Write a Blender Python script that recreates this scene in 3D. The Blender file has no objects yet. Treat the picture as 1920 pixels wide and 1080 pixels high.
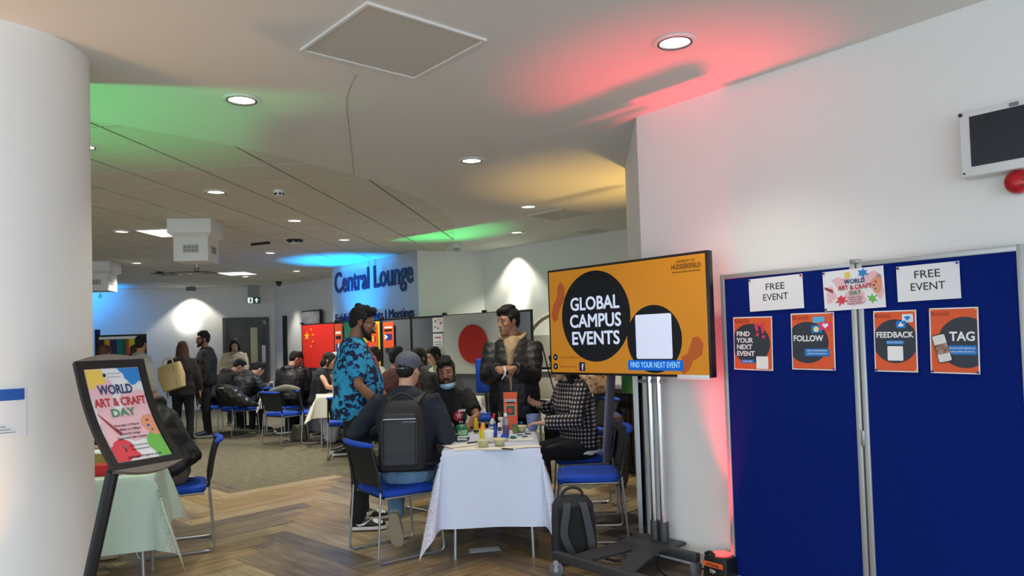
import bpy, bmesh, math, random
from mathutils import Vector, Matrix, noise
random.seed(7)
V = Vector
PI = math.pi
R = math.radians
SC = bpy.context.scene
COL = SC.collection

# ------------------------------------------------------------------ camera, sky, exposure
FPX, PPX, PPY, HC = 1360.0, 960.0, 593.0, 1.45
_p = math.atan(43 / FPX); _r = 0.031
_F = V((0, math.cos(_p), math.sin(_p))); _U = V((0, -math.sin(_p), math.cos(_p))); _R = V((1, 0, 0))
_X = _R * math.cos(_r) - _U * math.sin(_r); _Y = _U * math.cos(_r) + _R * math.sin(_r)
cam = bpy.data.cameras.new('camera'); cam.sensor_width = 36; cam.lens = FPX / 1920 * 36
cam.shift_y = (PPY - 540) / 1920; cam.clip_start = 0.05; cam.clip_end = 200
camo = bpy.data.objects.new('camera', cam); COL.objects.link(camo)
m = Matrix.Identity(4)
for i in range(3):
    m[i][0] = _X[i]; m[i][1] = _Y[i]; m[i][2] = -_F[i]
m[2][3] = HC
camo.matrix_world = m
SC.camera = camo

w = bpy.data.worlds.new('sky'); SC.world = w; w.use_nodes = True
wn_ = w.node_tree.nodes; bgn = wn_['Background']
bgn.inputs[0].default_value = (0.75, 0.88, 1.0, 1); bgn.inputs[1].default_value = 2.6
SC.view_settings.view_transform = 'Standard'; SC.view_settings.look = 'None'
SC.view_settings.gamma = 1; SC.view_settings.use_curve_mapping = False
SC.view_settings.exposure = 0.0

def lamp(kind, loc, power, color=(1, 1, 1), target=None, size=0.1, angle=60, blend=0.5, name='lamp'):
    l = bpy.data.lights.new(name, kind); l.energy = power; l.color = color
    if kind == 'SPOT':
        l.spot_size = R(angle); l.spot_blend = blend; l.shadow_soft_size = size
    elif kind == 'POINT':
        l.shadow_soft_size = size
    o = bpy.data.objects.new(name, l); COL.objects.link(o); o.location = loc
    d = (V(target) - V(loc)) if target is not None else V((0, 0, -1))
    o.rotation_euler = d.to_track_quat('-Z', 'Y').to_euler()
    return o
WARM = (1.0, 0.92, 0.78)

def ray(x, y):
    return _F + _X * ((x - PPX) / FPX) - _Y * ((y - PPY) / FPX)
def at(x, y, d):
    r = ray(x, y); return V((0, 0, HC)) + r * (d / r.y)
def atz(x, y, z=0.0):
    r = ray(x, y); return V((0, 0, HC)) + r * ((z - HC) / r.z)

# ------------------------------------------------------------------ materials
def lin(c):
    out = []
    for v in c[:3]:
        v = v / 255.0
        out.append(v / 12.92 if v <= 0.04045 else ((v + 0.055) / 1.055) ** 2.4)
    return (*out, 1.0)
MATS = {}
def mat(name, rgb, rough=0.6, metal=0.0, emit=0.0, var=0.0, scale=8.0, bump=0.0, bscale=60.0, alpha=1.0, coat=0.0, spec=None, trans=0.0, stretch=None):
    if name in MATS: return MATS[name]
    mt = bpy.data.materials.new(name); mt.use_nodes = True
    nt = mt.node_tree; b = nt.nodes['Principled BSDF']
    b.inputs['Base Color'].default_value = lin(rgb); b.inputs['Roughness'].default_value = rough
    b.inputs['Metallic'].default_value = metal
    if coat: b.inputs['Coat Weight'].default_value = coat
    if spec is not None: b.inputs['Specular IOR Level'].default_value = spec
    if trans: b.inputs['Transmission Weight'].default_value = trans
    if alpha < 1: b.inputs['Alpha'].default_value = alpha
    if emit:
        b.inputs['Emission Color'].default_value = lin(rgb); b.inputs['Emission Strength'].default_value = emit
    if var or bump:
        tc = nt.nodes.new('ShaderNodeTexCoord'); mp = nt.nodes.new('ShaderNodeMapping')
        nt.links.new(tc.outputs['Object'], mp.inputs[0])
        if stretch: mp.inputs['Scale'].default_value = stretch
    if var:
        nz = nt.nodes.new('ShaderNodeTexNoise'); nz.inputs['Scale'].default_value = scale; nz.inputs['Detail'].default_value = 5
        nt.links.new(mp.outputs[0], nz.inputs['Vector'])
        rp = nt.nodes.new('ShaderNodeValToRGB'); c = lin(rgb)
        rp.color_ramp.elements[0].position = 0.3; rp.color_ramp.elements[1].position = 0.7
        rp.color_ramp.elements[0].color = (*[v * (1 - var) for v in c[:3]], 1)
        rp.color_ramp.elements[1].color = (*[min(1, v * (1 + var)) for v in c[:3]], 1)
        nt.links.new(nz.outputs['Fac'], rp.inputs[0]); nt.links.new(rp.outputs[0], b.inputs['Base Color'])
    if bump:
        n2 = nt.nodes.new('ShaderNodeTexNoise'); n2.inputs['Scale'].default_value = bscale; n2.inputs['Detail'].default_value = 4
        bp = nt.nodes.new('ShaderNodeBump'); bp.inputs['Strength'].default_value = bump; bp.inputs['Distance'].default_value = 0.01
        nt.links.new(mp.outputs[0], n2.inputs['Vector']); nt.links.new(n2.outputs['Fac'], bp.inputs['Height']); nt.links.new(bp.outputs[0], b.inputs['Normal'])
    MATS[name] = mt
    return mt
def cloth(name, rgb, var=0.15): return mat(name, rgb, 0.85, var=var, scale=14, bump=0.35, bscale=90)
def ink(rgb): return mat('ink_%d_%d_%d' % rgb, rgb, 0.55)

WALL = mat('white_wall_paint', (236, 235, 232), 0.75, bump=0.05, bscale=120)
CEIL = mat('white_ceiling_paint', (230, 228, 224), 0.85, bump=0.04, bscale=90)
TILE = mat('ceiling_tile_mineral', (220, 216, 204), 0.9, var=0.03, scale=30, bump=0.15, bscale=260)
GRID = mat('ceiling_grid_metal', (92, 88, 78), 0.6)
CHROME = mat('chrome', (215, 218, 222), 0.18, 1.0)
SILVER = mat('silver_painted_steel', (172, 174, 178), 0.35, 0.8)
ALU = mat('brushed_aluminium', (188, 192, 194), 0.42, 0.55)
BLACKP = mat('black_plastic', (22, 22, 24), 0.45)
MESHB = mat('black_chair_mesh', (30, 30, 30), 0.8, bump=0.6, bscale=400)
BLUEF = mat('blue_chair_fabric', (12, 72, 190), 0.8, var=0.12, scale=60, bump=0.3, bscale=300)
DKGREY = mat('charcoal_painted_steel', (58, 60, 64), 0.45, 0.2)
WHITEP = mat('white_plastic', (225, 226, 226), 0.4)
PAPER = mat('white_paper', (232, 232, 236), 0.7)
NAVY = mat('navy_felt', (9, 33, 112), 0.95, spec=0.1, var=0.12, scale=90, bump=0.3, bscale=350)
LENS = mat('lit_lamp_lens', (255, 246, 222), 0.3, emit=5.0)
PANELG = mat('grey_felt_panel', (86, 93, 102), 0.95, var=0.06, scale=60, bump=0.2, bscale=300)
GLASSD = mat('dark_glass', (14, 16, 20), 0.08)

def wood(name, c1, c2):
    mt = bpy.data.materials.new(name); mt.use_nodes = True; nt = mt.node_tree; b = nt.nodes['Principled BSDF']
    tc = nt.nodes.new('ShaderNodeTexCoord'); mp = nt.nodes.new('ShaderNodeMapping'); mp.inputs['Scale'].default_value = (0.9, 9, 1)
    oi = nt.nodes.new('ShaderNodeObjectInfo'); ad = nt.nodes.new('ShaderNodeVectorMath'); ad.operation = 'ADD'
    sc_ = nt.nodes.new('ShaderNodeVectorMath'); sc_.operation = 'SCALE'; sc_.inputs['Scale'].default_value = 1.0
    nt.links.new(tc.outputs['Object'], mp.inputs[0]); nt.links.new(mp.outputs[0], ad.inputs[0])
    cm = nt.nodes.new('ShaderNodeCombineXYZ'); mu = nt.nodes.new('ShaderNodeMath'); mu.operation = 'MULTIPLY'; mu.inputs[1].default_value = 57
    nt.links.new(oi.outputs['Random'], mu.inputs[0]); nt.links.new(mu.outputs[0], cm.inputs[0]); nt.links.new(mu.outputs[0], cm.inputs[1])
    nt.links.new(cm.outputs[0], ad.inputs[1])
    nz = nt.nodes.new('ShaderNodeTexNoise'); nz.inputs['Scale'].default_value = 3; nz.inputs['Detail'].default_value = 8; nz.inputs['Distortion'].default_value = 0.6
    nt.links.new(ad.outputs[0], nz.inputs['Vector'])
    rp = nt.nodes.new('ShaderNodeValToRGB'); rp.color_ramp.elements[0].color = lin(c1); rp.color_ramp.elements[1].color = lin(c2)
    rp.color_ramp.elements[0].position = 0.32; rp.color_ramp.elements[1].position = 0.68
    nt.links.new(nz.outputs['Fac'], rp.inputs[0]); nt.links.new(rp.outputs[0], b.inputs['Base Color'])
    b.inputs['Roughness'].default_value = 0.36
    bp = nt.nodes.new('ShaderNodeBump'); bp.inputs['Strength'].default_value = 0.08; nt.links.new(nz.outputs['Fac'], bp.inputs['Height']); nt.links.new(bp.outputs[0], b.inputs['Normal'])
    MATS[name] = mt
    return mt
WOODS = [wood('golden_oak_plank', (122, 100, 68), (168, 145, 104)), wood('pale_oak_plank', (138, 121, 92), (176, 158, 124)),
         wood('grey_brown_oak_plank', (100, 86, 72), (150, 132, 110)), wood('smoky_oak_plank', (84, 74, 66), (126, 114, 100)),
         wood('brown_oak_plank', (128, 104, 76), (176, 150, 114))]
DARKWOOD = wood('dark_wood', (38, 34, 32), (66, 60, 56))

def pattern_mat(name, kind):
    mt = bpy.data.materials.new(name); mt.use_nodes = True; nt = mt.node_tree; N = nt.nodes; L = nt.links; b = N['Principled BSDF']
    b.inputs['Roughness'].default_value = 0.85
    tc = N.new('ShaderNodeTexCoord')
    def ramp(src, stops, interp='LINEAR'):
        rp = N.new('ShaderNodeValToRGB'); cr = rp.color_ramp; cr.interpolation = interp
        while len(cr.elements) < len(stops): cr.elements.new(0.5)
        for e, (p, c) in zip(cr.elements, stops): e.position = p; e.color = lin(c)
        L.new(src, rp.inputs[0]); return rp.outputs[0]
    if kind == 'floral':
        nz = N.new('ShaderNodeTexNoise'); nz.inputs['Scale'].default_value = 11; nz.inputs['Detail'].default_value = 3; nz.inputs['Distortion'].default_value = 1.4
        vo = N.new('ShaderNodeTexVoronoi'); vo.inputs['Scale'].default_value = 42; vo.feature = 'SMOOTH_F1'
        L.new(tc.outputs['Object'], nz.inputs['Vector']); L.new(tc.outputs['Object'], vo.inputs['Vector'])
        mx = N.new('ShaderNodeMath'); mx.operation = 'MULTIPLY_ADD'; mx.inputs[1].default_value = -0.22
        L.new(vo.outputs['Distance'], mx.inputs[0]); L.new(nz.outputs['Fac'], mx.inputs[2])
        L.new(ramp(mx.outputs[0], [(0.0, (50, 160, 205)), (0.40, (42, 146, 196)), (0.425, (24, 84, 150)), (0.45, (14, 26, 62)), (0.6, (12, 18, 48))]), b.inputs['Base Color'])
    elif kind in ('plaid', 'tweed'):
        sx = N.new('ShaderNodeSeparateXYZ'); L.new(tc.outputs['Object'], sx.inputs[0])
        outs = []
        f, f2 = (190, 3.0) if kind == 'plaid' else (420, 2.0)
        ad = N.new('ShaderNodeMath'); ad.operation = 'MULTIPLY_ADD'; ad.inputs[1].default_value = 0.8; L.new(sx.outputs['Y'], ad.inputs[0]); L.new(sx.outputs['X'], ad.inputs[2])
        for o in (ad.outputs[0], sx.outputs['Z']):
            mu = N.new('ShaderNodeMath'); mu.operation = 'MULTIPLY'; mu.inputs[1].default_value = f; L.new(o, mu.inputs[0])
            sn = N.new('ShaderNodeMath'); sn.operation = 'SINE'; L.new(mu.outputs[0], sn.inputs[0]); outs.append(sn.outputs[0])
        a = N.new('ShaderNodeMath'); a.operation = 'ADD'; L.new(outs[0], a.inputs[0]); L.new(outs[1], a.inputs[1])
        mp = N.new('ShaderNodeMapRange'); mp.inputs[1].default_value = -2; mp.inputs[2].default_value = 2; L.new(a.outputs[0], mp.inputs[0])
        st = [(0, (18, 16, 20)), (0.45, (26, 24, 28)), (0.55, (96, 86, 90)), (0.8, (110, 98, 100)), (0.86, (205, 196, 196))] if kind == 'plaid' else [(0, (44, 34, 32)), (0.5, (72, 56, 50)), (0.9, (112, 92, 82))]
        L.new(ramp(mp.outputs[0], st), b.inputs['Base Color'])
    elif kind == 'confetti':
        uv = tc.outputs['UV']
        vo = N.new('ShaderNodeTexVoronoi'); vo.inputs['Scale'].default_value = 105; L.new(uv, vo.inputs['Vector'])
        sx = N.new('ShaderNodeSeparateXYZ'); L.new(uv, sx.inputs[0])
        # uv is metres from the cloth centre scaled 1; the print thickens towards the hem (attribute 'hem')
        at_ = N.new('ShaderNodeAttribute'); at_.attribute_name = 'hem'
        th = N.new('ShaderNodeMath'); th.operation = 'MULTIPLY'; th.inputs[1].default_value = 0.42; L.new(at_.outputs['Fac'], th.inputs[0])
        lt = N.new('ShaderNodeMath'); lt.operation = 'LESS_THAN'; L.new(vo.outputs['Distance'], lt.inputs[0]); L.new(th.outputs[0], lt.inputs[1])
        mx = N.new('ShaderNodeMix'); mx.data_type = 'RGBA'; L.new(lt.outputs[0], mx.inputs[0])
        mx.inputs[6].default_value = lin(TINT[name]); 
        c2 = ramp(vo.outputs['Color'], [(0.0, (214, 120, 118)), (0.5, (222, 150, 138)), (0.8, (130, 130, 148))])
        L.new(c2, mx.inputs[7]); L.new(mx.outputs[2], b.inputs['Base Color'])
        b.inputs['Roughness'].default_value = 0.55
    elif kind == 'flowers':
        vo = N.new('ShaderNodeTexVoronoi'); vo.inputs['Scale'].default_value = 26; L.new(tc.outputs['Object'], vo.inputs['Vector'])
        L.new(ramp(vo.outputs['Distance'], [(0.0, (94, 70, 60)), (0.25, (150, 90, 70)), (0.4, (206, 170, 140)), (0.7, (222, 205, 180))]), b.inputs['Base Color'])
    elif kind == 'carpet':
        mp = N.new('ShaderNodeMapping'); mp.inputs['Rotation'].default_value = (0, 0, R(-6)); mp.inputs['Scale'].default_value = (5, 26, 1)
        L.new(tc.outputs['Object'], mp.inputs[0])
        nz = N.new('ShaderNodeTexNoise'); nz.inputs['Scale'].default_value = 2.2; nz.inputs['Detail'].default_value = 7; L.new(mp.outputs[0], nz.inputs['Vector'])
        L.new(ramp(nz.outputs['Fac'], [(0.3, (66, 63, 50)), (0.5, (94, 90, 72)), (0.7, (118, 113, 92))]), b.inputs['Base Color'])
        b.inputs['Roughness'].default_value = 0.9
        bp = N.new('ShaderNodeBump'); bp.inputs['Strength'].default_value = 0.3; L.new(nz.outputs['Fac'], bp.inputs['Height']); L.new(bp.outputs[0], b.inputs['Normal'])
    MATS[name] = mt
    return mt
TINT = {'white_confetti_cloth': (206, 216, 238), 'mint_confetti_cloth': (196, 218, 205)}
FLORAL = pattern_mat('blue_floral_shirt', 'floral'); PLAID = pattern_mat('black_white_check_shirt', 'plaid'); TWEED = pattern_mat('brown_check_wool', 'tweed')
CLOTHW = pattern_mat('white_confetti_cloth', 'confetti'); CLOTHM = pattern_mat('mint_confetti_cloth', 'confetti')
FLOWERS = pattern_mat('floral_print', 'flowers'); CARPET = pattern_mat('beige_woven_carpet', 'carpet')
def quilt(name, rgb, scale=5.0):
    mt = mat(name, rgb, 0.55, var=0.2, scale=10); nt = mt.node_tree; b = nt.nodes['Principled BSDF']; tc = nt.nodes['Texture Coordinate']
    wv_ = nt.nodes.new('ShaderNodeTexWave'); wv_.bands_direction = 'Z'; wv_.wave_profile = 'SIN'; wv_.inputs['Scale'].default_value = scale; wv_.inputs['Distortion'].default_value = 1.2; wv_.inputs['Detail Scale'].default_value = 2
    bp = nt.nodes.new('ShaderNodeBump'); bp.inputs['Strength'].default_value = 0.4; bp.inputs['Distance'].default_value = 0.006
    nt.links.new(tc.outputs['Object'], wv_.inputs['Vector']); nt.links.new(wv_.outputs['Fac'], bp.inputs['Height']); nt.links.new(bp.outputs[0], b.inputs['Normal'])
    return mt
def skin(n, rgb): return mat('skin_' + n, rgb, 0.55, var=0.06, scale=20, bump=0.06, bscale=200)
SK = {'tan': skin('tan', (176, 124, 96)), 'brown': skin('brown', (146, 100, 76)), 'fair': skin('fair', (206, 160, 134)), 'light': skin('light', (192, 148, 122))}
HAIRB = mat('black_hair', (14, 11, 11), 0.8, var=0.3, scale=30, bump=0.5, bscale=120, stretch=(1, 1, 0.25))
HAIRBR = mat('dark_brown_hair', (74, 42, 28), 0.75, var=0.35, scale=24, bump=0.5, bscale=110, stretch=(1, 1, 0.2))
EYEW = mat('eye_white', (165, 152, 145), 0.3); LIP = mat('lips', (128, 72, 66), 0.5)

# ------------------------------------------------------------------ object helpers
def tag(o, label=None, cat=None, group=None, kind=None):
    if label: o['label'] = label
    if cat: o['category'] = cat
    if group: o['group'] = group
    if kind: o['kind'] = kind
    return o
def empty(name, loc=(0, 0, 0), rz=0.0, label=None, cat=None, group=None):
    o = bpy.data.objects.new(name, None); COL.objects.link(o); o.location = loc; o.rotation_euler = (0, 0, rz); o.empty_display_size = 0.1
    return tag(o, label, cat, group)
def finish(bm, name, material, parent=None, smooth=True, loc=None, rot=None, angle=40):
    me = bpy.data.meshes.new(name)
    bmesh.ops.recalc_face_normals(bm, faces=bm.faces)
    bm.to_mesh(me); bm.free()
    if smooth:
        for p in me.polygons: p.use_smooth = True
        try: me.set_sharp_from_angle(angle=R(angle))
        except Exception: pass
    for mm in (material if isinstance(material, (list, tuple)) else [material]): me.materials.append(mm)
    o = bpy.data.objects.new(name, me); COL.objects.link(o)
    if parent is not None: o.parent = parent
    if loc is not None: o.location = loc
    if rot is not None: o.rotation_euler = rot
    return o
def B(): return bmesh.new()
def box(bm, c, s, rz=0.0, rx=0.0, ry=0.0, bev=0.0, mi=0, taper=1.0):
    r = bmesh.ops.create_cube(bm, size=1.0)
    vs = r['verts']
    for v in vs:
        k = taper if v.co.z > 0 else 1.0
        v.co = V((v.co.x * s[0] * k, v.co.y * s[1] * k, v.co.z * s[2]))
    fs = list({f for v in vs for f in v.link_faces})
    if bev:
        es = list({e for v in vs for e in v.link_edges})
        rr = bmesh.ops.bevel(bm, geom=es, offset=bev, segments=2, affect='EDGES', profile=0.5)
        fs = list({f for v in vs if v.is_valid for f in v.link_faces} | set(rr['faces'])); vs = list({v for f in fs for v in f.verts})
    M = Matrix.Translation(V(c)) @ Matrix.Rotation(rz, 4, 'Z') @ Matrix.Rotation(ry, 4, 'Y') @ Matrix.Rotation(rx, 4, 'X')
    for v in vs: v.co = M @ v.co
    for f in fs: f.material_index = mi
    return vs
def ring_loft(bm, rings, close=True, capa=True, capb=True, mi=0):
    prev = None; first = None
    for rg in rings:
        vs = [bm.verts.new(p) for p in rg]
        if prev:
            n = len(vs)
            for i in range(n if close else n - 1):
                f = bm.faces.new((prev[i], prev[(i + 1) % n], vs[(i + 1) % n], vs[i])); f.material_index = mi
        else: first = vs
        prev = vs
    if capa and close: bm.faces.new(list(reversed(first))).material_index = mi
    if capb and close: bm.faces.new(prev).material_index = mi
def frame_of(d, up=V((0, 0, 1))):
    d = d.normalized()
    if abs(d.dot(up)) > 0.97: up = V((0, 1, 0))
    a = d.cross(up).normalized(); return a, a.cross(d).normalized()
def catm(pts, k=4):
    P = [V(p) for p in pts]; out = []
    for i in range(len(P) - 1):
        p0 = P[max(i - 1, 0)]; p1 = P[i]; p2 = P[i + 1]; p3 = P[min(i + 2, len(P) - 1)]
        for j in range(k):
            t = j / k
            out.append(0.5 * ((2 * p1) + (p2 - p0) * t + (2 * p0 - 5 * p1 + 4 * p2 - p3) * t * t + (3 * p1 - p0 - 3 * p2 + p3) * t ** 3))
    out.append(P[-1]); return out
def lerpl(vals, k):
    out = []
    for i in range(len(vals) - 1):
        for j in range(k): out.append(vals[i] + (vals[i + 1] - vals[i]) * j / k)
    out.append(vals[-1]); return out
def tube(bm, pts, r, n=8, k=1, smooth=False, round_=False, flat=1.0, up=V((0, 0, 1)), mi=0):
    rad = r if isinstance(r, (list, tuple)) else [r] * len(pts)
    P = [V(p) for p in pts]
    if smooth: P = catm(pts, k); rad = lerpl(rad, k)
    if round_:
        d0 = (P[0] - P[1]).normalized(); d1 = (P[-1] - P[-2]).normalized(); a, b = P[0], P[-1]; ra, rb = rad[0], rad[-1]
        P = [a + d0 * ra * 0.95, a + d0 * ra * 0.6] + P + [b + d1 * rb * 0.6, b + d1 * rb * 0.95]
        rad = [ra * 0.3, ra * 0.8] + rad + [rb * 0.8, rb * 0.3]
    rings = []; a = None
    for i, p in enumerate(P):
        d = (P[min(i + 1, len(P) - 1)] - P[max(i - 1, 0)]).normalized()
        if a is None: a, b = frame_of(d, up)
        else:
            a = (a - d * a.dot(d)).normalized(); b = a.cross(d).normalized()
        rings.append([p + (a * math.cos(t) + b * (math.sin(t) * flat)) * rad[i] for t in [2 * PI * j / n for j in range(n)]])
    ring_loft(bm, rings, mi=mi)
def fillet(pts, r=0.03, k=4):
    P = [V(p) for p in pts]; out = [P[0]]
    for i in range(1, len(P) - 1):
        a = P[i] + (P[i - 1] - P[i]).normalized() * min(r, (P[i - 1] - P[i]).length * 0.45)
        b = P[i] + (P[i + 1] - P[i]).normalized() * min(r, (P[i + 1] - P[i]).length * 0.45)
        for j in range(k + 1):
            t = j / k; out.append(a * (1 - t) ** 2 + P[i] * (2 * t * (1 - t)) + b * t * t)
    out.append(P[-1]); return out
def lathe(bm, prof, c=(0, 0, 0), n=20, mi=0, ann=False):
    c = V(c)
    if ann: prof = list(prof) + [prof[0]]
    rings = [[c + V((math.cos(t) * r, math.sin(t) * r, z)) for t in [2 * PI * j / n for j in range(n)]] for r, z in prof]
    ring_loft(bm, rings, mi=mi, capa=not ann, capb=not ann)
    if ann: bmesh.ops.remove_doubles(bm, verts=bm.verts, dist=1e-6)
def ell(bm, c, r, Rm=None, n=16, k=10):
    c = V(c); rings = []
    for i in range(k + 1):
        a = PI * (i + 0.12) / (k + 0.24)
        rg = []
        for j in range(n):
            t = 2 * PI * j / n
            p = V((math.sin(a) * math.cos(t) * r[0], math.sin(a) * math.sin(t) * r[1], math.cos(a) * r[2]))
            rg.append(c + (Rm @ p if Rm else p))
        rings.append(rg)
    ring_loft(bm, rings)
def eloft(bm, secs, n=18, e=2.0):
    """secs: (centre, half-axis vector a, half-axis vector b)"""
    def sg(x): return math.copysign(abs(x) ** (2.0 / e), x)
    ring_loft(bm, [[V(c) + V(a) * sg(math.cos(t)) + V(b) * sg(math.sin(t)) for t in [2 * PI * j / n for j in range(n)]] for c, a, b in secs])
def plate(bm, pts, y, th=0.002, mi=0):
    """flat outline in x,z at depth y (front faces -y), thickness th"""
    f = [bm.verts.new((p[0], y, p[1])) for p in pts]; g = [bm.verts.new((p[0], y + th, p[1])) for p in pts]; n = len(pts)
    bm.faces.new(f).material_index = mi; bm.faces.new(list(reversed(g))).material_index = mi
    for i in range(n): bm.faces.new((f[i], g[i], g[(i + 1) % n], f[(i + 1) % n])).material_index = mi
def rect(x0, z0, x1, z1): return [(x0, z0), (x1, z0), (x1, z1), (x0, z1)]
def rrect(x0, z0, x1, z1, r=0.01, k=4):
    out = []
    for cx, cz, a0 in ((x1 - r, z0 + r, -PI / 2), (x1 - r, z1 - r, 0), (x0 + r, z1 - r, PI / 2), (x0 + r, z0 + r, PI)):
        for j in range(k + 1):
            a = a0 + PI / 2 * j / k; out.append((cx + r * math.cos(a), cz + r * math.sin(a)))
    return out
def circ(cx, cz, rx, rz=None, n=40, clip=None):
    rz = rz or rx; pts = [(cx + rx * math.cos(2 * PI * j / n), cz + rz * math.sin(2 * PI * j / n)) for j in range(n)]
    if clip:
        x0, z0, x1, z1 = clip; pts = [(min(max(x, x0), x1), min(max(z, z0), z1)) for x, z in pts]
        o = []
        for p in pts:
            if not o or (abs(p[0] - o[-1][0]) + abs(p[1] - o[-1][1])) > 1e-5: o.append(p)
        if (abs(o[0][0] - o[-1][0]) + abs(o[0][1] - o[-1][1])) < 1e-5: o.pop()
        pts = o
    return pts
def star(cx, cz, r, k=5, inner=0.4, rot=PI / 2, jit=0.0):
    out = []
    for j in range(2 * k):
        q = r * (1 if j % 2 == 0 else inner) * (1 + (random.uniform(-jit, jit) if jit else 0)); a = rot + PI * j / k
        out.append((cx + q * math.cos(a), cz + q * math.sin(a)))
    return out
def blob(cx, cz, rx, rz, seed, n=28, amp=0.25, clip=None):
    out = []
    for j in range(n):
        a = 2 * PI * j / n; q = 1 + amp * noise.noise(V((math.cos(a) * 1.6 + seed, math.sin(a) * 1.6, seed * 0.7))) * 2
        x, z = cx + rx * q * math.cos(a), cz + rz * q * math.sin(a)
        if clip: x = min(max(x, clip[0]), clip[2]); z = min(max(z, clip[1]), clip[3])
        if not out or abs(x - out[-1][0]) + abs(z - out[-1][1]) > 1e-5: out.append((x, z))
    return out
def prnt(parent, name, pts, y, material, th=0.0008):
    b = B(); plate(b, pts, y, th); return finish(b, name, material, parent, smooth=False)
TEXTS = []
def text(parent, s, x, z, h, y, material, bold=0.0, align='CENTER', name='lettering', ext=0.0004, w=None, tilt=0.0, shear=0.0):
    """text whose capital height is h, standing in the x,z plane; x,z = anchor at the baseline"""
    cu = bpy.data.curves.new(name, 'FONT'); cu.body = s; cu.size = h / 0.69; cu.align_x = align; cu.offset = 0.0; cu.extrude = ext
    cu.resolution_u = 3; cu.shear = shear
    o = bpy.data.objects.new(name, cu); COL.objects.link(o); o.data.materials.append(material)
    o.parent = parent; o.location = (x, y, z); o.rotation_euler = (PI / 2, tilt, 0)
    o['bold'] = bold * h; TEXTS.append((o, w)); return o

# ------------------------------------------------------------------ setting: shell
H = 2.92
def prism(name, pts, z0, z1, material, kind='structure', parent=None):
    b = B(); lo = [b.verts.new((p[0], p[1], z0)) for p in pts]; hi = [b.verts.new((p[0], p[1], z1)) for p in pts]; n = len(pts)
    b.faces.new(list(reversed(lo))); b.faces.new(hi)
    for i in range(n): b.faces.new((lo[i], lo[(i + 1) % n], hi[(i + 1) % n], hi[i]))
    o = finish(b, name, material, parent, smooth=False)
    if kind: o['kind'] = kind
    return o
def wallseg(name, a, b_, th=0.12, z1=H, material=WALL, side=1):
    a = V((*a, 0)); b_ = V((*b_, 0)); d = (b_ - a).normalized(); n = V((-d.y, d.x, 0)) * th * side
    return prism(name, [(a.x, a.y), (b_.x, b_.y), ((b_ + n).x, (b_ + n).y), ((a + n).x, (a + n).y)], 0, z1, material)
WD = V((0.634, -0.7733, 0)); WN = V((-0.7733, -0.634, 0)); W0 = V((0.88, 4.85, 0)); WROT = math.atan2(WD.y, WD.x)
we = W0 + WD * 7.2
prism('wall_right', [(W0.x, W0.y), (we.x, we.y), (we.x + 1.2, we.y + 0.9), (7.5, 4.5), (7.5, 6.5), (1.03, 6.32)], 0, H, WALL)
wallseg('wall_alcove', (7.5, 6.5), (7.5, 12.0), side=1)
SA, SB = V((-3.41, 13.81, 0)), V((-1.49, 11.63, 0))
wallseg('wall_back', (-0.45, 12.03), (5.2, 6.40), side=1)
wallseg('wall_centre', (SB.x, SB.y), (-0.45, 12.03), side=1)
SIGNW = mat('sign_wall_paint', (206, 210, 220), 0.7, bump=0.04, bscale=100)
wallseg('wall_sign', (SA.x, SA.y), (SB.x, SB.y), th=0.5, side=1, material=SIGNW)
wallseg('wall_far_right', (-5.85, 17.85), (-2.4, 14.2), side=1)
wallseg('wall_far', (-12.5, 16.0), (-5.85, 17.85), side=1)
wallseg('wall_left', (-12.5, -1.8), (-12.5, 16.0), side=1)
# skirting board along the right wall
def skirt(name, a, b_, h=0.09, th=0.012, off=1):
    d = (b_ - a).normalized(); n = V((d.y, -d.x, 0)) * off
    prism(name, [((a).x, (a).y), ((b_).x, (b_).y), ((b_ + n * th).x, (b_ + n * th).y), ((a + n * th).x, (a + n * th).y)], 0.002, h, WHITEP)
skirt('baseboard_right', W0, we)
skirt('baseboard_back', V((-0.45, 12.03, 0)), V((5.2, 6.40, 0)))
skirt('baseboard_far', V((-12.4, 16.03, 0)), V((-5.85, 17.85, 0)))

# column
b = B(); lathe(b, [(0.42, 0.0), (0.42, H)], (-2.48, 3.45, 0), 64)
column = finish(b, 'pillar_left', WALL); column['kind'] = 'structure'

# ceiling: plasterboard with a round tiled inset
CC, CR = V((-6.68, 8.96)), 5.98
arc = []
for i in range(73):
    a = 2 * PI * i / 72
    rr = CR * (1.0 if math.cos(a) > -0.2 else 0.9)
    arc.append(V((CC.x + CR * math.cos(a), CC.y + (CR if math.sin(a) < 0 else 8.0) * math.sin(a))))
arc = arc[:-1]
outer = []
for p in arc:
    d = (p - CC); s = 1e9
    for lim, comp in ((7.5, 0), (-12.6, 0), (19.0, 1), (-1.8, 1)):
        k = (lim - CC[comp]) / d[comp] if abs(d[comp]) > 1e-6 else -1
        if k > 0: s = min(s, k)
    outer.append(CC + d * s)
b = B(); n = len(arc); lay = []
for zz in (H, H + 0.10):
    lay.append(([b.verts.new((p.x, p.y, zz)) for p in arc], [b.verts.new((p.x, p.y, zz)) for p in outer]))
for i in range(n):
    j = (i + 1) % n
    b.faces.new((lay[0][0][i], lay[0][0][j], lay[0][1][j], lay[0][1][i]))
    b.faces.new((lay[1][0][i], lay[1][1][i], lay[1][1][j], lay[1][0][j]))
    b.faces.new((lay[0][0][i], lay[1][0][i], lay[1][0][j], lay[0][0][j]))
    b.faces.new((lay[0][1][i], lay[0][1][j], lay[1][1][j], lay[1][1][i]))
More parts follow.
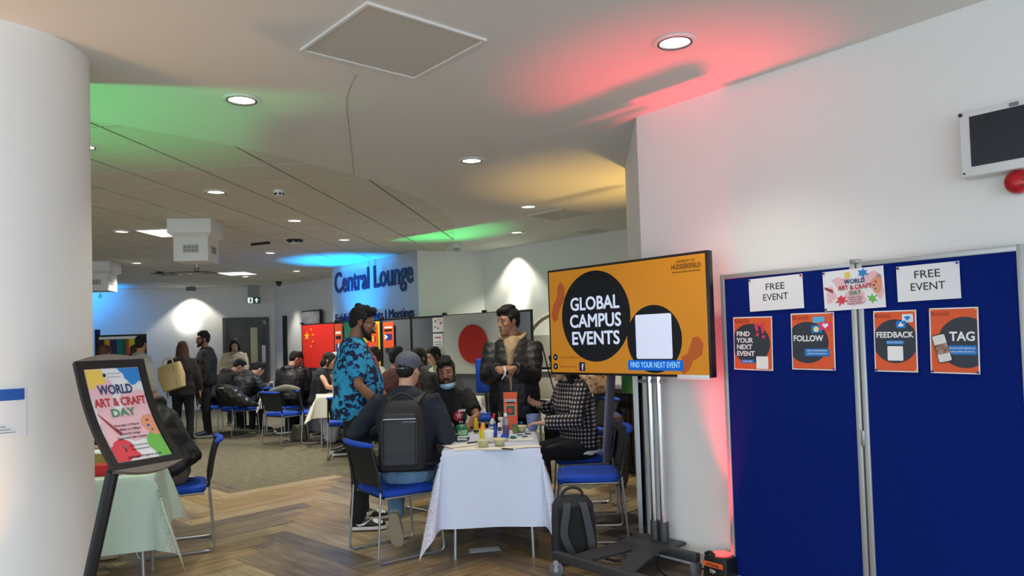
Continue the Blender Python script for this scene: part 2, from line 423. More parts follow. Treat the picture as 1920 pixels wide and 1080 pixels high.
# the corners between the radial sections and the rectangle
for cx, cy in ((7.5, 19.0), (7.5, -1.8), (-12.6, 19.0), (-12.6, -1.8)):
    c = V((cx, cy)); best = min(range(n), key=lambda i: ((outer[i] + outer[(i + 1) % n]) / 2 - c).length)
    p, q = outer[best], outer[(best + 1) % n]
    if abs(p.x - q.x) > 1e-4 and abs(p.y - q.y) > 1e-4:
        t = [b.verts.new((p.x, p.y, H)), b.verts.new((cx, cy, H)), b.verts.new((q.x, q.y, H))]; b.faces.new(t)
ceiling = finish(b, 'ceiling', CEIL, smooth=False); ceiling['kind'] = 'structure'
# grid backing and tiles
prism('grid_backing', [(p.x, p.y) for p in arc], H + 0.012, H + 0.03, GRID, parent=ceiling, kind=None)
t0 = V((-2.59, 5.29)); e1 = V((0.60, -0.044)); e2 = V((0.064, 0.583))
def clip_poly(poly):
    # Sutherland-Hodgman against the arc polygon (convex)
    out = poly
    for i in range(len(arc)):
        a, c = arc[i], arc[(i + 1) % len(arc)]; nrm = V((-(c - a).y, (c - a).x)); res = []
        for j in range(len(out)):
            p, q = out[j], out[(j + 1) % len(out)]; dp = (p - a).dot(nrm); dq = (q - a).dot(nrm)
            if dp >= 0: res.append(p)
            if (dp >= 0) != (dq >= 0): res.append(p + (q - p) * (dp / (dp - dq)))
        out = res
        if not out: return []
    return out
TILED = {}
rest = B(); near_tiles = []
for i in range(-18, 5):
    for j in range(-3, 22):
        g = 0.010
        c0 = t0 + e1 * i + e2 * j; poly = [c0 + e1 * g / 0.6 + e2 * g / 0.6, c0 + e1 * (1 - g / 0.6) + e2 * g / 0.6, c0 + e1 * (1 - g / 0.6) + e2 * (1 - g / 0.6), c0 + e1 * g / 0.6 + e2 * (1 - g / 0.6)]
        cl = clip_poly(poly)
        if len(cl) < 3: continue
        ctr = c0 + (e1 + e2) / 2
        vis = ctr.y > 4 and -0.62 * ctr.y - 0.6 < ctr.x
        # ceiling light panels take the place of two tiles
        TILED[(i, j)] = ctr
        full = len(cl) == 4 and all((a - b_).length < 1e-4 for a, b_ in zip(cl, poly))
        if vis and ctr.y < 11.6:
            if full and 'full' in TILED:
                o = bpy.data.objects.new('ceiling_tile', TILED['full']); COL.objects.link(o); o.parent = ceiling; o.location = (ctr.x, ctr.y, 0)
            else:
                bb = B(); base = ctr if full else V((0, 0))
                lo = [bb.verts.new((p.x - base.x, p.y - base.y, H + 0.002)) for p in cl]; hi = [bb.verts.new((p.x - base.x, p.y - base.y, H + 0.011)) for p in cl]
                bb.faces.new(lo); bb.faces.new(list(reversed(hi)))
                for q in range(len(cl)): bb.faces.new((lo[q], hi[q], hi[(q + 1) % len(cl)], lo[(q + 1) % len(cl)]))
                o = finish(bb, 'ceiling_tile', TILE, ceiling, smooth=False)
                if full: TILED['full'] = o.data; o.location = (ctr.x, ctr.y, 0)
        else:
            lo = [rest.verts.new((p.x, p.y, H + 0.002)) for p in cl]; hi = [rest.verts.new((p.x, p.y, H + 0.011)) for p in cl]
            rest.faces.new(lo)
            for q in range(len(cl)): rest.faces.new((lo[q], hi[q], hi[(q + 1) % len(cl)], lo[(q + 1) % len(cl)]))
o = finish(rest, 'far_ceiling_tiles', TILE, ceiling, smooth=False); o['kind'] = 'stuff'

# floor: base slab, carpet, oak planks in herringbone
FLOOR = mat('floor_screed', (96, 88, 76), 0.8)
floor = prism('floor', [(-13, -2.5), (8, -2.5), (8, 19.5), (-13, 19.5)], -0.08, -0.004, FLOOR)
co = prism('carpet', [(-12.6, 6.2), (7.5, 6.2), (7.5, 19.2), (-12.6, 19.2)], -0.004, 0.0, CARPET, parent=floor, kind=None)
PL, PW = 1.2, 0.2; ua = R(46.5); eu = V((math.cos(ua), math.sin(ua))); ev = V((-math.sin(ua), math.cos(ua)))
org = V((-2.71, 6.85))
def plank_mesh(mi):
    bb = B(); box(bb, (0, 0, 0), (PL - 0.003, PW - 0.003, 0.007)); me = bpy.data.meshes.new('plank'); bb.to_mesh(me); bb.free(); me.materials.append(WOODS[mi]); return me
PM = [plank_mesh(i) for i in range(len(WOODS))]
near_pl = B(); cnt = 0
def in_carpet(c): return c.y > 7.75 - 0.12 * (c.x + 3) + (0.0)
for i in range(-60, 61):
    for j in range(-12, 13):
        lu = i * PW + j * PL; lv = i * PW - j * PL
        for kind in (0, 1):
            if kind == 0: cu, cv = lu + PL / 2, lv + PW / 2
            else: cu, cv = lu + PL + PW / 2, lv + PW - PL / 2
            c = org + eu * cu + ev * cv
            if c.x < -6.5 or c.x > 7.3 or c.y < -1.5 or in_carpet(c): continue
            if c.x > -1.0 and c.y > 7.6: continue
            # behind the right wall
            if (c - V((W0.x, W0.y))).dot(V((-WN.x, -WN.y))) > -0.02 and c.x > 0.8 and c.y < 6.3: continue
            mi = [0, 2, 4, 1, 3, 0, 2, 1][(i * 3 + j * 5 + kind * 4 + (i * j) % 3) % 8]
            rz = ua + (PI / 2 if kind else 0)
            if c.y > 3.9 and -4.6 < c.x < 2.0:
                o = bpy.data.objects.new('floor_plank', PM[mi]); COL.objects.link(o); o.parent = floor; o.location = (c.x, c.y, -0.0015); o.rotation_euler = (0, 0, rz); cnt += 1
            else: box(near_pl, (c.x, c.y, -0.0015), (PL - 0.003, PW - 0.003, 0.007), rz=rz, mi=mi)
o = finish(near_pl, 'outer_floor_planks', WOODS, floor, smooth=False); o['kind'] = 'stuff'
print('planks', cnt)

# ------------------------------------------------------------------ ceiling fittings
def downlight(x, y, label, power=26, vis=True, r=0.085, cone=110):
    t = empty('downlight', (x, y, H), 0, label, 'ceiling light', 'round recessed downlights in the ceiling')
    b = B(); lathe(b, [(r, -0.001), (r + 0.022, -0.001), (r + 0.024, -0.006), (r + 0.018, -0.012), (r + 0.002, -0.012), (r - 0.004, -0.006)], n=28, ann=True); finish(b, 'trim_ring', WHITEP, t)
    b = B(); lathe(b, [(r - 0.003, -0.002), (r - 0.003, -0.004), (0.01, -0.0045)], n=28); finish(b, 'lens', LENS, t)
    b = B(); lathe(b, [(r + 0.001, -0.003), (r + 0.001, -0.0128), (r - 0.008, -0.0128), (r - 0.008, -0.003)], n=28, ann=True); finish(b, 'baffle', BLACKP, t)
    lamp('SPOT', (x, y, H - 0.03), power, WARM, size=0.07, angle=cone, blend=0.7, name='downlight_beam')
    return t
DL = [(-1.56, 4.25, 'large round downlight in the plaster ceiling nearest the white column'), (0.86, 3.6, 'round downlight by the pink glow above the right wall'),
      (-0.29, 5.87, 'round downlight in the plaster ceiling between column and television'), (-2.74, 6.76, 'round downlight in the nearest ceiling tiles, left of the smoke detector'),
      (-2.51, 8.45, 'small round downlight beyond the smoke detector'), (0.22, 8.02, 'round downlight beside the pale square hatch by the alcove'),
      (0.10, 9.93, 'round downlight close above the spotlit back wall'), (-2.32, 10.13, 'small round downlight left of the green ceiling glow'),
      (-3.75, 11.3, 'small round downlight just left of the blue ceiling glow'), (-6.25, 12.1, 'small round downlight between the two hanging white power pods'),
      (-4.75, 8.85, 'round downlight beside the square light panel by the hanging pod'), (-3.02, 5.12, 'round downlight half hidden behind the white column'),
      (-5.5, 15.0, 'tiny round downlight in front of the far grey door'), (-4.2, 14.2, 'tiny round downlight left of the lettered wall')]
for x, y, lb in DL: downlight(x, y, lb, power=(45 if y < 5 else 80 if y < 7.5 else 190))
NB_ = ('over the mint table side of the hall', 'over the left of the tiled ceiling', 'over the far left corner', 'above the camera', 'right of the camera', 'inside the alcove', 'left of the white column', 'over the left wall')
for (x, y), w_ in zip(((-5.2, 6.6), (-7.6, 8.6), (-8.4, 11.8), (-0.9, 1.6), (1.4, 1.0), (2.6, 9.2), (-4.6, 3.0), (-8.6, 5.0)), NB_): downlight(x, y, 'added round downlight out of view ' + w_, power=75)  # extra unseen downlights, added outside the frame to brighten the room
def light_panel(ctr, label):
    t = empty('light_panel', (ctr[0], ctr[1], H), R(-5), label, 'ceiling light', 'square lit ceiling panels')
    b = B()
    for s in (-1, 1): box(b, (s * 0.285, 0, -0.004), (0.02, 0.59, 0.012)); box(b, (0, s * 0.285, -0.004), (0.59, 0.02, 0.012))
    finish(b, 'panel_frame', WHITEP, t)
    b = B(); box(b, (0, 0, -0.003), (0.55, 0.55, 0.006)); finish(b, 'diffuser', mat('lit_panel', (255, 250, 225), 0.4, emit=4.0), t)
light_panel((-4.25, 9.05), 'bright square light panel behind the nearer hanging power pod')
light_panel((-7.3, 12.5), 'bright square light panel over the farther hanging power pod')
light_panel((-5.4, 14.3), 'thin bright ceiling light panel near the far wall')
# access hatches
def hatch(pts, label):
    t = empty('access_hatch', (sum(p[0] for p in pts) / 4, sum(p[1] for p in pts) / 4, H), 0, label, 'ceiling hatch')
    c = V((t.location.x, t.location.y)); L = [V(p) - c for p in pts]
    b = B()
    for i in range(4):
        p, q = L[i], L[(i + 1) % 4]
        vs = [b.verts.new((*x, z)) for z in (0.002, -0.012) for x in (p, q, q * 0.955, p * 0.955)]
        b.faces.new(vs[:4]); b.faces.new(vs[4:]); 
        for k in range(4): b.faces.new((vs[k], vs[(k + 1) % 4], vs[4 + (k + 1) % 4], vs[4 + k]))
    finish(b, 'hatch_frame', CEIL, t, smooth=False)
    b = B(); vs = [b.verts.new((*(x * 0.94), z)) for z in (0.002, -0.006) for x in L]
    b.faces.new(vs[:4]); b.faces.new(vs[4:])
    for k in range(4): b.faces.new((vs[k], vs[(k + 1) % 4], vs[4 + (k + 1) % 4], vs[4 + k]))
    finish(b, 'hatch_door', mat('hatch_paint', (205, 201, 192), 0.8), t, smooth=False)
hatch([(-1.01, 3.55), (-0.58, 3.07), (-0.08, 3.50), (-0.50, 3.99)], 'large square access hatch in the ceiling above the room')
hatch([(0.22, 8.60), (0.62, 8.20), (1.00, 8.62), (0.60, 9.02)], 'pale square access hatch in the ceiling beside the alcove')
hatch([(0.85, 10.0), (1.10, 9.75), (1.40, 10.0), (1.15, 10.25)], 'small square access hatch close to the back wall')
def ceiling_disc(name, x, y, label, cat, mats, r=0.06, h=0.04):
    t = empty(name, (x, y, H), 0, label, cat)
    b = B(); lathe(b, [(r, 0), (r, -h * 0.35), (r * 0.9, -h * 0.5)], n=24); finish(b, 'base_plate', mats[0], t)
    b = B(); lathe(b, [(r * 0.7, -h * 0.4), (r * 0.72, -h * 0.9), (r * 0.5, -h), (0.004, -h)], n=24); finish(b, 'sensor_head', mats[1], t)
    b = B()
    for k in range(6):
        a = PI * k / 3; box(b, (math.cos(a) * r * 0.7, math.sin(a) * r * 0.7, -h * 0.65), (r * 0.1, r * 0.45, h * 0.3), rz=a)
    finish(b, 'vent_slots', BLACKP, t)
ceiling_disc('smoke_detector', -2.16, 6.8, 'white smoke detector on the nearer ceiling tiles', 'smoke detector', (WHITEP, WHITEP), 0.055, 0.055)
ceiling_disc('ceiling_speaker', -2.98, 10.03, 'dark dome sensor on the ceiling tiles above the middle of the room', 'sensor', (BLACKP, WHITEP), 0.11, 0.05)
ceiling_disc('motion_sensor', -6.6, 13.6, 'tiny dark sensor on the ceiling tiles near the far wall', 'sensor', (BLACKP, BLACKP), 0.07, 0.03)
# curved service line on the plaster
b = B(); tube(b, [atz(668, 140, H - 0.001), atz(650, 190, H - 0.001), atz(656, 250, H - 0.001), atz(664, 330, H - 0.001)], 0.0025, n=5, k=6, smooth=True)
tag(finish(b, 'ceiling_cable', mat('cable_grey', (168, 165, 158), 0.7)), 'thin curved cable line across the plaster ceiling under the hatch', 'cable')
b = B(); box(b, (0, 0, 0), (0.32, 0.05, 0.03)); tag(finish(b, 'linear_vent', BLACKP, loc=(-4.42 + 0.9, 10.2, H - 0.012), rot=(0, 0, R(-25)), smooth=False), 'short dark slot vent in the ceiling behind the nearer power pod', 'vent')
for i, (x, y, lb) in enumerate([(-0.8, 11.0, 'white ceiling camera dome above the spotlit back wall'), (-5.26, 16.4, 'small dark camera hanging beside the far exit sign')]):
    t = empty('security_camera', (x, y, H), 0, lb, 'camera')
    b = B(); lathe(b, [(0.07, 0), (0.07, -0.03), (0.055, -0.06)], n=20); finish(b, 'mount', WHITEP if i == 0 else BLACKP, t)
    b = B(); ell(b, (0, 0, -0.065), (0.05, 0.05, 0.045)); finish(b, 'dome', mat('smoked_dome', (50, 50, 54), 0.2) if i else mat('grey_dome', (160, 160, 160), 0.3), t)
t = empty('wall_flood_lamp', (-7.45, 16.85, H), R(15), 'small grey flood lamp at the top of the far wall', 'lamp')
b = B(); box(b, (0, 0, -0.07), (0.2, 0.12, 0.1), bev=0.01); finish(b, 'housing', mat('grey_metal', (120, 118, 112), 0.5), t)
b = B(); box(b, (0, 0, -0.01), (0.05, 0.05, 0.03)); finish(b, 'bracket', SILVER, t)
t = empty('mesh_vent', (-6.3, 14.0, H), R(-6), 'perforated dark ceiling grille by the far light panel', 'vent')
b = B(); box(b, (0, 0, -0.004), (1.1, 0.5, 0.012)); finish(b, 'grille_frame', mat('grille_brown', (120, 108, 92), 0.6), t, smooth=False)
for k in range(6):
    b = B(); box(b, (-0.45 + k * 0.18, 0, -0.013), (0.05, 0.44, 0.006), rz=0.5); finish(b, 'slat', BLACKP, t, smooth=False)

def power_pod(x, y, label, rz, s=1.0):
    t = empty('power_pod', (x, y, H), rz, label, 'power pod', 'white boxes hanging from the tiled ceiling')
    t.scale = (s, s, s)
    PODW = mat('pod_white', (226, 225, 220), 0.5)
    b = B(); box(b, (0, 0, -0.08), (0.48, 0.48, 0.16), bev=0.004); finish(b, 'upper_collar', PODW, t)
    b = B()
    ring_loft(b, [[V((sx * a, sy * a, z)) for sx, sy in ((-1, -1), (1, -1), (1, 1), (-1, 1))] for a, z in ((0.238, -0.159), (0.19, -0.20))]); finish(b, 'chamfer', PODW, t, smooth=False)
    b = B(); box(b, (0, 0, -0.335), (0.38, 0.38, 0.28), bev=0.004); finish(b, 'box_body', PODW, t)
    for sx, sy in ((0, -1), (1, 0)):
        b = B(); c = V((sx * 0.192, sy * 0.192, -0.335)); box(b, c, (0.17 if sx == 0 else 0.006, 0.17 if sy == 0 else 0.006, 0.09), bev=0.002); pl = finish(b, 'socket_plate', mat('socket_grey', (176, 174, 170), 0.5), t)
        b = B()
        for k in range(4):
            for q in range(2):
                d = -0.06 + k * 0.04; cc = c + V((d if sx == 0 else sx * 0.003, d if sy == 0 else sy * 0.003, -0.02 + q * 0.035)); box(b, cc, (0.012, 0.012, 0.012))
        finish(b, 'socket_holes', mat('socket_dark', (90, 88, 86), 0.6), pl, smooth=False)
    b = B(); tube(b, [(0, 0, -0.47), (0, 0, -0.535)], 0.008); finish(b, 'hook_stem', CHROME, t)
    b = B(); tube(b, [V((math.cos(a) * 0.022, 0, -0.555 + math.sin(a) * 0.022)) for a in [2 * PI * i / 12 for i in range(12)]] , 0.006, n=6); finish(b, 'hook_ring', BLACKP, t)
power_pod(-3.62, 8.35, 'nearer white power pod hanging from the tiled ceiling', R(5))
power_pod(-6.75, 11.9, 'farther white power pod half hidden by the white column', R(8))

# exit sign
t = empty('exit_sign', (-6.1, 17.15, 0), R(8), 'green and white running man exit sign hanging by the far door', 'sign')
b = B(); box(b, (0, 0, 2.56), (0.30, 0.03, 0.15), bev=0.003); finish(b, 'sign_box', mat('exit_green', (20, 78, 62), 0.4, emit=0.25), t)
prnt(t, 'white_field', rect(-0.135, 2.495, -0.02, 2.625), -0.017, mat('exit_white', (235, 245, 240), 0.4, emit=0.8))
b = B(); plate(b, circ(-0.07, 2.606, 0.012), -0.019, 0.001); plate(b, [(-0.09, 2.59), (-0.06, 2.597), (-0.055, 2.56), (-0.04, 2.53), (-0.05, 2.505), (-0.062, 2.535), (-0.08, 2.53), (-0.09, 2.505), (-0.105, 2.51), (-0.085, 2.55)], -0.019, 0.001)
finish(b, 'running_figure', mat('exit_dark', (16, 60, 48), 0.5), t, smooth=False)
b = B(); plate(b, [(0.065, 2.615), (0.11, 2.56), (0.08, 2.56), (0.08, 2.505), (0.05, 2.505), (0.05, 2.56), (0.02, 2.56)], -0.019, 0.001); finish(b, 'arrow', MATS['exit_white'], t, smooth=False)
b = B(); box(b, (0, 0, 2.78), (0.26, 0.015, 0.30)); finish(b, 'hanging_bracket', mat('bracket_grey', (150, 150, 150), 0.5), t, smooth=False)

# far door in wall_far
fw = V((-5.85, 17.85, 0)) - V((-12.5, 16.0, 0)); fw.normalize(); frot = math.atan2(fw.y, fw.x)
dc = atz(476, 600, 2.14); 
t = empty('door_1', (-6.48, 17.66, 0), frot); t['kind'] = 'structure'; t['label'] = 'dark grey double door in the far wall'
DF = mat('grey_door_frame', (84, 82, 88), 0.5); DD = wood('dark_grey_door', (52, 50, 48), (72, 68, 64))
b = B(); box(b, (-0.49, -0.03, 1.06), (0.08, 0.1, 2.12)); box(b, (0.49, -0.03, 1.06), (0.08, 0.1, 2.12)); box(b, (0, -0.03, 2.14), (1.06, 0.1, 0.08)); finish(b, 'door_frame', DF, t, smooth=False)
b = B(); box(b, (-0.03, -0.02, 1.05), (0.84, 0.05, 2.08)); finish(b, 'door_leaf', DD, t, smooth=False)
b = B(); box(b, (0.18, -0.05, 1.50), (0.16, 0.02, 0.86)); finish(b, 'vision_panel', mat('lit_door_glass', (196, 186, 150), 0.25), t, smooth=False)
b = B(); box(b, (0.18, -0.05, 0.55), (0.16, 0.02, 0.7)); finish(b, 'vision_panel', MATS['lit_door_glass'], t, smooth=False)
b = B(); box(b, (0.42, -0.05, 1.0), (0.05, 0.03, 2.0)); finish(b, 'side_leaf', DD, t, smooth=False)
b = B(); box(b, (0.40, -0.075, 1.28), (0.09, 0.02, 0.42)); finish(b, 'push_plate', SILVER, t, smooth=False)
b = B(); box(b, (0.39, -0.075, 1.58), (0.07, 0.02, 0.10)); finish(b, 'blue_notice', ink((40, 60, 120)), t, smooth=False)

# tall slot window / banner and framed screen on far right wall
frw = (V((-2.4, 14.2, 0)) - V((-5.85, 17.85, 0))).normalized(); frr = math.atan2(frw.y, frw.x)
def onfr(px, py, off=0.03):
    n = V((frw.y, -frw.x, 0)); P0 = V((-5.85, 17.85, 0)); r = ray(px, py); c = V((0, 0, HC)); k = (P0 - c).dot(n) / r.dot(n); return c + r * k + (-n if n.y > 0 else n) * off
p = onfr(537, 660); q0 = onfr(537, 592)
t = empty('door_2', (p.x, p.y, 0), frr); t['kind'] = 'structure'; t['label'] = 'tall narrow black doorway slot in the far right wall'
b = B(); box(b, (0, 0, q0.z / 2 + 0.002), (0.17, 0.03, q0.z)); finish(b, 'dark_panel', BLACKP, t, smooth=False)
p = onfr(594, 600, 0.12)
t = empty('wall_screen', (p.x, p.y, p.z), frr, 'wide wall screen with a black frame above the red flag', 'screen')
b = B(); box(b, (0, 0, 0.05), (0.86, 0.05, 0.34), bev=0.004); finish(b, 'screen_frame', BLACKP, t)
b = B(); box(b, (0, -0.03, 0.05), (0.80, 0.006, 0.28)); finish(b, 'screen_glass', mat('screen_picture', (120, 128, 138), 0.15, var=0.6, scale=7, emit=0.05), t, smooth=False)
# lettered wall
sd = (SB - SA).normalized(); srot = math.atan2(sd.y, sd.x)
t = empty('wall_lettering', (SA.x, SA.y, 0), srot, 'dark blue Central Lounge lettering on the blue lit wall', 'sign')
LTR = mat('navy_letters', (34, 46, 92), 0.5)
text(t, 'Central Lounge', 0.11, 2.43, 0.37, -0.012, LTR, bold=0.045, align='LEFT', ext=0.008, w=2.66, name='main_lettering', )
text(t, 'Exhibitions | Events | Meetings', 0.11, 1.87, 0.15, -0.012, LTR, bold=0.02, align='LEFT', ext=0.006, w=2.66, name='small_lettering')
# structure trims

# ------------------------------------------------------------------ coloured battery uplights on the floor
def uplight(name_label, loc, color, power, target, angle=70, rz=0, blend=1.0, size=0.05, lensrgb=(255, 60, 60)):
    t = empty('uplight', loc, rz, name_label, 'floor lamp')
    b = B(); box(b, (0, 0, 0.075), (0.17, 0.16, 0.15), bev=0.012, taper=0.9); finish(b, 'housing', BLACKP, t)
    b = B(); lathe(b, [(0.055, 0.148), (0.055, 0.158), (0.02, 0.16)], n=20); finish(b, 'lens', mat('uplight_lens_%d_%d_%d' % lensrgb, lensrgb, 0.3, emit=2.5), t)
    b = B(); tube(b, [(-0.08, -0.05, 0.15), (-0.045, -0.05, 0.167), (-0.01, -0.05, 0.15)], 0.009, smooth=True, k=4); finish(b, 'handle', BLACKP, t)
    lamp('SPOT', V(loc) + V((0, 0, 0.165)), power, color, target=target, size=size, angle=angle, blend=blend, name='uplight_beam')
    return t
ul = uplight('black battery uplight glowing red at the foot of the right wall', (1.185, 4.29, 0.002), (1, 0.02, 0.06), 340, (0.98, 4.15, 3), angle=46, rz=WROT, blend=1.0)
prnt(ul, 'orange_label', rect(-0.078, 0.092, 0.062, 0.122), -0.0825, ink((232, 104, 42)))
text(ul, 'AV Events', -0.008, 0.099, 0.014, -0.0838, ink((40, 20, 16)), bold=0.02)
text(ul, 'DJ4', -0.008, 0.062, 0.018, -0.0838, ink((220, 220, 224)), bold=0.03)
uplight('black uplight behind the white column throwing green light', (-3.36, 3.70, 0.002), (0.05, 1, 0.25), 260, (-2.75, 4.05, 3), angle=72, lensrgb=(60, 255, 120))
uplight('black uplight in front of the white column throwing orange light', (-2.36, 2.80, 0.002), (1, 0.50, 0.16), 85, (-2.25, 2.95, 3), angle=78, lensrgb=(255, 170, 80))
uplight('black uplight behind the grey flag panels throwing green light', (-1.0, 10.45, 0.002), (0.05, 1, 0.25), 420, (-1.06, 9.6, 3), angle=50, lensrgb=(60, 255, 120))
uplight('black uplight at the foot of the lettered wall throwing blue light', (-3.05, 12.75, 0.002), (0.0, 0.35, 1), 2000, (-2.85, 12.72, 3), angle=52, lensrgb=(60, 120, 255))
uplight('black uplight at the foot of the far wall throwing blue light', (-9.7, 15.7, 0.002), (0.0, 0.30, 1), 2000, (-9.7, 15.95, 3), angle=54, lensrgb=(60, 120, 255))
uplight('black uplight in the alcove behind the right wall throwing amber light', (1.35, 6.85, 0.002), (1, 0.62, 0.15), 300, (1.05, 6.9, 3), angle=62, lensrgb=(255, 190, 80))
# wall washers (beams of the flood lamps at the tops of the walls)
lamp('SPOT', (-7.56, 17.06, H - 0.06), 60, (1, 0.95, 0.8), target=(-7.56, 17.14, 0), size=0.05, angle=104, blend=0.35, name='wall_wash')
lamp('SPOT', (-7.55, 15.9, H - 0.08), 330, (1, 0.96, 0.9), target=(-7.75, 17.3, 2.15), size=0.15, angle=22, blend=1.0, name='wall_wash')
lamp('SPOT', (-0.03, 11.33, H - 0.06), 60, (1, 0.95, 0.8), target=(-0.01, 11.35, 0), size=0.05, angle=104, blend=0.5, name='wall_wash')
lamp('SPOT', (-0.1, 10.7, H - 0.08), 160, (1, 0.96, 0.9), target=(0.10, 11.45, 2.05), size=0.12, angle=24, blend=1.0, name='wall_wash')
lamp('SPOT', (-5.25, 16.75, H - 0.3), 60, (1, 0.95, 0.8), target=(-5.15, 17.0, 0), size=0.08, angle=70, blend=1.0, name='wall_wash')

# ------------------------------------------------------------------ posters and boards on the right
BO = V((0, 0, 0))
bpos = W0 + WN * 0.10
def onboard(u): return W0 + WN * 0.118 + WD * u
board = empty('display_board', W0 + WN * 0.075, WROT, 'tall navy felt display board in two aluminium framed panels against the right wall', 'display board')
NB0, NB1, NB2 = 0.669, 1.469, 2.104
for nm, x0, x1 in (('felt_panel', NB0, NB1 - 0.004), ('felt_panel', NB1 + 0.004, 2.19)):
    b = B(); box(b, ((x0 + x1) / 2, 0, 0.905), (x1 - x0 - 0.04, 0.022, 1.73)); fp = finish(b, nm, NAVY, board, smooth=False)
    b = B()
    box(b, (x0 + 0.014, 0, 0.905), (0.028, 0.034, 1.775), bev=0.004); box(b, (x1 - 0.014, 0, 0.905), (0.028, 0.034, 1.775), bev=0.004)
    box(b, ((x0 + x1) / 2, 0, 1.776), (x1 - x0, 0.033, 0.028), bev=0.004); box(b, ((x0 + x1) / 2, 0, 0.03), (x1 - x0, 0.033, 0.028), bev=0.004)
    finish(b, 'aluminium_frame', ALU, board)
b = B(); box(b, (NB1, -0.018, 1.79), (0.05, 0.01, 0.02), bev=0.002); box(b, (NB1, -0.018, 0.9), (0.02, 0.01, 0.08), bev=0.002); finish(b, 'hinge', SILVER, board)
PB = W0 + WN * 0.094
def poster(u0, z0, u1, z1, label, bg, name='poster', tilt=0.0, border=0.006, grp=None):
    t = empty(name, PB + WD * ((u0 + u1) / 2) + V((0, 0, (z0 + z1) / 2)), WROT, label, 'poster', grp); w_, h_ = u1 - u0, z1 - z0
    t.rotation_euler = (0, tilt, WROT)
    b = B(); plate(b, rect(-w_ / 2, -h_ / 2, w_ / 2, h_ / 2), -0.0012, 0.0012); finish(b, 'sheet', PAPER, t, smooth=False)
    if bg: prnt(t, 'printed_ground', rect(-w_ / 2 + border, -h_ / 2 + border, w_ / 2 - border, h_ / 2 - border), -0.0022, bg)
    return t, w_, h_
def pins(t, w_, h_, cols, inset=0.008):
    for (sx, sz), c in zip(((-1, 1), (1, 1), (-1, -1), (1, -1)), cols):
        if c is None: continue
        b = B(); lathe(b, [(0.0055, 0), (0.0055, 0.004), (0.0035, 0.006), (0.004, 0.009)], n=10)
        finish(b, 'push_pin', ink(c), t, loc=(sx * (w_ / 2 - inset), -0.003, sz * (h_ / 2 - inset)), rot=(PI / 2, 0, 0))
ORG = ink((226, 90, 44)); CHAR = ink((48, 54, 66)); BLU = ink((0, 122, 205)); WHT = ink((240, 240, 240)); BLK = ink((26, 28, 34)); DRED = ink((120, 40, 24))
RED, YEL, BLUP, TEALP = (190, 30, 40), (236, 190, 60), (40, 70, 170), (90, 130, 150)
def logo_box(t, x, z, s=1.0):
    prnt(t, 'crest_ring', circ(x, z, 0.010 * s, n=20), -0.0034, DRED); prnt(t, 'crest_dot', circ(x + 0.002 * s, z, 0.006 * s, n=16), -0.0042, ORG)
    b = B()
    for r_ in (rect(x + 0.012 * s, z + 0.009 * s, x + 0.078 * s, z + 0.0104 * s), rect(x + 0.012 * s, z - 0.0104 * s, x + 0.078 * s, z - 0.009 * s), rect(x + 0.0766 * s, z - 0.0104 * s, x + 0.078 * s, z + 0.0104 * s)): plate(b, r_, -0.0034, 0.0008)
    finish(b, 'crest_border', DRED, t, smooth=False)
    text(t, 'Students Union', x + 0.044 * s, z - 0.003 * s, 0.0065 * s, -0.0034, DRED)

def rows(t, lines, x, z, h, gap, col, bold=0.03, y=-0.0040, align='LEFT', name='lettering'):
    for i, s in enumerate(lines): text(t, s, x, z - i * gap, h, y, col, bold=bold, align=align, name=name)
# FREE EVENT sheets
for u0, z0, u1, z1, tl, lb in ((0.862, 1.566, 1.188, 1.750, R(-0.8), 'white FREE EVENT sheet at the upper left of the navy board'), (1.668, 1.572, 1.943, 1.742, R(-0.4), 'white FREE EVENT sheet at the upper right of the navy board')):
    t, w_, h_ = poster(u0, z0, u1, z1, lb, None, 'notice_sheet', tl)
    text(t, 'FREE', 0, 0.022, 0.036, -0.002, BLK, w=0.112); text(t, 'EVENT', 0, -0.036, 0.036, -0.002, BLK, w=0.150)
    pins(t, w_, h_, ((30, 34, 40), (170, 20, 30) if u0 < 1 else BLUP, None, None))
# find your next event
t, w_, h_ = poster(0.748, 1.232, 0.995, 1.535, 'orange FIND YOUR NEXT EVENT poster, leftmost on the navy board', ORG, tilt=R(1.2))
c = (-w_ / 2 + 0.006, -h_ / 2 + 0.006, w_ / 2 - 0.006, h_ / 2 - 0.006)
prnt(t, 'dark_disc', circ(-0.012, 0.0, 0.122, 0.112, clip=c), -0.0032, CHAR)
rows(t, ['FIND', 'YOUR', 'NEXT', 'EVENT'], -0.102, 0.042, 0.0265, 0.0375, WHT, 0.05)
prnt(t, 'blue_tab', rrect(-0.075, -0.112, 0.010, -0.092, 0.009), -0.0042, BLU); text(t, 'SCAN HERE', -0.033, -0.106, 0.008, -0.0052, WHT)
prnt(t, 'white_card', rrect(0.022, -0.142, 0.096, -0.072, 0.004), -0.0042, WHT)
for k, dx in enumerate((0.025, 0.062)):
    b = B(); plate(b, [(dx - 0.012, 0.110), (dx + 0.014, 0.118), (dx + 0.012, 0.070 - k * 0.01), (dx + 0.000, 0.068 - k * 0.01)], -0.0042, 0.0008); plate(b, circ(dx + 0.008, 0.050 - k * 0.012, 0.009, n=16), -0.0042, 0.0008); finish(b, 'exclamation_mark', ink((226, 52, 92)), t, smooth=False)
logo_box(t, -0.100, 0.128); pins(t, w_, h_, (None, None, None, YEL))
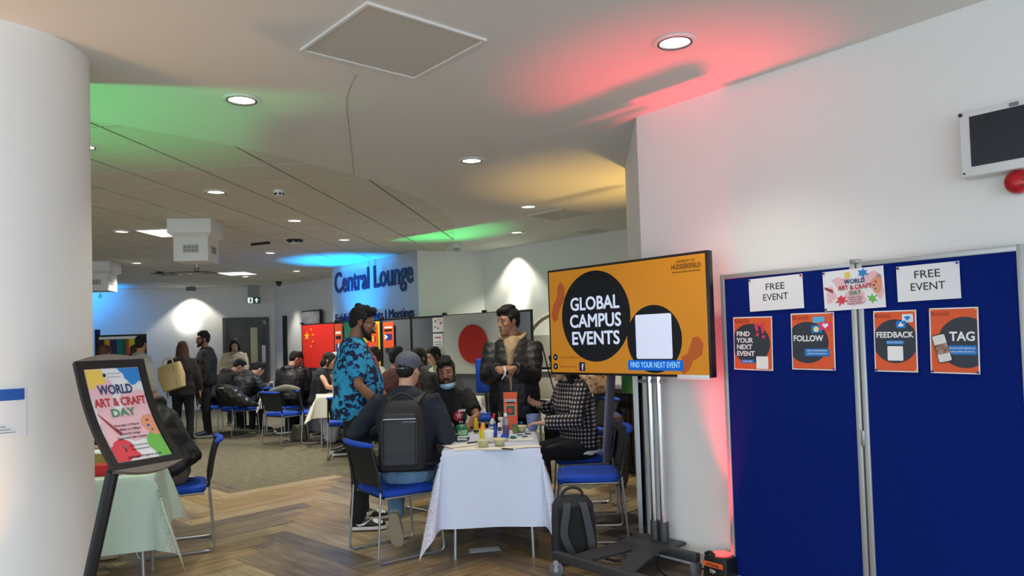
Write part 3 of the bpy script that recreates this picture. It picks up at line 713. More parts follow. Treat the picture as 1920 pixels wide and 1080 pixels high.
# follow
t, w_, h_ = poster(1.108, 1.238, 1.348, 1.540, 'orange FOLLOW poster with heart and smiley bubbles on the navy board', ORG, tilt=R(0.8))
c = (-w_ / 2 + 0.006, -h_ / 2 + 0.006, w_ / 2 - 0.006, h_ / 2 - 0.006)
prnt(t, 'dark_disc', circ(-0.030, -0.005, 0.118, 0.110, clip=c), -0.0032, CHAR)
text(t, 'FOLLOW', -0.022, 0.002, 0.030, -0.0042, WHT, 0.05, w=0.165)
prnt(t, 'blue_tab', rrect(-0.045, -0.078, 0.090, -0.038, 0.006), -0.0042, BLU); rows(t, ['@UNICAMPUSEVENTS', '@UNICAMPUSEVENTS'], 0.024, -0.052, 0.0075, 0.016, WHT, 0.0, -0.0052, 'CENTER')
prnt(t, 'light_bubble', rrect(0.006, 0.098, 0.070, 0.130, 0.004), -0.0042, ink((90, 180, 225))); prnt(t, 'pink_bubble', rrect(0.045, 0.060, 0.102, 0.102, 0.006), -0.0050, ink((226, 60, 110))); prnt(t, 'blue_bubble', rrect(-0.004, 0.044, 0.055, 0.086, 0.004), -0.0046, BLU)
prnt(t, 'heart', [(0.074, 0.068), (0.090, 0.084), (0.088, 0.093), (0.080, 0.094), (0.074, 0.088), (0.068, 0.094), (0.060, 0.093), (0.058, 0.084)], -0.0058, WHT)
prnt(t, 'smiley_face', circ(0.024, 0.064, 0.015, n=20), -0.0058, ink((240, 226, 150)))
logo_box(t, -0.098, 0.128); pins(t, w_, h_, (None, (170, 60, 160), None, (120, 60, 180)))
# world art & craft day (landscape)
def craft_art(t, w_, h_, S=1.0, portrait=False, y0=-0.0022, parts=True):
    x0, z0, x1, z1 = -w_ / 2 + 0.003, -h_ / 2 + 0.003, w_ / 2 - 0.003, h_ / 2 - 0.003; c = (x0, z0, x1, z1); y = y0
    PINK = ink((232, 186, 196)); YL = ink((236, 200, 92)); BL = ink((40, 132, 208)); RD = ink((216, 62, 76)); GR = ink((108, 186, 80)); PAL = ink((222, 152, 120)); MAR = ink((150, 60, 62))
    if portrait:
        for i, (cx, cz, rx, rz) in enumerate(((-0.30, 0.25, 0.17, 0.2), (0.30, 0.15, 0.22, 0.12), (-0.32, -0.1, 0.16, 0.2), (0.12, -0.1, 0.2, 0.16), (0.38, 0.05, 0.1, 0.2))): prnt(t, 'pink_wash', blob(cx * w_, cz * h_, rx * w_ * 1.2, rz * h_, i + 3, clip=c), y, PINK)
        prnt(t, 'yellow_splash', blob(-0.42 * w_, 0.45 * h_, 0.26 * w_, 0.13 * h_, 1.2, clip=c), y - 0.001, YL); prnt(t, 'blue_splash', blob(0.38 * w_, 0.46 * h_, 0.24 * w_, 0.12 * h_, 2.7, clip=c), y - 0.001, BL)
        prnt(t, 'red_splash', blob(-0.36 * w_, -0.40 * h_, 0.26 * w_, 0.15 * h_, 4.4, amp=0.4, clip=c), y - 0.001, RD); prnt(t, 'green_splash', blob(0.42 * w_, -0.36 * h_, 0.16 * w_, 0.14 * h_, 6.1, amp=0.4, clip=c), y - 0.001, GR)
        prnt(t, 'palette', blob(0.40 * w_, -0.12 * h_, 0.15 * w_, 0.12 * h_, 8.2, amp=0.12, clip=c), y - 0.0016, PAL)
        for dx, dz, cc in ((0.36, -0.07, RED), (0.34, -0.13, BLUP), (0.38, -0.18, (70, 140, 60))): prnt(t, 'paint_dab', circ(dx * w_, dz * h_, 0.025 * w_, n=14), y - 0.0024, ink(cc))
        prnt(t, 'brush', [(-0.47 * w_, 0.05 * h_), (-0.43 * w_, 0.03 * h_), (-0.17 * w_, -0.18 * h_), (-0.22 * w_, -0.21 * h_)], y - 0.0016, MAR)
    else:
        for i, (cx, cz, rx, rz) in enumerate(((-0.2, 0.2, 0.12, 0.14), (0.30, 0.25, 0.14, 0.16), (-0.38, -0.1, 0.08, 0.2), (0.05, -0.2, 0.16, 0.18), (0.42, 0.0, 0.06, 0.3))): prnt(t, 'pink_wash', blob(cx * w_, cz * h_, rx * w_, rz * h_, i + 3, clip=c), y, PINK)
        prnt(t, 'yellow_splash', star(0.02 * w_ - 0.03, 0.36 * h_, 0.020, 7, 0.7, jit=0.2), y - 0.001, YL); prnt(t, 'blue_splash', star(0.18 * w_, 0.38 * h_, 0.028, 6, 0.55, jit=0.25), y - 0.001, BL)
        prnt(t, 'red_splash', star(-0.20 * w_, -0.26 * h_, 0.034, 7, 0.5, jit=0.3), y - 0.001, RD); prnt(t, 'green_splash', star(0.30 * w_, -0.26 * h_, 0.026, 6, 0.5, jit=0.3), y - 0.001, GR)
        prnt(t, 'palette', blob(0.38 * w_, 0.05 * h_, 0.026, 0.040, 8.2, amp=0.12, clip=c), y - 0.0016, PAL)
        for dx, dz, cc in ((0.37, 0.13, RED), (0.34, 0.05, (60, 30, 110)), (0.36, -0.04, (70, 140, 60))): prnt(t, 'paint_dab', circ(dx * w_, dz * h_, 0.005, n=14), y - 0.0024, ink(cc))
        prnt(t, 'brush', [(-0.48 * w_, 0.12 * h_), (-0.47 * w_, 0.05 * h_), (-0.33 * w_, -0.06 * h_), (-0.34 * w_, 0.03 * h_)], y - 0.0016, MAR)
t, w_, h_ = poster(1.300, 1.547, 1.610, 1.752, 'landscape World Art and Craft Day poster across the board joint', None, tilt=R(-1.2))
craft_art(t, w_, h_)
NV, CR_, GN = ink((34, 62, 112)), ink((182, 44, 52)), ink((70, 140, 96))
text(t, 'WORLD', 0.01, 0.030, 0.0215, -0.0055, NV, 0.045, w=0.105); text(t, 'ART & CRAFT', 0.01, 0.000, 0.0215, -0.0055, CR_, 0.045, w=0.170); text(t, 'DAY', 0.01, -0.028, 0.0200, -0.0055, GN, 0.045)
rows(t, ['Thursday 13 March', '11.00am to 3.00pm', 'Central Lounge', 'Opposite Cafe Central'], 0.01, -0.043, 0.0065, 0.0105, ink((110, 84, 92)), 0.0, -0.0055, 'CENTER')
pins(t, w_, h_, ((90, 30, 40), None, (30, 60, 60), None))
# feedback
t, w_, h_ = poster(1.547, 1.234, 1.747, 1.532, 'orange FEEDBACK poster with thumb bubbles on the navy board', ORG, tilt=R(0.8))
c = (-w_ / 2 + 0.006, -h_ / 2 + 0.006, w_ / 2 - 0.006, h_ / 2 - 0.006)
prnt(t, 'dark_disc', circ(0, 0.0, 0.104, 0.106, clip=c), -0.0032, CHAR); text(t, 'FEEDBACK', 0, 0.018, 0.027, -0.0042, WHT, 0.05, w=0.172)
prnt(t, 'blue_tab', rrect(-0.042, -0.016, 0.042, 0.004, 0.009), -0.0042, BLU); text(t, 'SCAN BELOW', 0, -0.010, 0.008, -0.0052, WHT)
prnt(t, 'white_card', rrect(-0.036, -0.094, 0.036, -0.024, 0.004), -0.0042, WHT)
prnt(t, 'white_bubble', rrect(0.036, 0.090, 0.086, 0.130, 0.006), -0.0042, ink((214, 232, 242))); prnt(t, 'blue_bubble', rrect(0.008, 0.062, 0.054, 0.098, 0.006), -0.0050, BLU)
for ox, oz, s, cc in ((0.031, 0.080, 1, WHT), (0.061, 0.110, -1, BLU)):
    prnt(t, 'thumb', [(ox - 0.012, oz - 0.009 * s), (ox + 0.010, oz - 0.009 * s), (ox + 0.012, oz + 0.002 * s), (ox + 0.002, oz + 0.003 * s), (ox + 0.003, oz + 0.012 * s), (ox - 0.003, oz + 0.011 * s), (ox - 0.006, oz + 0.002 * s), (ox - 0.012, oz + 0.001 * s)], -0.0060, cc)
logo_box(t, -0.084, 0.124, 0.85); pins(t, w_, h_, (YEL, YEL, (30, 60, 130), YEL))
# tag
t, w_, h_ = poster(1.803, 1.230, 2.007, 1.532, 'orange TAG poster with a phone picture, rightmost on the navy board', ORG, tilt=R(1.0))
c = (-w_ / 2 + 0.006, -h_ / 2 + 0.006, w_ / 2 - 0.006, h_ / 2 - 0.006)
prnt(t, 'dark_disc', circ(0.045, -0.008, 0.112, 0.116, clip=c), -0.0032, CHAR); text(t, 'TAG', 0.034, 0.000, 0.040, -0.0042, WHT, 0.05, w=0.104)
prnt(t, 'blue_tab', rrect(-0.028, -0.064, 0.092, -0.022, 0.004), -0.0042, BLU); rows(t, ['@UNICAMPUSEVENTS', '#UNICAMPUSEVENTS'], 0.032, -0.038, 0.0075, 0.016, WHT, 0.0, -0.0052, 'CENTER')
def rotp(pts, a, cx, cz): return [(cx + (x * math.cos(a) - z * math.sin(a)), cz + (x * math.sin(a) + z * math.cos(a))) for x, z in pts]
prnt(t, 'phone_outline', rotp(rrect(-0.030, -0.066, 0.030, 0.066, 0.008), R(14), -0.050, -0.035), -0.0056, BLK)
prnt(t, 'phone_screen', rotp(rrect(-0.027, -0.062, 0.027, 0.062, 0.006), R(14), -0.050, -0.035), -0.0064, ink((222, 222, 218)))
prnt(t, 'phone_picture', rotp(rect(-0.027, -0.024, 0.027, 0.022), R(14), -0.050, -0.037), -0.0072, mat('phone_photo', (150, 120, 105), 0.5, var=0.7, scale=60))
logo_box(t, -0.084, 0.124, 0.85); pins(t, w_, h_, (YEL, YEL, (60, 60, 140), (30, 60, 130)))

# wall monitor (white frame) and alarm bell
t = empty('wall_monitor', W0 + WN * 0.055 + WD * 1.972 + V((0, 0, 2.263)), WROT, 'white framed monitor with black screen high on the right wall', 'monitor')
b = B(); box(b, (0.28, 0, 0), (0.56, 0.09, 0.295), bev=0.006); finish(b, 'frame', WHITEP, t)
b = B(); box(b, (0.28, -0.046, 0.007), (0.475, 0.006, 0.225)); finish(b, 'screen', mat('monitor_screen', (30, 34, 44), 0.3), t, smooth=False)
b = B(); box(b, (0.215, -0.047, 0.132), (0.035, 0.003, 0.016)); finish(b, 'badge', mat('badge_grey', (120, 122, 126), 0.5), t, smooth=False)
for x, z, r_ in ((0.008, 0.135, 0.008), (0.012, -0.132, 0.004)):
    b = B(); lathe(b, [(r_, 0), (r_, 0.008), (r_ * 0.5, 0.01)], n=14); finish(b, 'screw', BLACKP, t, loc=(x, -0.045, z), rot=(PI / 2, 0, 0))
b = B(); box(b, (0.28, 0.07, 0), (0.2, 0.06, 0.16)); finish(b, 'wall_bracket', DKGREY, t, smooth=False)
t = empty('alarm_sounder', W0 + WN * 0.001 + WD * 2.172 + V((0, 0, 2.066)), WROT, 'round red alarm sounder on the wall below the monitor', 'alarm')
b = B(); lathe(b, [(0.052, 0), (0.052, 0.03)], n=28); finish(b, 'white_base', WHITEP, t, rot=(PI / 2, 0, 0))
b = B(); lathe(b, [(0.050, 0.03), (0.052, 0.05), (0.046, 0.072), (0.03, 0.085), (0.008, 0.088)], n=28); finish(b, 'red_dome', mat('red_plastic', (190, 18, 30), 0.3), t, rot=(PI / 2, 0, 0))
b = B()
for k in range(8):
    a = PI * k / 4; box(b, (math.cos(a) * 0.034, -0.086, math.sin(a) * 0.034), (0.014, 0.006, 0.005), ry=-a)
finish(b, 'sound_slots', ink((120, 10, 20)), t, smooth=False)
for cam_spot in ():
    pass

# notice on the column (curved)
t = empty('column_notice', (-2.48, 3.45, 0), 0, 'white notice with a blue band on the white column', 'notice')
def curved(name, a0, a1, z0, z1, r_, m_):
    b = B(); k = 10; ring = []
    for i in range(k + 1):
        a = a0 + (a1 - a0) * i / k; ring.append((math.cos(a), math.sin(a)))
    for rr in (r_, r_ + 0.0012): pass
    va = [[b.verts.new((c_ * q, s_ * q, z)) for c_, s_ in ring] for q, z in ((r_ + 0.0012, z0), (r_ + 0.0012, z1), (r_, z1), (r_, z0))]
    for u in range(4):
        for i in range(k): b.faces.new((va[u][i], va[u][i + 1], va[(u + 1) % 4][i + 1], va[(u + 1) % 4][i]))
    b.faces.new([va[u][0] for u in range(4)]); b.faces.new([va[u][k] for u in (3, 2, 1, 0)])
    return finish(b, name, m_, t)
def colhit(px, py):
    r = ray(px, py); c = V((0, 0, HC)); o = V((c.x + 2.48, c.y - 3.45)); d = V((r.x, r.y)); A = d.dot(d); Bq = o.dot(d); Cq = o.dot(o) - 0.42 ** 2
    k = (-Bq - math.sqrt(Bq * Bq - A * Cq)) / A; p = c + r * k; return math.atan2(p.y - 3.45, p.x + 2.48), p.z
aR, zT = colhit(49, 725); _, zB = colhit(49, 818); _, zb2 = colhit(45, 749)
aL = aR - 0.55
curved('sheet', aL, aR, zB, zT, 0.4205, PAPER); curved('blue_band', aL + 0.015, aR - 0.018, zb2, zT - 0.006, 0.4220, ink((16, 84, 176)))
for k in range(3): curved('printed_line', aL + 0.03, aR - 0.10 - 0.04 * k, zB + 0.022 + 0.013 * k, zB + 0.0245 + 0.013 * k, 0.4220, ink((110, 110, 120)))

# ------------------------------------------------------------------ television on its trolley
td = V((-0.661, 0.750, 0)).normalized(); TN = V((-td.y * 1.0, td.x, 0)); TROT = math.atan2(-td.y, -td.x)   # local +x runs to the right (towards camera)
TN = V((-0.750, -0.661, 0))
tvp = V((0.70, 4.60, 0))
def ontv(px, py):
    r = ray(px, py); c = V((0, 0, HC)); k = (tvp - c).dot(TN) / r.dot(TN); return c + r * k
TL_, TR_, BL_, BR_ = ontv(1024.4, 506.4), ontv(1326, 470), ontv(1032, 702), ontv(1333, 708.7)
TW = ((TR_ - TL_).length + (BR_ - BL_).length) / 2; TH = ((TL_ - BL_).length + (TR_ - BR_).length) / 2; tc_ = (TL_ + TR_ + BL_ + BR_) / 4
print('tv', TW, TH, tc_)
tv = empty('television', (tc_.x, tc_.y, tc_.z), TROT, 'large flat television showing an orange Global Campus Events slide', 'television')
b = B(); box(b, (0, 0.031, 0), (TW, 0.05, TH), bev=0.004); finish(b, 'casing', mat('tv_casing', (26, 24, 28), 0.35), tv)
b = B(); box(b, (0, 0.085, -0.05), (TW * 0.5, 0.06, TH * 0.5), bev=0.01); finish(b, 'rear_housing', BLACKP, tv)
SW, SH = TW / 2 - 0.016, TH / 2 - 0.016
def scr(name, rgb, e=0.36): return mat(name, rgb, 0.12, emit=e)
S_O = scr('screen_orange', (196, 128, 34), 0.30); S_D = scr('screen_black', (18, 20, 26), 0.10); S_W = scr('screen_white', (196, 204, 226), 0.55); S_R = scr('screen_rust', (170, 84, 40), 0.28); S_B = scr('screen_blue', (10, 92, 190), 0.5); S_L = scr('screen_bluetext', (150, 205, 235), 0.6); S_K = scr('screen_brown', (74, 46, 24), 0.2)
b = B(); plate(b, rect(-SW, -SH, SW, SH), 0.004, 0.003); screen = finish(b, 'screen', S_O, tv, smooth=False)
cl = (-SW, -SH, SW, SH)
k_ = TW / 1.35
def sx(v): return v * TW          # fractions of width / height
def sz(v): return v * TH
def pr(name, pts, y, m_): return prnt(screen, name, pts, y, m_, 0.0006)
pr('black_disc', circ(sx(-0.168), sz(0.035), TW * 0.230, TH * 0.412, n=72), 0.003, S_D)
pr('small_black_disc', circ(sx(0.195), sz(-0.185), TW * 0.158, TH * 0.285, n=60), 0.003, S_D)
pr('rust_drop', [(sx(x), sz(z)) for x, z in ((-0.462, 0.16), (-0.43, 0.24), (-0.425, 0.34), (-0.40, 0.375), (-0.375, 0.33), (-0.375, 0.22), (-0.40, 0.15), (-0.42, 0.10), (-0.43, 0.02), (-0.46, 0.0), (-0.478, 0.06))], 0.003, S_R)
pr('rust_drop', [(sx(x), sz(z)) for x, z in ((0.355, -0.40), (0.34, -0.46), (0.36, -0.475), (0.39, -0.43), (0.405, -0.37), (0.455, -0.32), (0.465, -0.23), (0.44, -0.175), (0.41, -0.18), (0.395, -0.25), (0.38, -0.31), (0.345, -0.335))], 0.003, S_R)
pr('white_card', rrect(sx(0.195) - TW * 0.104, sz(-0.165) - TH * 0.186, sx(0.195) + TW * 0.104, sz(-0.165) + TH * 0.188, 0.012), 0.0022, S_W)
pr('blue_button', rrect(sx(0.038), sz(-0.448), sx(0.355), sz(-0.362), 0.012), 0.0016, S_B)
text(screen, 'FIND YOUR NEXT EVENT', sx(0.197), sz(-0.424), TH * 0.047, 0.0008, S_L, 0.0, w=TW * 0.285)
for i, (s, ww) in enumerate((('GLOBAL', 0.330), ('CAMPUS', 0.345), ('EVENTS', 0.320))): text(screen, s, sx(-0.168), sz(0.098 - i * 0.158), TH * 0.115, 0.0018, S_W, 0.045, w=TW * ww)
text(screen, 'UNIVERSITY OF', sx(0.385), sz(0.425), TH * 0.020, 0.0028, S_K, w=TW * 0.10); text(screen, 'HUDDERSFIELD', sx(0.388), sz(0.375), TH * 0.038, 0.0028, S_K, 0.02, w=TW * 0.155); text(screen, 'Inspiring global professionals', sx(0.388), sz(0.345), TH * 0.015, 0.0028, S_K, w=TW * 0.15)
for z in (-0.335, -0.422):
    pr('round_icon', circ(sx(-0.457), sz(z), TH * 0.030, n=24), 0.0028, S_D); pr('icon_square', rrect(sx(-0.457) - TH * 0.013, sz(z) - TH * 0.012, sx(-0.457) + TH * 0.013, sz(z) + TH * 0.012, 0.003), 0.0020, scr('screen_grey', (130, 140, 150), 0.3))
text(screen, 'campusevents@hud.ac.uk', sx(-0.425), sz(-0.345), TH * 0.020, 0.0028, S_R, align='LEFT', w=TW * 0.15); text(screen, '@hudcampusevents', sx(-0.425), sz(-0.432), TH * 0.020, 0.0028, S_R, align='LEFT', w=TW * 0.12)
pr('purple_square', rrect(sx(-0.285), sz(-0.462), sx(-0.245), sz(-0.382), 0.003), 0.0028, scr('screen_purple', (46, 26, 60), 0.2)); text(screen, 'f', sx(-0.262), sz(-0.452), TH * 0.055, 0.0018, S_W, 0.03)
b = B(); plate(b, rect(-SW, -SH, SW, SH), 0.0, 0.0006)
b = B(); box(b, (TW * 0.405, 0.004, -TH / 2 + 0.002), (TW * 0.165, 0.012, 0.026), bev=0.001); finish(b, 'white_strip', PAPER, tv)
# trolley
pc = V((0.855, 4.83, 0))
stand = empty('television_trolley', (0.83, 4.76, 0), TROT, 'grey wheeled television trolley with two chrome poles', 'television stand')
iM = Matrix.Rotation(-TROT, 3, 'Z')
def loc_s(p): return iM @ (V(p) - V((0.83, 4.76, 0)))
def pole_at(px, py, z): return atz(px, py, z)
for px in (1203, 1231.5):
    q = loc_s(atz(px, 1022, 0.13)); q = V((q.x, 0.0, 0))
    for x in (q.x,):
        b = B(); tube(b, [(x, 0, 0.13), (x, 0, 1.62)], 0.021, n=20); finish(b, 'pole', CHROME, stand)
        b = B(); lathe(b, [(0.031, 0.12), (0.031, 0.255), (0.028, 0.26)], (x, 0, 0), 20); finish(b, 'collar', DKGREY, stand)
        b = B(); tube(b, [(x - 0.034, 0.012, 0.25), (x - 0.034, 0.012, 1.55)], 0.006, n=8); finish(b, 'cable_cover', mat('pale_plastic', (190, 190, 194), 0.4), stand)
    last = x
b = B(); box(b, (last - 0.06, -0.035, 1.575), (0.5, 0.03, 0.4), bev=0.005); finish(b, 'mounting_plate', DKGREY, stand)
b = B(); box(b, (last - 0.06, -0.0, 1.15), (0.20, 0.03, 0.02), bev=0.003); box(b, (last - 0.06, 0.0, 1.60), (0.2, 0.05, 0.06), bev=0.004); finish(b, 'cross_clamp', SILVER, stand)
r0, r1 = loc_s(atz(1157, 1006, 0.14)), loc_s(atz(1315, 1036, 0.14)); f0, f1 = loc_s(atz(1032, 1036, 0.14)), loc_s(atz(1245, 1086, 0.14))
by = (r0.y + r1.y) / 2; fy = (f0.y + f1.y) / 2; L0 = min(r0.x, f0.x); 
print('stand', r0, r1, f0, f1, last)
def beam(xa, xb, y):
    b = B(); box(b, ((xa + xb) / 2, y, 0.115), (abs(xb - xa), 0.045, 0.055), bev=0.004); return finish(b, 'cross_beam', DKGREY, stand)
beam(r0.x, r1.x, by); beam(f0.x, r1.x + 0.04, fy)
# curved arms joining the two beams under the poles
xm = last - 0.055
def arm(xa, xb, wa, wb, pw, dz=0.0):
    b = B(); rr = []
    for i in range(13):
        q = i / 12; x = xa + (xb - xa) * q ** pw; y = by + (fy - by) * q; w_ = wa + (wb - wa) * q
        rr.append([V((x - w_, y, 0.126 + dz)), V((x + w_, y, 0.126 + dz)), V((x + w_, y, 0.140 + dz)), V((x - w_, y, 0.140 + dz))])
    ring_loft(b, rr); finish(b, 'base_arm', DKGREY, stand)
arm(xm - 0.06, f0.x + 0.20, 0.10, 0.07, 1.7); arm(xm + 0.05, r1.x - 0.10, 0.10, 0.05, 1.2, 0.004)
b = B(); box(b, (xm, by * 0.5, 0.130), (0.34, abs(by) + 0.14, 0.022), bev=0.004); finish(b, 'base_plate', DKGREY, stand)
def caster(x, y, a):
    b = B(); lathe(b, [(0.042, -0.012), (0.046, -0.009), (0.046, 0.009), (0.042, 0.012)], n=24)
    w_ = finish(b, 'caster', mat('grey_rubber', (96, 98, 102), 0.6), stand, loc=(x, y, 0.048), rot=(PI / 2, 0, a))
    b = B(); lathe(b, [(0.016, -0.018), (0.016, 0.018)], n=14); finish(b, 'wheel_hub', SILVER, w_)
    b = B(); box(b, (0.0, 0.040, 0.015), (0.03, 0.024, 0.004)); box(b, (0, 0.03, 0.014), (0.02, 0.05, 0.003)); box(b, (0, 0.03, -0.014), (0.02, 0.05, 0.003)); finish(b, 'fork', SILVER, w_, smooth=False)
caster(f0.x + 0.045, fy - 0.03, 0.5); caster(r0.x + 0.05, by, 1.1); caster(r1.x - 0.02, by + 0.0, 1.4); caster(r1.x + 0.0, fy, 0.3)
b = B(); tube(b, [(xm + 0.05, 0.0, 0.10), (xm + 0.08, -0.12, 0.03), (xm + 0.2, -0.2, 0.006), (xm + 0.35, -0.25, 0.006)], 0.004, smooth=True, k=6, n=6); finish(b, 'power_cable', BLACKP, stand)

# folded display boards stored behind the television
def stored_board(cx, cy, ang, w_, h_, label, tilt=0.0, base=0.02, mt=NAVY, th=0.03):
    t = empty('folded_board', (cx, cy, base), ang, label, 'display board'); t.rotation_euler = (tilt, 0, ang)
    b = B(); box(b, (0, 0, h_ / 2), (w_ - 0.03, th * 0.6, h_ - 0.03)); finish(b, 'felt_panel', mt, t, smooth=False)
    b = B()
    for s in (-1, 1): box(b, (s * (w_ / 2 - 0.008), 0, h_ / 2), (0.016, th, h_))
    for z in (0.008, h_ - 0.008): box(b, (0, 0, z), (w_, th, 0.016))
    finish(b, 'aluminium_frame', ALU, t, smooth=False)
    return t
stored_board(0.93, 5.48, R(78), 0.60, 1.50, 'navy folded display board standing edge-on behind the television poles')
stored_board(1.00, 5.13, R(70), 0.26, 1.40, 'narrow navy display board behind the right television pole')

# framed flip board hanging left of the poles
t = empty('leaning_board', (0.62, 5.0, 0.60), R(100), 'slim dark framed board with a white sheet tilted beside the trolley', 'board'); t.rotation_euler = (R(5), 0, R(70))
b = B(); box(b, (0, 0, 0.30), (0.22, 0.016, 0.62), bev=0.006); finish(b, 'frame', mat('slate_plastic', (66, 62, 84), 0.4), t)
b = B(); box(b, (0.0, 0.011, 0.32), (0.18, 0.004, 0.5)); finish(b, 'white_sheet', PAPER, t, smooth=False)
b = B(); tube(b, [(0, 0.02, 0.58), (0.02, 0.10, 0.63), (0.05, 0.22, 0.66)], 0.012, smooth=True, k=4); finish(b, 'support_arm', BLACKP, t)

# ------------------------------------------------------------------ chairs
def make_chair(x, y, head, label, group='blue chairs with black mesh backs and chrome sled frames', name='sled_chair'):
    """head = direction (degrees from +x) the sitter faces"""
    t = empty(name, (x, y, 0.0025), R(head - 90), label, 'chair', group)
    if 'chair' in PROTO:
        for src in PROTO['chair']:
            o = src.copy(); COL.objects.link(o); o.parent = t
        return t
    ps = []
    b = B()
    rings = []
    for z, s in ((0.425, 0.90), (0.430, 0.97), (0.445, 1.0), (0.462, 0.99), (0.474, 0.93), (0.479, 0.80)):
        rings.append([V((x_ * s, y_ * s + 0.0, z - (0.012 if y_ > 0.19 else 0))) for x_, y_ in rrect(-0.225, -0.215, 0.225, 0.225, 0.07, 5)])
    ring_loft(b, rings); ps.append(finish(b, 'seat', BLUEF, t))
    b = B(); box(b, (0, 0.0, 0.418), (0.40, 0.40, 0.012), bev=0.004); ps.append(finish(b, 'seat_pan', BLACKP, t))
    b = B()  # mesh back, gently curved
    n = 9; rows_ = []
    for z, yb, hw in ((0.50, -0.225, 0.185), (0.60, -0.24, 0.20), (0.70, -0.262, 0.205), (0.765, -0.285, 0.205)):
        rows_.append([V((hw * (2 * i / (n - 1) - 1), yb - 0.03 * (1 - (2 * i / (n - 1) - 1) ** 2), z)) for i in range(n)])
    for th in (0.0, 0.010):
        vs = [[b.verts.new(p + V((0, th, 0))) for p in r_] for r_ in rows_]
        for i in range(3):
            for j in range(n - 1): b.faces.new((vs[i][j], vs[i][j + 1], vs[i + 1][j + 1], vs[i + 1][j]))
        if th == 0: va = vs
    for i in range(3):
        for j in (0, n - 1): b.faces.new((va[i][j], va[i + 1][j], vs[i + 1][j], vs[i][j]))
    for j in range(n - 1):
        for i in (0, 3): b.faces.new((va[i][j], va[i][j + 1], vs[i][j + 1], vs[i][j]))
    ps.append(finish(b, 'backrest', MESHB, t))
    b = B(); pts = [V((0.215 * (2 * i / 8 - 1), -0.285 - 0.03 * (1 - (2 * i / 8 - 1) ** 2), 0.778)) for i in range(9)]
    tube(b, pts, [0.016, 0.021, 0.023, 0.024, 0.024, 0.024, 0.023, 0.021, 0.016], n=10, round_=True, flat=0.85); ps.append(finish(b, 'back_cap', BLUEF, t))
    for s in (-1, 1):
        b = B(); tube(b, [(s * 0.205, -0.285, 0.77), (s * 0.212, -0.25, 0.62), (s * 0.215, -0.225, 0.46)], 0.011, n=8, smooth=True, k=3); ps.append(finish(b, 'back_upright', BLACKP, t))
        b = B()
        tube(b, fillet([(s * 0.215, -0.226, 0.50), (s * 0.228, -0.262, 0.012), (s * 0.228, 0.235, 0.012), (s * 0.215, 0.205, 0.415), (s * 0.215, -0.20, 0.42)], 0.04), 0.0085, n=8); ps.append(finish(b, 'sled_frame', SILVER, t))
        for yy in (-0.20, 0.17):
            b = B(); box(b, (s * 0.228, yy, 0.006), (0.022, 0.05, 0.012), bev=0.003); ps.append(finish(b, 'glide', mat('grey_glide', (92, 90, 110), 0.6), t))
    PROTO['chair'] = ps
    return t
PROTO = {}
def cx(px, py, z=0.0): return atz(px, py, z)
make_chair(-0.84, 5.10, 36, 'blue chair under the sitter with the grey cap and backpack')
make_chair(-2.50, 5.33, 203, 'blue chair under the black padded coat at the mint table')
make_chair(0.52, 5.34, 176, 'empty blue chair behind the floor backpack, right of the white table')
make_chair(0.55, 6.12, 180, 'blue chair with the brown check coat, under the sitter in a checked shirt')
make_chair(-0.66, 6.42, -40, 'blue chair under the man with the pale blue mask')
make_chair(-3.42, 10.86, 55, 'blue chair with a bag hung on it, behind the woman in the dark dress')
make_chair(-2.98, 11.0, 20, 'blue chair under the woman in the dark sleeveless dress')
make_chair(-4.55, 12.0, 50, 'blue chair under the dark jacket and satchel by the far table')
make_chair(-5.1, 12.45, 50, 'blue chair farthest left at the far table beside the standing bearded man')
make_chair(-3.75, 11.95, 60, 'blue chair under the sitter in a black padded coat with a hood')
make_chair(-2.18, 9.42, 100, 'blue chair half hidden behind the man in the floral shirt')
make_chair(-1.35, 8.35, 85, 'blue chair under the sitter in a maroon jumper')
make_chair(0.75, 7.7, 200, 'blue chair in the dark gap under the television')
t = empty('task_chair', (-0.24, 8.6, 0), R(180), 'high blue upholstered chair back behind the standing man in the puffer jacket', 'chair')
b = B(); box(b, (0, 0.0, 1.03), (0.42, 0.06, 0.40), bev=0.02); finish(b, 'backrest', BLUEF, t)
b = B(); box(b, (0, -0.22, 0.52), (0.44, 0.42, 0.07), bev=0.02); finish(b, 'seat', BLUEF, t)
b = B(); tube(b, [(0, -0.22, 0.5), (0, -0.22, 0.08)], 0.025); tube(b, [(0, 0.03, 0.86), (0, -0.06, 0.5)], 0.02); finish(b, 'stem', BLACKP, t)
b = B()
for k in range(5): a = 2 * PI * k / 5; tube(b, [(0, -0.22, 0.09), (math.cos(a) * 0.27, -0.22 + math.sin(a) * 0.27, 0.03)], [0.02, 0.014])
finish(b, 'star_base', BLACKP, t)

# ------------------------------------------------------------------ tables and cloths
def table(x0, y0, w_, l_, ang, label, z=0.72):
    t = empty('folding_table', (x0, y0, 0.0025), ang, label, 'table', 'trestle tables under paper cloths')
    b = B(); box(b, (0, 0, z - 0.015), (w_, l_, 0.025), bev=0.004); finish(b, 'tabletop', mat('table_laminate', (210, 208, 200), 0.5), t)
    for sx_ in (-1, 1):
        for sy in (-1, 1):
            b = B(); tube(b, [(sx_ * (w_ / 2 - 0.07), sy * (l_ / 2 - 0.10), z - 0.02), (sx_ * (w_ / 2 - 0.055), sy * (l_ / 2 - 0.05), 0.012)], 0.0125, n=10); tube(b, [(sx_ * (w_ / 2 - 0.055), sy * (l_ / 2 - 0.05), 0.0), (sx_ * (w_ / 2 - 0.055), sy * (l_ / 2 - 0.05), 0.02)], 0.015, n=10)
            finish(b, 'leg', SILVER, t)
    return t
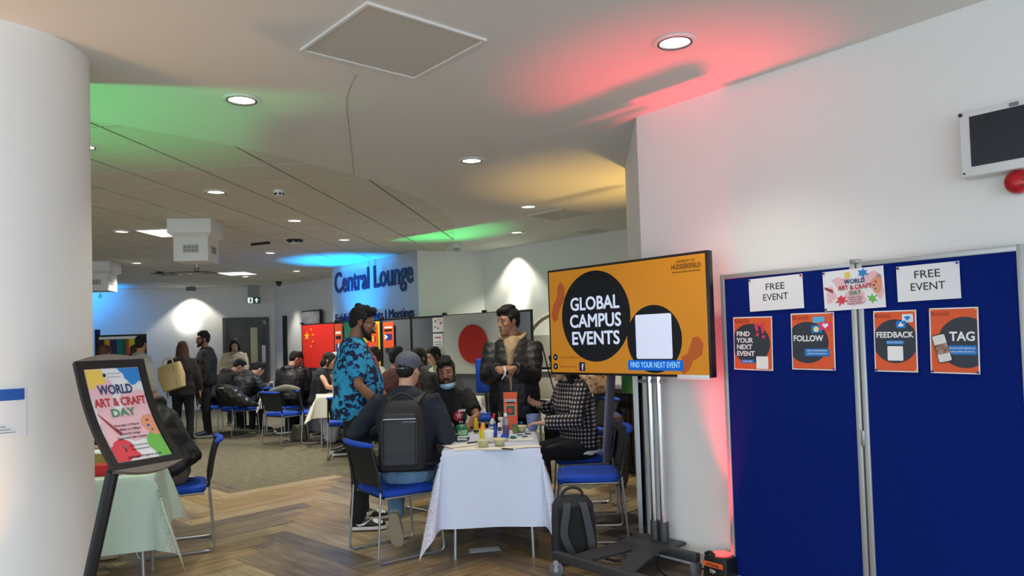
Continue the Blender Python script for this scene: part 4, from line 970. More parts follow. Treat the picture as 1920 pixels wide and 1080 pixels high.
def tablecloth(x0, y0, w_, l_, ang, drop, material, label, z=0.722, flare=0.10, seed=1, corner=0.52, group=None, dropl=None):
    """a draped sheet: flat on the table, hanging at the sides, corners falling in diagonal points"""
    b = B(); hw, hl = w_ / 2, l_ / 2; step = 0.03
    def axis(h, d):
        out = []; n = max(2, int(round(d / step)))
        out += [-h - d + d * i / n for i in range(n)]
        m_ = max(2, int(round(2 * h / 0.06))); out += [-h + 2 * h * i / m_ for i in range(m_)]
        out += [h + d * i / n for i in range(n + 1)]
        return out
    dl = dropl or drop
    U = axis(hw, drop); Vv = axis(hl, dl)
    uvl = b.loops.layers.uv.new('UVMap'); hem = b.verts.layers.float.new('hem')
    grid = []
    for v in Vv:
        row = []
        for u in U:
            a = max(0, abs(u) - hw); c = max(0, abs(v) - hl); sx_ = math.copysign(1, u); sy = math.copysign(1, v)
            bx = max(-hw, min(hw, u)); by_ = max(-hl, min(hl, v)); nz = noise.noise(V((u * 2.3 + seed, v * 2.3, seed * 3.1)))
            if a == 0 and c == 0: p = V((u, v, z + 0.0012 * nz))
            elif a > 0 and c > 0:
                r_ = math.hypot(a, c); th = math.atan2(c, a); k = math.sin(2 * th)
                fl = flare + (corner - flare) * k ** 1.5
                thp = PI / 4 + (th - PI / 4) * (0.25 + 0.75 * (1 - k ** 0.7) )
                out = r_ * fl; dn = r_ * math.sqrt(max(0, 1 - fl * fl))
                fold = 0.02 * math.sin(th * 8 + seed) * min(1, r_ / 0.2) * k
                p = V((bx + sx_ * (out * math.cos(thp) + fold), by_ + sy * (out * math.sin(thp) - fold), z - dn))
            else:
                r_ = a + c; along = v if a > 0 else u
                wob = 0.010 * math.sin(along * 11 + seed * 2) * r_ / 0.4 + 0.03 * nz * r_
                out = r_ * flare + wob; dn = r_ * math.sqrt(1 - flare * flare)
                p = V((bx + (sx_ * out if a > 0 else 0), by_ + (sy * out if c > 0 else 0), z - dn))
                # soften the table edge
            if p.z > z - 0.004 and (a > 0 or c > 0): p.z -= 0.0
            vv = b.verts.new(p); e = min(hw + drop - abs(u), hl + dl - abs(v)); cc = min(1, (a * c) ** 0.5 / 0.25) if (a > 0 and c > 0) else 0
            vv[hem] = max(0.0, min(1.0, cc * 0.9 + 0.0)); row.append((vv, u, v))
        grid.append(row)
    for i in range(len(Vv) - 1):
        for j in range(len(U) - 1):
            q = (grid[i][j], grid[i][j + 1], grid[i + 1][j + 1], grid[i + 1][j]); f = b.faces.new([x[0] for x in q])
            for lp, x in zip(f.loops, q): lp[uvl].uv = (x[1], x[2])
    o = finish(b, 'tablecloth', material, loc=(x0, y0, 0.0035), rot=(0, 0, ang), angle=180)
    return tag(o, label, 'tablecloth', group)
table(-0.165, 5.40, 0.63, 1.18, 0, 'folding table nearest the camera under the white confetti cloth')
tablecloth(-0.165, 5.40, 0.65, 1.20, 0, 0.50, CLOTHW, 'white cloth with pink confetti corners on the nearest craft table', seed=2.2, corner=0.27, flare=0.06)
# mint table at the left
MX, MY, MA = -2.695, 4.396, R(22)
table(MX, MY, 0.95, 0.72, MA, 'folding table behind the poster stand under the mint cloth')
tablecloth(MX, MY, 0.97, 0.74, MA, 0.42, CLOTHM, 'pale mint cloth with a dotted corner on the left table', seed=5.1, corner=0.45, dropl=0.42)
PLAINC = mat('white_paper_cloth', (214, 212, 200), 0.7)
table(-2.30, 10.75, 1.2, 0.7, R(15), 'folding table in front of the woman in the dark dress')
tablecloth(-2.30, 10.75, 1.22, 0.72, R(15), 0.30, PLAINC, 'white cloth on the table of the woman in the dark dress', seed=3)
table(-3.95, 12.75, 1.0, 0.7, R(30), 'folding table where people lean over their drawings')
tablecloth(-3.95, 12.75, 1.02, 0.72, R(30), 0.30, PLAINC, 'white cloth on the far table of the leaning people', seed=4)
table(-1.05, 9.45, 1.3, 0.7, R(-5), 'folding table behind the capped man and the masked man')
tablecloth(-1.05, 9.45, 1.32, 0.72, R(-5), 0.30, PLAINC, 'cream cloth on the table behind the seated masked man', seed=6)

# ------------------------------------------------------------------ grey flag panels across the back
gp0, gp1 = V((-3.55, 12.25, 0)), V((0.27, 8.89, 0)); gd = (gp1 - gp0).normalized(); grot = math.atan2(gd.y, gd.x); gn = V((gd.y, -gd.x, 0))
us = [0, 0.98, 1.40, 2.14, 2.81, 3.50, 4.25, 5.06]
flagwall = empty('display_screen', gp0, grot, 'long run of grey felt display panels hung with flags across the back', 'display board')
for i in range(len(us) - 1):
    x0, x1 = us[i], us[i + 1]
    b = B(); box(b, ((x0 + x1) / 2, 0, 0.91), (x1 - x0 - 0.03, 0.02, 1.76)); finish(b, 'felt_panel', PANELG, flagwall, smooth=False)
    b = B()
    for x in (x0 + 0.012, x1 - 0.012): box(b, (x, 0, 0.905), (0.02, 0.03, 1.80))
    for z in (0.012, 1.80): box(b, ((x0 + x1) / 2, 0, z), (x1 - x0, 0.03, 0.02))
    finish(b, 'panel_frame', BLACKP, flagwall, smooth=False)
    b = B(); box(b, (x0, 0, 1.825), (0.06, 0.04, 0.03), bev=0.004); finish(b, 'clip', BLACKP, flagwall)
def onflag(u): return gp0 + gd * u + gn * 0.02
def flag(name, u0, z0, u1, z1, m_, label, seed=0, cat='flag', d=0.0, wave=0.012):
    t = empty(name, onflag((u0 + u1) / 2) + gn * d + V((0, 0, (z0 + z1) / 2)), grot, label, cat); w_, h_ = u1 - u0, z1 - z0
    b = B(); nx, nz_ = 16, 12; g = []
    for yy in (0, -0.002):
        gg = [[b.verts.new((-w_ / 2 + w_ * i / nx, yy - 0.004 - wave * (0.5 + noise.noise(V((i * 0.35 + seed, j * 0.12, 0)))) - (0 if name == 'paper_notice' else 0.006 * (i % 2)), -h_ / 2 + h_ * j / nz_)) for i in range(nx + 1)] for j in range(nz_ + 1)]; g.append(gg)
    for gg in g:
        for j in range(nz_):
            for i in range(nx): b.faces.new((gg[j][i], gg[j][i + 1], gg[j + 1][i + 1], gg[j + 1][i]))
    finish(b, 'cloth' if cat == 'flag' else 'sheet', m_, t)
    return t, w_, h_
def fab(n, rgb): return mat(n, rgb, 0.8, var=0.05, scale=12)
t, w_, h_ = flag('red_flag', 0.05, 1.08, 0.96, 1.79, fab('flag_red', (214, 34, 22)), 'red flag with yellow stars hung on the leftmost grey panel', 1)
prnt(t, 'large_star', star(-0.30, 0.17, 0.085), -0.026, ink((240, 190, 40)))
for x, z in ((-0.17, 0.28), (-0.12, 0.19), (-0.12, 0.08), (-0.18, 0.0)): prnt(t, 'small_star', star(x, z, 0.028), -0.026, ink((240, 190, 40)))
t, w_, h_ = flag('green_flag', 1.24, 1.0, 1.62, 1.80, fab('flag_green', (26, 120, 96)), 'green flag partly hidden behind the man in the floral shirt', 2)
t, w_, h_ = flag('yellow_flag', 1.66, 0.98, 2.12, 1.78, fab('flag_yellow', (206, 190, 40)), 'yellow flag with a red patch beside the head of the man in glasses', 3)
prnt(t, 'red_patch', [(-0.22, -0.25), (-0.02, -0.2), (-0.02, 0.12), (-0.14, 0.05), (-0.22, 0.2)], -0.026, fab('flag_red', (214, 34, 22)))
def card(u0, z0, u1, z1, cols, label):
    t = empty('flag_card', onflag((u0 + u1) / 2) + gn * 0.006 + V((0, 0, (z0 + z1) / 2)), grot, label, 'poster'); w_, h_ = u1 - u0, z1 - z0
    b = B(); plate(b, rect(-w_ / 2, -h_ / 2, w_ / 2, h_ / 2), -0.022, 0.003); finish(b, 'sheet', ORG, t, smooth=False)
    prnt(t, 'title_band', rect(-w_ * 0.36, h_ * 0.14, w_ * 0.36, h_ * 0.22), -0.025, BLK); prnt(t, 'title_band', rect(-w_ * 0.36, h_ * 0.26, w_ * 0.36, h_ * 0.32), -0.025, WHT)
    n = len(cols)
    for i, c_ in enumerate(cols): prnt(t, 'flag_stripe', rect(-w_ * 0.34 + w_ * 0.68 * i / n, -h_ * 0.20, -w_ * 0.34 + w_ * 0.68 * (i + 1) / n, h_ * 0.04), -0.025, ink(c_))
    return t, w_, h_
card(1.00, 1.10, 1.20, 1.78, ((40, 60, 140), (225, 225, 225), (190, 40, 50)), 'orange card with a striped flag at the right edge of the red flag')
card(1.87, 1.36, 2.08, 1.74, ((40, 50, 120), (230, 190, 50), (190, 40, 50)), 'orange card with a three colour flag pinned on the yellow flag')
t, w_, h_ = card(2.22, 1.38, 2.46, 1.76, ((40, 50, 140), (40, 50, 140)), 'orange card with a white triangle flag right of the yellow flag')
prnt(t, 'white_triangle', [(-w_ * 0.34, -h_ * 0.20), (-w_ * 0.02, -h_ * 0.08), (-w_ * 0.34, h_ * 0.04)], -0.027, WHT)
t, w_, h_ = flag('paper_notice', 3.28, 1.58, 3.50, 1.78, PAPER, 'small white notice with splashes at the left of the white flag', 4, 'notice', wave=0.002)
for x, z, c_ in ((-0.05, 0.05, (60, 90, 160)), (0.06, 0.02, (210, 50, 60)), (0.0, -0.05, (200, 90, 90)), (-0.06, -0.03, (80, 140, 70)), (0.02, 0.07, (230, 190, 60))): prnt(t, 'splash', star(x, z, 0.022, 6, 0.5, jit=0.3), -0.012, ink(c_))
t, w_, h_ = flag('paper_notice', 3.28, 1.06, 3.48, 1.56, PAPER, 'tall white notice with printed lines beside the white flag', 5, 'notice', wave=0.002)
prnt(t, 'heading_line', rect(-0.06, 0.19, 0.06, 0.205), -0.012, ink((200, 80, 80)))
for k in range(5): prnt(t, 'text_line', rect(-0.08, 0.13 - 0.03 * k, 0.08, 0.137 - 0.03 * k), -0.012, ink((130, 130, 130)))
t, w_, h_ = flag('white_flag', 3.50, 1.01, 4.68, 1.80, mat('flag_white', (186, 190, 184), 0.8, trans=0.0), 'white flag with a large red circle behind the standing man', 6)
prnt(t, 'red_circle', circ(-0.02, 0.0, 0.27, 0.255, n=48), -0.030, fab('flag_deepred', (176, 36, 30)))

# far left flag panel
p = at(228, 700, 14.0)
t = empty('flag_display', (p.x, p.y, 0.003), R(-3), 'black framed panel of coloured flags at the far left', 'display board')
wz = 1.45 + (658 - 627) / 1360 * 14
b = B(); box(b, (0, 0, wz / 2 + 0.1), (0.96, 0.03, wz - 0.2)); finish(b, 'felt_panel', mat('dark_felt', (34, 34, 48), 0.9), t, smooth=False)
b = B()
for s in (-1, 1): box(b, (s * 0.47, 0, wz / 2), (0.05, 0.05, wz), bev=0.004)
box(b, (0, 0, wz - 0.015), (0.98, 0.05, 0.03), bev=0.004); box(b, (0, 0, 0.2), (0.98, 0.05, 0.03), bev=0.004); finish(b, 'panel_frame', BLACKP, t)
b = B(); box(b, (0, -0.028, wz - 0.06), (0.84, 0.01, 0.05)); finish(b, 'white_heading', PAPER, t, smooth=False)
for i, (x0, x1, c_) in enumerate(((-0.44, -0.32, (44, 36, 66)), (-0.31, -0.20, (204, 150, 30)), (-0.19, -0.08, (46, 40, 90)), (-0.07, 0.04, (20, 110, 120)), (0.04, 0.13, (20, 96, 70)), (0.13, 0.18, (190, 60, 70)), (0.18, 0.40, (196, 190, 40)))):
    b = B(); box(b, ((x0 + x1) / 2, -0.036 - 0.004 * (i % 2), wz - 0.42), (x1 - x0, 0.014, 0.66), bev=0.004); finish(b, 'hanging_flag', fab('hang_%d' % i, c_), t)
t = empty('blue_post', (at(183, 640, 14.6).x, 14.6, 0.003), 0, 'narrow deep blue banner beside the white column', 'banner')
b = B(); box(b, (0, 0, 0.95), (0.10, 0.03, 1.9), bev=0.005); finish(b, 'banner_sheet', ink((20, 24, 120)), t)
b = B(); box(b, (0, 0, 0.015), (0.3, 0.2, 0.03)); finish(b, 'foot', SILVER, t, smooth=False)

# things behind the television at the right
t = empty('lightbox_easel', (0.62, 9.3, 0), R(-38), 'pale board on a white curved tube frame beside the television', 'easel')
b = B(); box(b, (0, 0, 1.28), (0.9, 0.03, 0.42), bev=0.005); finish(b, 'pale_board', mat('pale_board', (206, 204, 190), 0.6), t)
b = B(); tube(b, fillet([(-0.55, 0.0, 0.02), (-0.55, 0, 1.48), (-0.30, 0.0, 1.72), (0.3, 0, 1.86)], 0.2), 0.028, n=10); finish(b, 'curved_tube', mat('tube_white', (176, 174, 160), 0.5), t)
b = B(); box(b, (0, -0.03, 1.06), (1.0, 0.06, 0.03)); finish(b, 'ledge', BLACKP, t, smooth=False)
b = B(); box(b, (-0.1, 0.02, 0.84), (0.8, 0.02, 0.36), bev=0.005); finish(b, 'lower_board', MATS['pale_board'], t)
for s in (-1, 1):
    b = B(); tube(b, [(s * 0.42, 0.03, 1.3), (s * 0.45, 0.12, 0.012)], 0.018); finish(b, 'leg', SILVER, t)
t = empty('worktop_unit', (1.55, 7.6, 0.002), R(-50), 'dark wooden counter below the television at the back', 'counter')
b = B(); box(b, (0, 0, 0.86), (1.7, 0.5, 0.05), bev=0.005); finish(b, 'worktop', DARKWOOD, t)
b = B(); box(b, (0, 0.03, 0.42), (1.64, 0.44, 0.83)); finish(b, 'carcass', DARKWOOD, t, smooth=False)
for k in range(3):
    b = B(); box(b, (-0.54 + 0.54 * k, -0.2, 0.44), (0.52, 0.02, 0.76), bev=0.004); d_ = finish(b, 'door', DARKWOOD, t)
    b = B(); box(b, (-0.36 + 0.54 * k, -0.22, 0.6), (0.012, 0.02, 0.12)); finish(b, 'handle', SILVER, d_, smooth=False)
b = B()
pp = at(1112, 724, 6.9)
box(b, (0, 0, 0), (0.34, 0.26, 0.20), bev=0.05); o = finish(b, 'floral_cushion', FLOWERS, loc=(pp.x, 7.25, 0.99), rot=(0, 0, R(-50))); tag(o, 'floral patterned cushion with an orange edge on the dark counter', 'cushion')
b = B(); ell(b, (0, 0, 0), (0.10, 0.10, 0.085), n=20); o = finish(b, 'teal_balloon', mat('teal_rubber', (70, 160, 176), 0.25), loc=(0.70, 7.62, 0.997)); tag(o, 'teal round balloon beside the floral cushion', 'balloon')
b = B(); box(b, (0, 0, 0), (0.30, 0.02, 0.42), bev=0.004); o = finish(b, 'green_card', mat('green_card_mat', (30, 96, 60), 0.7), loc=(1.16, 7.05, 1.10), rot=(0, 0, R(-50))); tag(o, 'green display card standing behind the television trolley', 'card')

# ------------------------------------------------------------------ poster stand by the column
def at_h(px, py, y): return at(px, py, y)
TLp = at(156, 693, 3.02)
psi = R(60); wv = V((math.cos(psi), math.sin(psi), 0)); nv = V((math.sin(psi), -math.cos(psi), 0))
Wp, Lean, Hz = 0.240, 0.235, 0.375
es = empty('poster_stand', TLp + wv * (Wp / 2) + nv * Lean - V((0, 0, Hz)), psi, 'black curved poster stand by the column holding the World Art and Craft Day poster', 'poster stand')
# local frame: +x along the width, -y towards the viewer (normal nv), origin at the poster's bottom centre
def prof(s, off=0.0):      # s=0 bottom, 1 top; gently curved sheet
    y = Lean * (s - 0.0); bow = 0.030 * math.sin(PI * s); z = Hz * s
    tx = V((0, Lean, Hz)).normalized(); nn = V((0, -tx.z, tx.y))
    return V((0, y, z)) - nn * (bow) + nn * off
prof_stand = prof
def curved_panel(name, x0, x1, s0, s1, off, th, m_, parent, n=14, uvz=None):
    b = B(); rr = []
    for i in range(n + 1):
        s = s0 + (s1 - s0) * i / n; p = prof(s, off); q = prof(s, off - th)
        rr.append([V((x0, p.y, p.z)), V((x1, p.y, p.z)), V((x1, q.y, q.z)), V((x0, q.y, q.z))])
    ring_loft(b, rr); return finish(b, name, m_, parent, angle=30)
hw_ = Wp / 2
curved_panel('back_plate', -hw_ - 0.03, hw_ + 0.03, -0.075, 1.075, -0.004, 0.012, BLACKP, es)
for a, c_ in ((-hw_ - 0.032, -hw_ - 0.002), (hw_ + 0.002, hw_ + 0.032)): curved_panel('frame_rail', a, c_, -0.075, 1.075, 0.006, 0.012, BLACKP, es)
curved_panel('frame_rail', -hw_ - 0.03, hw_ + 0.03, 1.003, 1.075, 0.006, 0.012, BLACKP, es); curved_panel('frame_rail', -hw_ - 0.03, hw_ + 0.03, -0.075, -0.003, 0.006, 0.012, BLACKP, es)
for s0, sg_ in ((1.075, 1), (-0.075, -1)):
    b = B(); p = prof(s0); tx = V((0, Lean, Hz)).normalized() * sg_; nn = V((0, -0.85, 0.53))
    n = 12; fr = [V((-hw_ - 0.032 + (Wp + 0.064) * i / n, 0, 0)) + p + tx * (0.030 * math.sin(PI * i / n)) for i in range(n + 1)]
    bs = [V((-hw_ - 0.032, 0, 0)) + p, V((hw_ + 0.032, 0, 0)) + p]
    top = [x + nn * 0.006 for x in fr]; bot = [x - nn * 0.016 for x in fr]
    vt = [b.verts.new(x) for x in top]; vb = [b.verts.new(x) for x in bot]
    b.faces.new(vt); b.faces.new(list(reversed(vb)))
    for i in range(n): b.faces.new((vt[i], vb[i], vb[i + 1], vt[i + 1]))
    b.faces.new((vt[0], vt[n], vb[n], vb[0])); finish(b, 'end_cap', mat('taupe_plastic', (120, 112, 104), 0.5), es, smooth=False)
b = B(); p0 = V((0, 0.05, 0.06)); fo = Matrix.Rotation(-psi, 3, 'Z') @ (V((-1.88, 3.0, 0)) - es.location); 
pa = Matrix.Rotation(-psi, 3, 'Z') @ (at(211, 885, 2.93) - es.location)
tube(b, [V((-0.03, 0.085, 0.02)), pa, V((fo.x, fo.y, fo.z + 0.03))], 0.024, n=12, flat=1.0); finish(b, 'slanted_pole', BLACKP, es)
b = B(); lathe(b, [(0.17, 0.0), (0.17, 0.012), (0.05, 0.03), (0.03, 0.05)], (fo.x, fo.y, fo.z), 28); finish(b, 'foot_plate', BLACKP, es)
# poster on the curved panel: built flat, then bent onto the profile
cp = empty('craft_day_poster', es.location, psi, 'portrait World Art and Craft Day poster in the curved stand', 'poster')
curved_panel('sheet', -hw_, hw_, 0.0, 1.0, -0.001, 0.002, PAPER, cp)
mark = set(bpy.data.objects)
holder = empty('holder', (0, 0, 0)); Hp = math.hypot(Lean, Hz)
craft_art(holder, Wp, Hp, portrait=True, y0=-0.002)
prnt(holder, 'crest_ring', circ(-0.040, 0.190, 0.008, n=16), -0.0030, BLK)
b = B(); plate(b, rect(-0.028, 0.196, 0.03, 0.1972), -0.003, 0.0006); plate(b, rect(-0.028, 0.181, 0.03, 0.1822), -0.003, 0.0006); finish(b, 'crest_border', BLK, holder, smooth=False)
text(holder, 'WORLD', -0.008, 0.105, 0.040, -0.0050, NV, 0.045, w=0.150); text(holder, 'ART & CRAFT', 0.000, 0.050, 0.036, -0.0050, CR_, 0.04, w=0.225); text(holder, 'DAY', -0.004, 0.000, 0.036, -0.0050, GN, 0.04)
rows(holder, ['Thursday 13 March', '11.00am to 3.00pm', 'Central Lounge', 'Opposite Cafe Central'], -0.010, -0.048, 0.0095, 0.021, ink((60, 40, 56)), 0.01, -0.005, 'CENTER')
rows(holder, ['@unicampusevents', '@unicampusevents'], 0.000, -0.150, 0.007, 0.020, ink((60, 50, 60)), 0.0, -0.005, 'CENTER')
text(holder, 'f', -0.062, -0.173, 0.014, -0.005, BLK, 0.05); b = B(); plate(b, rrect(-0.068, -0.153, -0.055, -0.140, 0.003), -0.005, 0.0006); finish(b, 'round_icon', ink((120, 110, 116)), holder, smooth=False)
text(holder, 'CAMPUSEVENTS@HUD.AC.UK', 0.0, -0.208, 0.0075, -0.005, ink((40, 34, 40)), 0.01)
BEND = [o for o in bpy.data.objects if o not in mark and o is not holder]

# ------------------------------------------------------------------ backpack on the floor
def rounded_box_loft(b, secs, e=3.2, n=24):
    eloft(b, [(c_, (a_, 0, 0), (0, d_, 0)) for c_, a_, d_ in secs], n=n, e=e)
BPK = mat('black_backpack_nylon', (34, 36, 40), 0.7, bump=0.2, bscale=220); BPK2 = mat('grey_backpack_strap', (58, 62, 68), 0.7, bump=0.2, bscale=220)
def backpack(name, loc, rz, label, sc=1.0, straps=True, tilt=0.0, m1=None, parent=None):
    m1 = m1 or BPK
    t = empty(name, loc, rz, label, 'backpack'); t.rotation_euler = (tilt, 0, rz); t.scale = (sc, sc, sc)
    b = B(); rounded_box_loft(b, [((0, 0, 0.0), 0.11, 0.05), ((0, 0, 0.012), 0.140, 0.075), ((0, 0.0, 0.10), 0.150, 0.085), ((0, 0, 0.28), 0.148, 0.080), ((0, 0.0, 0.38), 0.135, 0.065), ((0, 0, 0.425), 0.10, 0.045), ((0, 0, 0.435), 0.05, 0.02)]); finish(b, 'bag_body', m1, t)
    b = B(); rounded_box_loft(b, [((0, 0.085, 0.03), 0.10, 0.02), ((0, 0.09, 0.05), 0.12, 0.04), ((0, 0.09, 0.22), 0.115, 0.04), ((0, 0.08, 0.26), 0.08, 0.02)]); finish(b, 'outer_pocket', m1, t)
    b = B(); tube(b, [(-0.075, -0.02, 0.415), (-0.055, -0.025, 0.465), (0, -0.028, 0.485), (0.055, -0.025, 0.465), (0.075, -0.02, 0.415)], 0.010, smooth=True, k=4, n=8); finish(b, 'top_handle', m1, t)
    if straps:
        for s in (-1, 1):
            b = B()
            pts = catm([V((s * 0.050, -0.068, 0.395)), V((s * 0.062, -0.100, 0.34)), V((s * 0.085, -0.108, 0.20)), V((s * 0.070 + 0.03, -0.098, 0.08)), V((s * 0.09 + 0.03, -0.075, 0.03))], 5)
            ring_loft(b, [[p + V((x, y, 0)) for x, y in ((-0.024, 0), (0.024, 0), (0.024, -0.010), (-0.024, -0.010))] for p in pts]); finish(b, 'shoulder_strap', BPK2, t, angle=50)
        b = B(); rounded_box_loft(b, [((0, -0.075, 0.05), 0.115, 0.010), ((0, -0.082, 0.20), 0.12, 0.012), ((0, -0.075, 0.36), 0.11, 0.010)]); finish(b, 'back_padding', mat('padding_mesh', (24, 26, 28), 0.9, bump=0.4, bscale=300), t)
        b = B(); tube(b, [(0.13, -0.05, 0.05), (0.19, -0.08, 0.025), (0.25, -0.10, 0.012)], 0.009, n=6); box(b, (0.26, -0.105, 0.012), (0.04, 0.02, 0.016)); finish(b, 'loose_buckle', BPK, t)
    b = B(); tube(b, [(-0.139, 0.0, 0.37), (-0.147, 0.0, 0.2), (-0.15, 0.0, 0.05)], 0.003, n=5); tube(b, [(0.139, 0.0, 0.37), (0.147, 0.0, 0.2), (0.15, 0.0, 0.05)], 0.003, n=5); finish(b, 'zip_line', BPK2, t)
    return t
backpack('floor_backpack', (0.355, 4.72, 0.004), R(8), 'charcoal backpack standing on the floor behind the trolley wheel', 0.98, tilt=R(-4))

# paper on the floor
b = B(); box(b, (0, 0, 0), (0.21, 0.10, 0.001)); tag(finish(b, 'floor_paper', PAPER, loc=(-0.24, 5.06, 0.0035), rot=(0, 0, R(12)), smooth=False), 'white sheet of paper lying on the floor under the craft table', 'paper')

# ------------------------------------------------------------------ things on the craft table
TZ = 0.7275
def tp(px, py): p = atz(px, py, TZ); return (p.x, p.y, TZ)
def sheet(px, py, w_, l_, rz, label, rgb=(232, 230, 222), dz=0.0, name='paper_sheet', marks=()):
    x, y, z = tp(px, py)
    b = B(); nx, ny = 6, 6; g = []
    for zz in (0.0, 0.0009):
        g.append([[b.verts.new((-w_ / 2 + w_ * i / nx, -l_ / 2 + l_ * j / ny, zz + 0.003 * max(0, noise.noise(V((i * 0.5 + px, j * 0.5, 1))) ))) for i in range(nx + 1)] for j in range(ny + 1)])
    for gg in g:
        for j in range(ny):
            for i in range(nx): b.faces.new((gg[j][i], gg[j][i + 1], gg[j + 1][i + 1], gg[j + 1][i]))
    o = tag(finish(b, name, mat('paper_%d' % rgb[0], rgb, 0.75, var=0.05, scale=20), loc=(x, y, z + dz), rot=(0, 0, rz)), label, 'paper')
    return o
sheet(885, 840, 0.26, 0.17, R(8), 'cream drawing sheet at the near left corner of the white table')
sheet(935, 841, 0.20, 0.14, R(-12), 'white drawing sheet in front of the two paper bowls', dz=0.0012)
sheet(980, 838, 0.23, 0.13, R(14), 'loose paper sheet overhanging the right edge of the white table', dz=0.002)
sheet(975, 824, 0.19, 0.16, R(-2), 'pale grey tray sheet right of the blue crumpled glove', (214, 220, 220), dz=0.0006)
sheet(862, 836, 0.20, 0.16, R(30), 'painted practice sheet under the green toy rickshaw', (226, 222, 212), dz=0.003)
def lath(name, px, py, prof, m_, label, cat, parts=(), n=24, grp=None):
    x, y, z = tp(px, py); t = empty(name, (x, y, z + 0.003), 0, label, cat, grp)
    b = B(); lathe(b, prof, n=n); finish(b, 'body', m_, t)
    for nm, pf, mm in parts:
        b = B(); lathe(b, pf, n=n); finish(b, nm, mm, t)
    return t
CARD = mat('moulded_paper', (186, 182, 136), 0.9, var=0.1, scale=60, bump=0.4, bscale=120)
bowlp = [(0.028, 0), (0.031, 0.003), (0.043, 0.040), (0.047, 0.042), (0.0475, 0.047), (0.043, 0.047), (0.038, 0.030), (0.02, 0.012), (0.003, 0.010)]
for px, py, lb in ((906, 838, 'left one of the two moulded paper bowls at the front of the table'), (937, 836, 'right one of the two moulded paper bowls at the front of the table'), (977, 810, 'moulded paper bowl under the sitter\'s hand at the right edge')):
    lath('paper_bowl', px, py, bowlp, CARD, lb, 'bowl', [('rim', [(0.0475, 0.040), (0.050, 0.042), (0.050, 0.046), (0.0475, 0.048)], mat('rim_paper', (206, 200, 160), 0.8)), ('paint', [(0.036, 0.028), (0.003, 0.0285)], mat('cream_paint', (206, 196, 160), 0.5))], grp='moulded paper bowls on the craft table')
CUPW = mat('cup_white', (236, 236, 234), 0.5)
cupp = [(0.026, 0), (0.027, 0.002), (0.038, 0.075), (0.0395, 0.078), (0.037, 0.079), (0.034, 0.07), (0.025, 0.008), (0.003, 0.006)]
lath('paper_cup', 917, 829, cupp, CUPW, 'white paper cup behind the two moulded bowls', 'cup', [('rolled_rim', [(0.037, 0.076), (0.0405, 0.078), (0.037, 0.081)], CUPW)])
t = lath('brush_cup', 943, 803, [(r_, z * 1.05) for r_, z in cupp], CUPW, 'white cup of paintbrushes beside the red and white tube', 'cup', [('rolled_rim', [(0.037, 0.080), (0.0405, 0.082), (0.037, 0.085)], CUPW)])
for k, (dx, c_) in enumerate(((-0.02, (200, 200, 190)), (-0.008, (60, 120, 170)), (0.006, (180, 60, 50)), (0.016, (70, 70, 70)))):
    b = B(); tube(b, [(dx * 0.5, 0.0, 0.02), (dx * 1.6, 0.01, 0.125)], 0.0028, n=6); h_ = finish(b, 'brush_handle', ink(c_), t)
    b = B(); tube(b, [(dx * 1.6, 0.01, 0.124), (dx * 1.85, 0.012, 0.142)], [0.0035, 0.001], n=6); finish(b, 'bristles', ink((150, 120, 80)), h_)
YB = mat('yellow_paint_bottle', (236, 206, 30), 0.4); OC = mat('orange_cap', (244, 160, 70), 0.4)
lath('paint_bottle', 906, 824, [(0.022, 0), (0.026, 0.004), (0.026, 0.062), (0.020, 0.072), (0.014, 0.076)], YB, 'yellow paint bottle with an orange nozzle cap at the front', 'bottle', [('cap', [(0.022, 0.062), (0.022, 0.078), (0.016, 0.095), (0.014, 0.115), (0.006, 0.118)], OC)], grp='craft paint bottles')
lath('paint_bottle', 893, 812, [(0.019, 0), (0.021, 0.004), (0.021, 0.082), (0.012, 0.095)], mat('amber_bottle', (214, 170, 30), 0.4), 'amber yellow paint bottle with a dark band beside the toy rickshaw', 'bottle', [('band', [(0.0215, 0.006), (0.0215, 0.022)], BLACKP), ('cap', [(0.012, 0.092), (0.012, 0.112), (0.004, 0.114)], YB)], grp='craft paint bottles')
lath('paint_bottle', 929, 820, [(0.013, 0), (0.015, 0.003), (0.015, 0.070), (0.008, 0.088), (0.004, 0.104)], mat('ultramarine_bottle', (34, 52, 160), 0.35), 'slim ultramarine paint bottle beside the white cup', 'bottle', [('tip', [(0.005, 0.098), (0.003, 0.118), (0.001, 0.120)], mat('pale_plastic', (190, 190, 194), 0.4))], grp='craft paint bottles')
t = lath('drink_bottle', 949, 820, [(0.020, 0), (0.023, 0.004), (0.024, 0.03), (0.0235, 0.10), (0.022, 0.13), (0.013, 0.150), (0.0115, 0.158)], mat('clear_bottle', (196, 200, 214), 0.08, trans=0.85, alpha=0.7), 'clear bottle half full of purple liquid with a white cap', 'bottle', [('liquid', [(0.021, 0.003), (0.0225, 0.03), (0.0225, 0.085), (0.003, 0.086)], mat('purple_liquid', (92, 40, 120), 0.2)), ('cap', [(0.0125, 0.152), (0.0135, 0.156), (0.0135, 0.168), (0.010, 0.174), (0.002, 0.175)], CUPW)], n=28)
lath('glue_bottle', 937, 812, [(0.014, 0), (0.015, 0.003), (0.015, 0.07), (0.008, 0.08)], CUPW, 'small white glue bottle with a dark label beside the purple drink', 'bottle', [('label_band', [(0.0155, 0.015), (0.0155, 0.045)], mat('olive_label', (70, 76, 50), 0.5)), ('cap', [(0.008, 0.078), (0.005, 0.095), (0.002, 0.096)], BLACKP)])
x, y, z = tp(920, 803); t = empty('glue_tube', (x, y, z + 0.003), 0, 'red and white glue tube leaning upright behind the bottles', 'tube'); t.rotation_euler = (0, R(16), 0)
b = B(); lathe(b, [(0.018, 0.0), (0.018, 0.055), (0.012, 0.08)]); finish(b, 'body', CUPW, t)
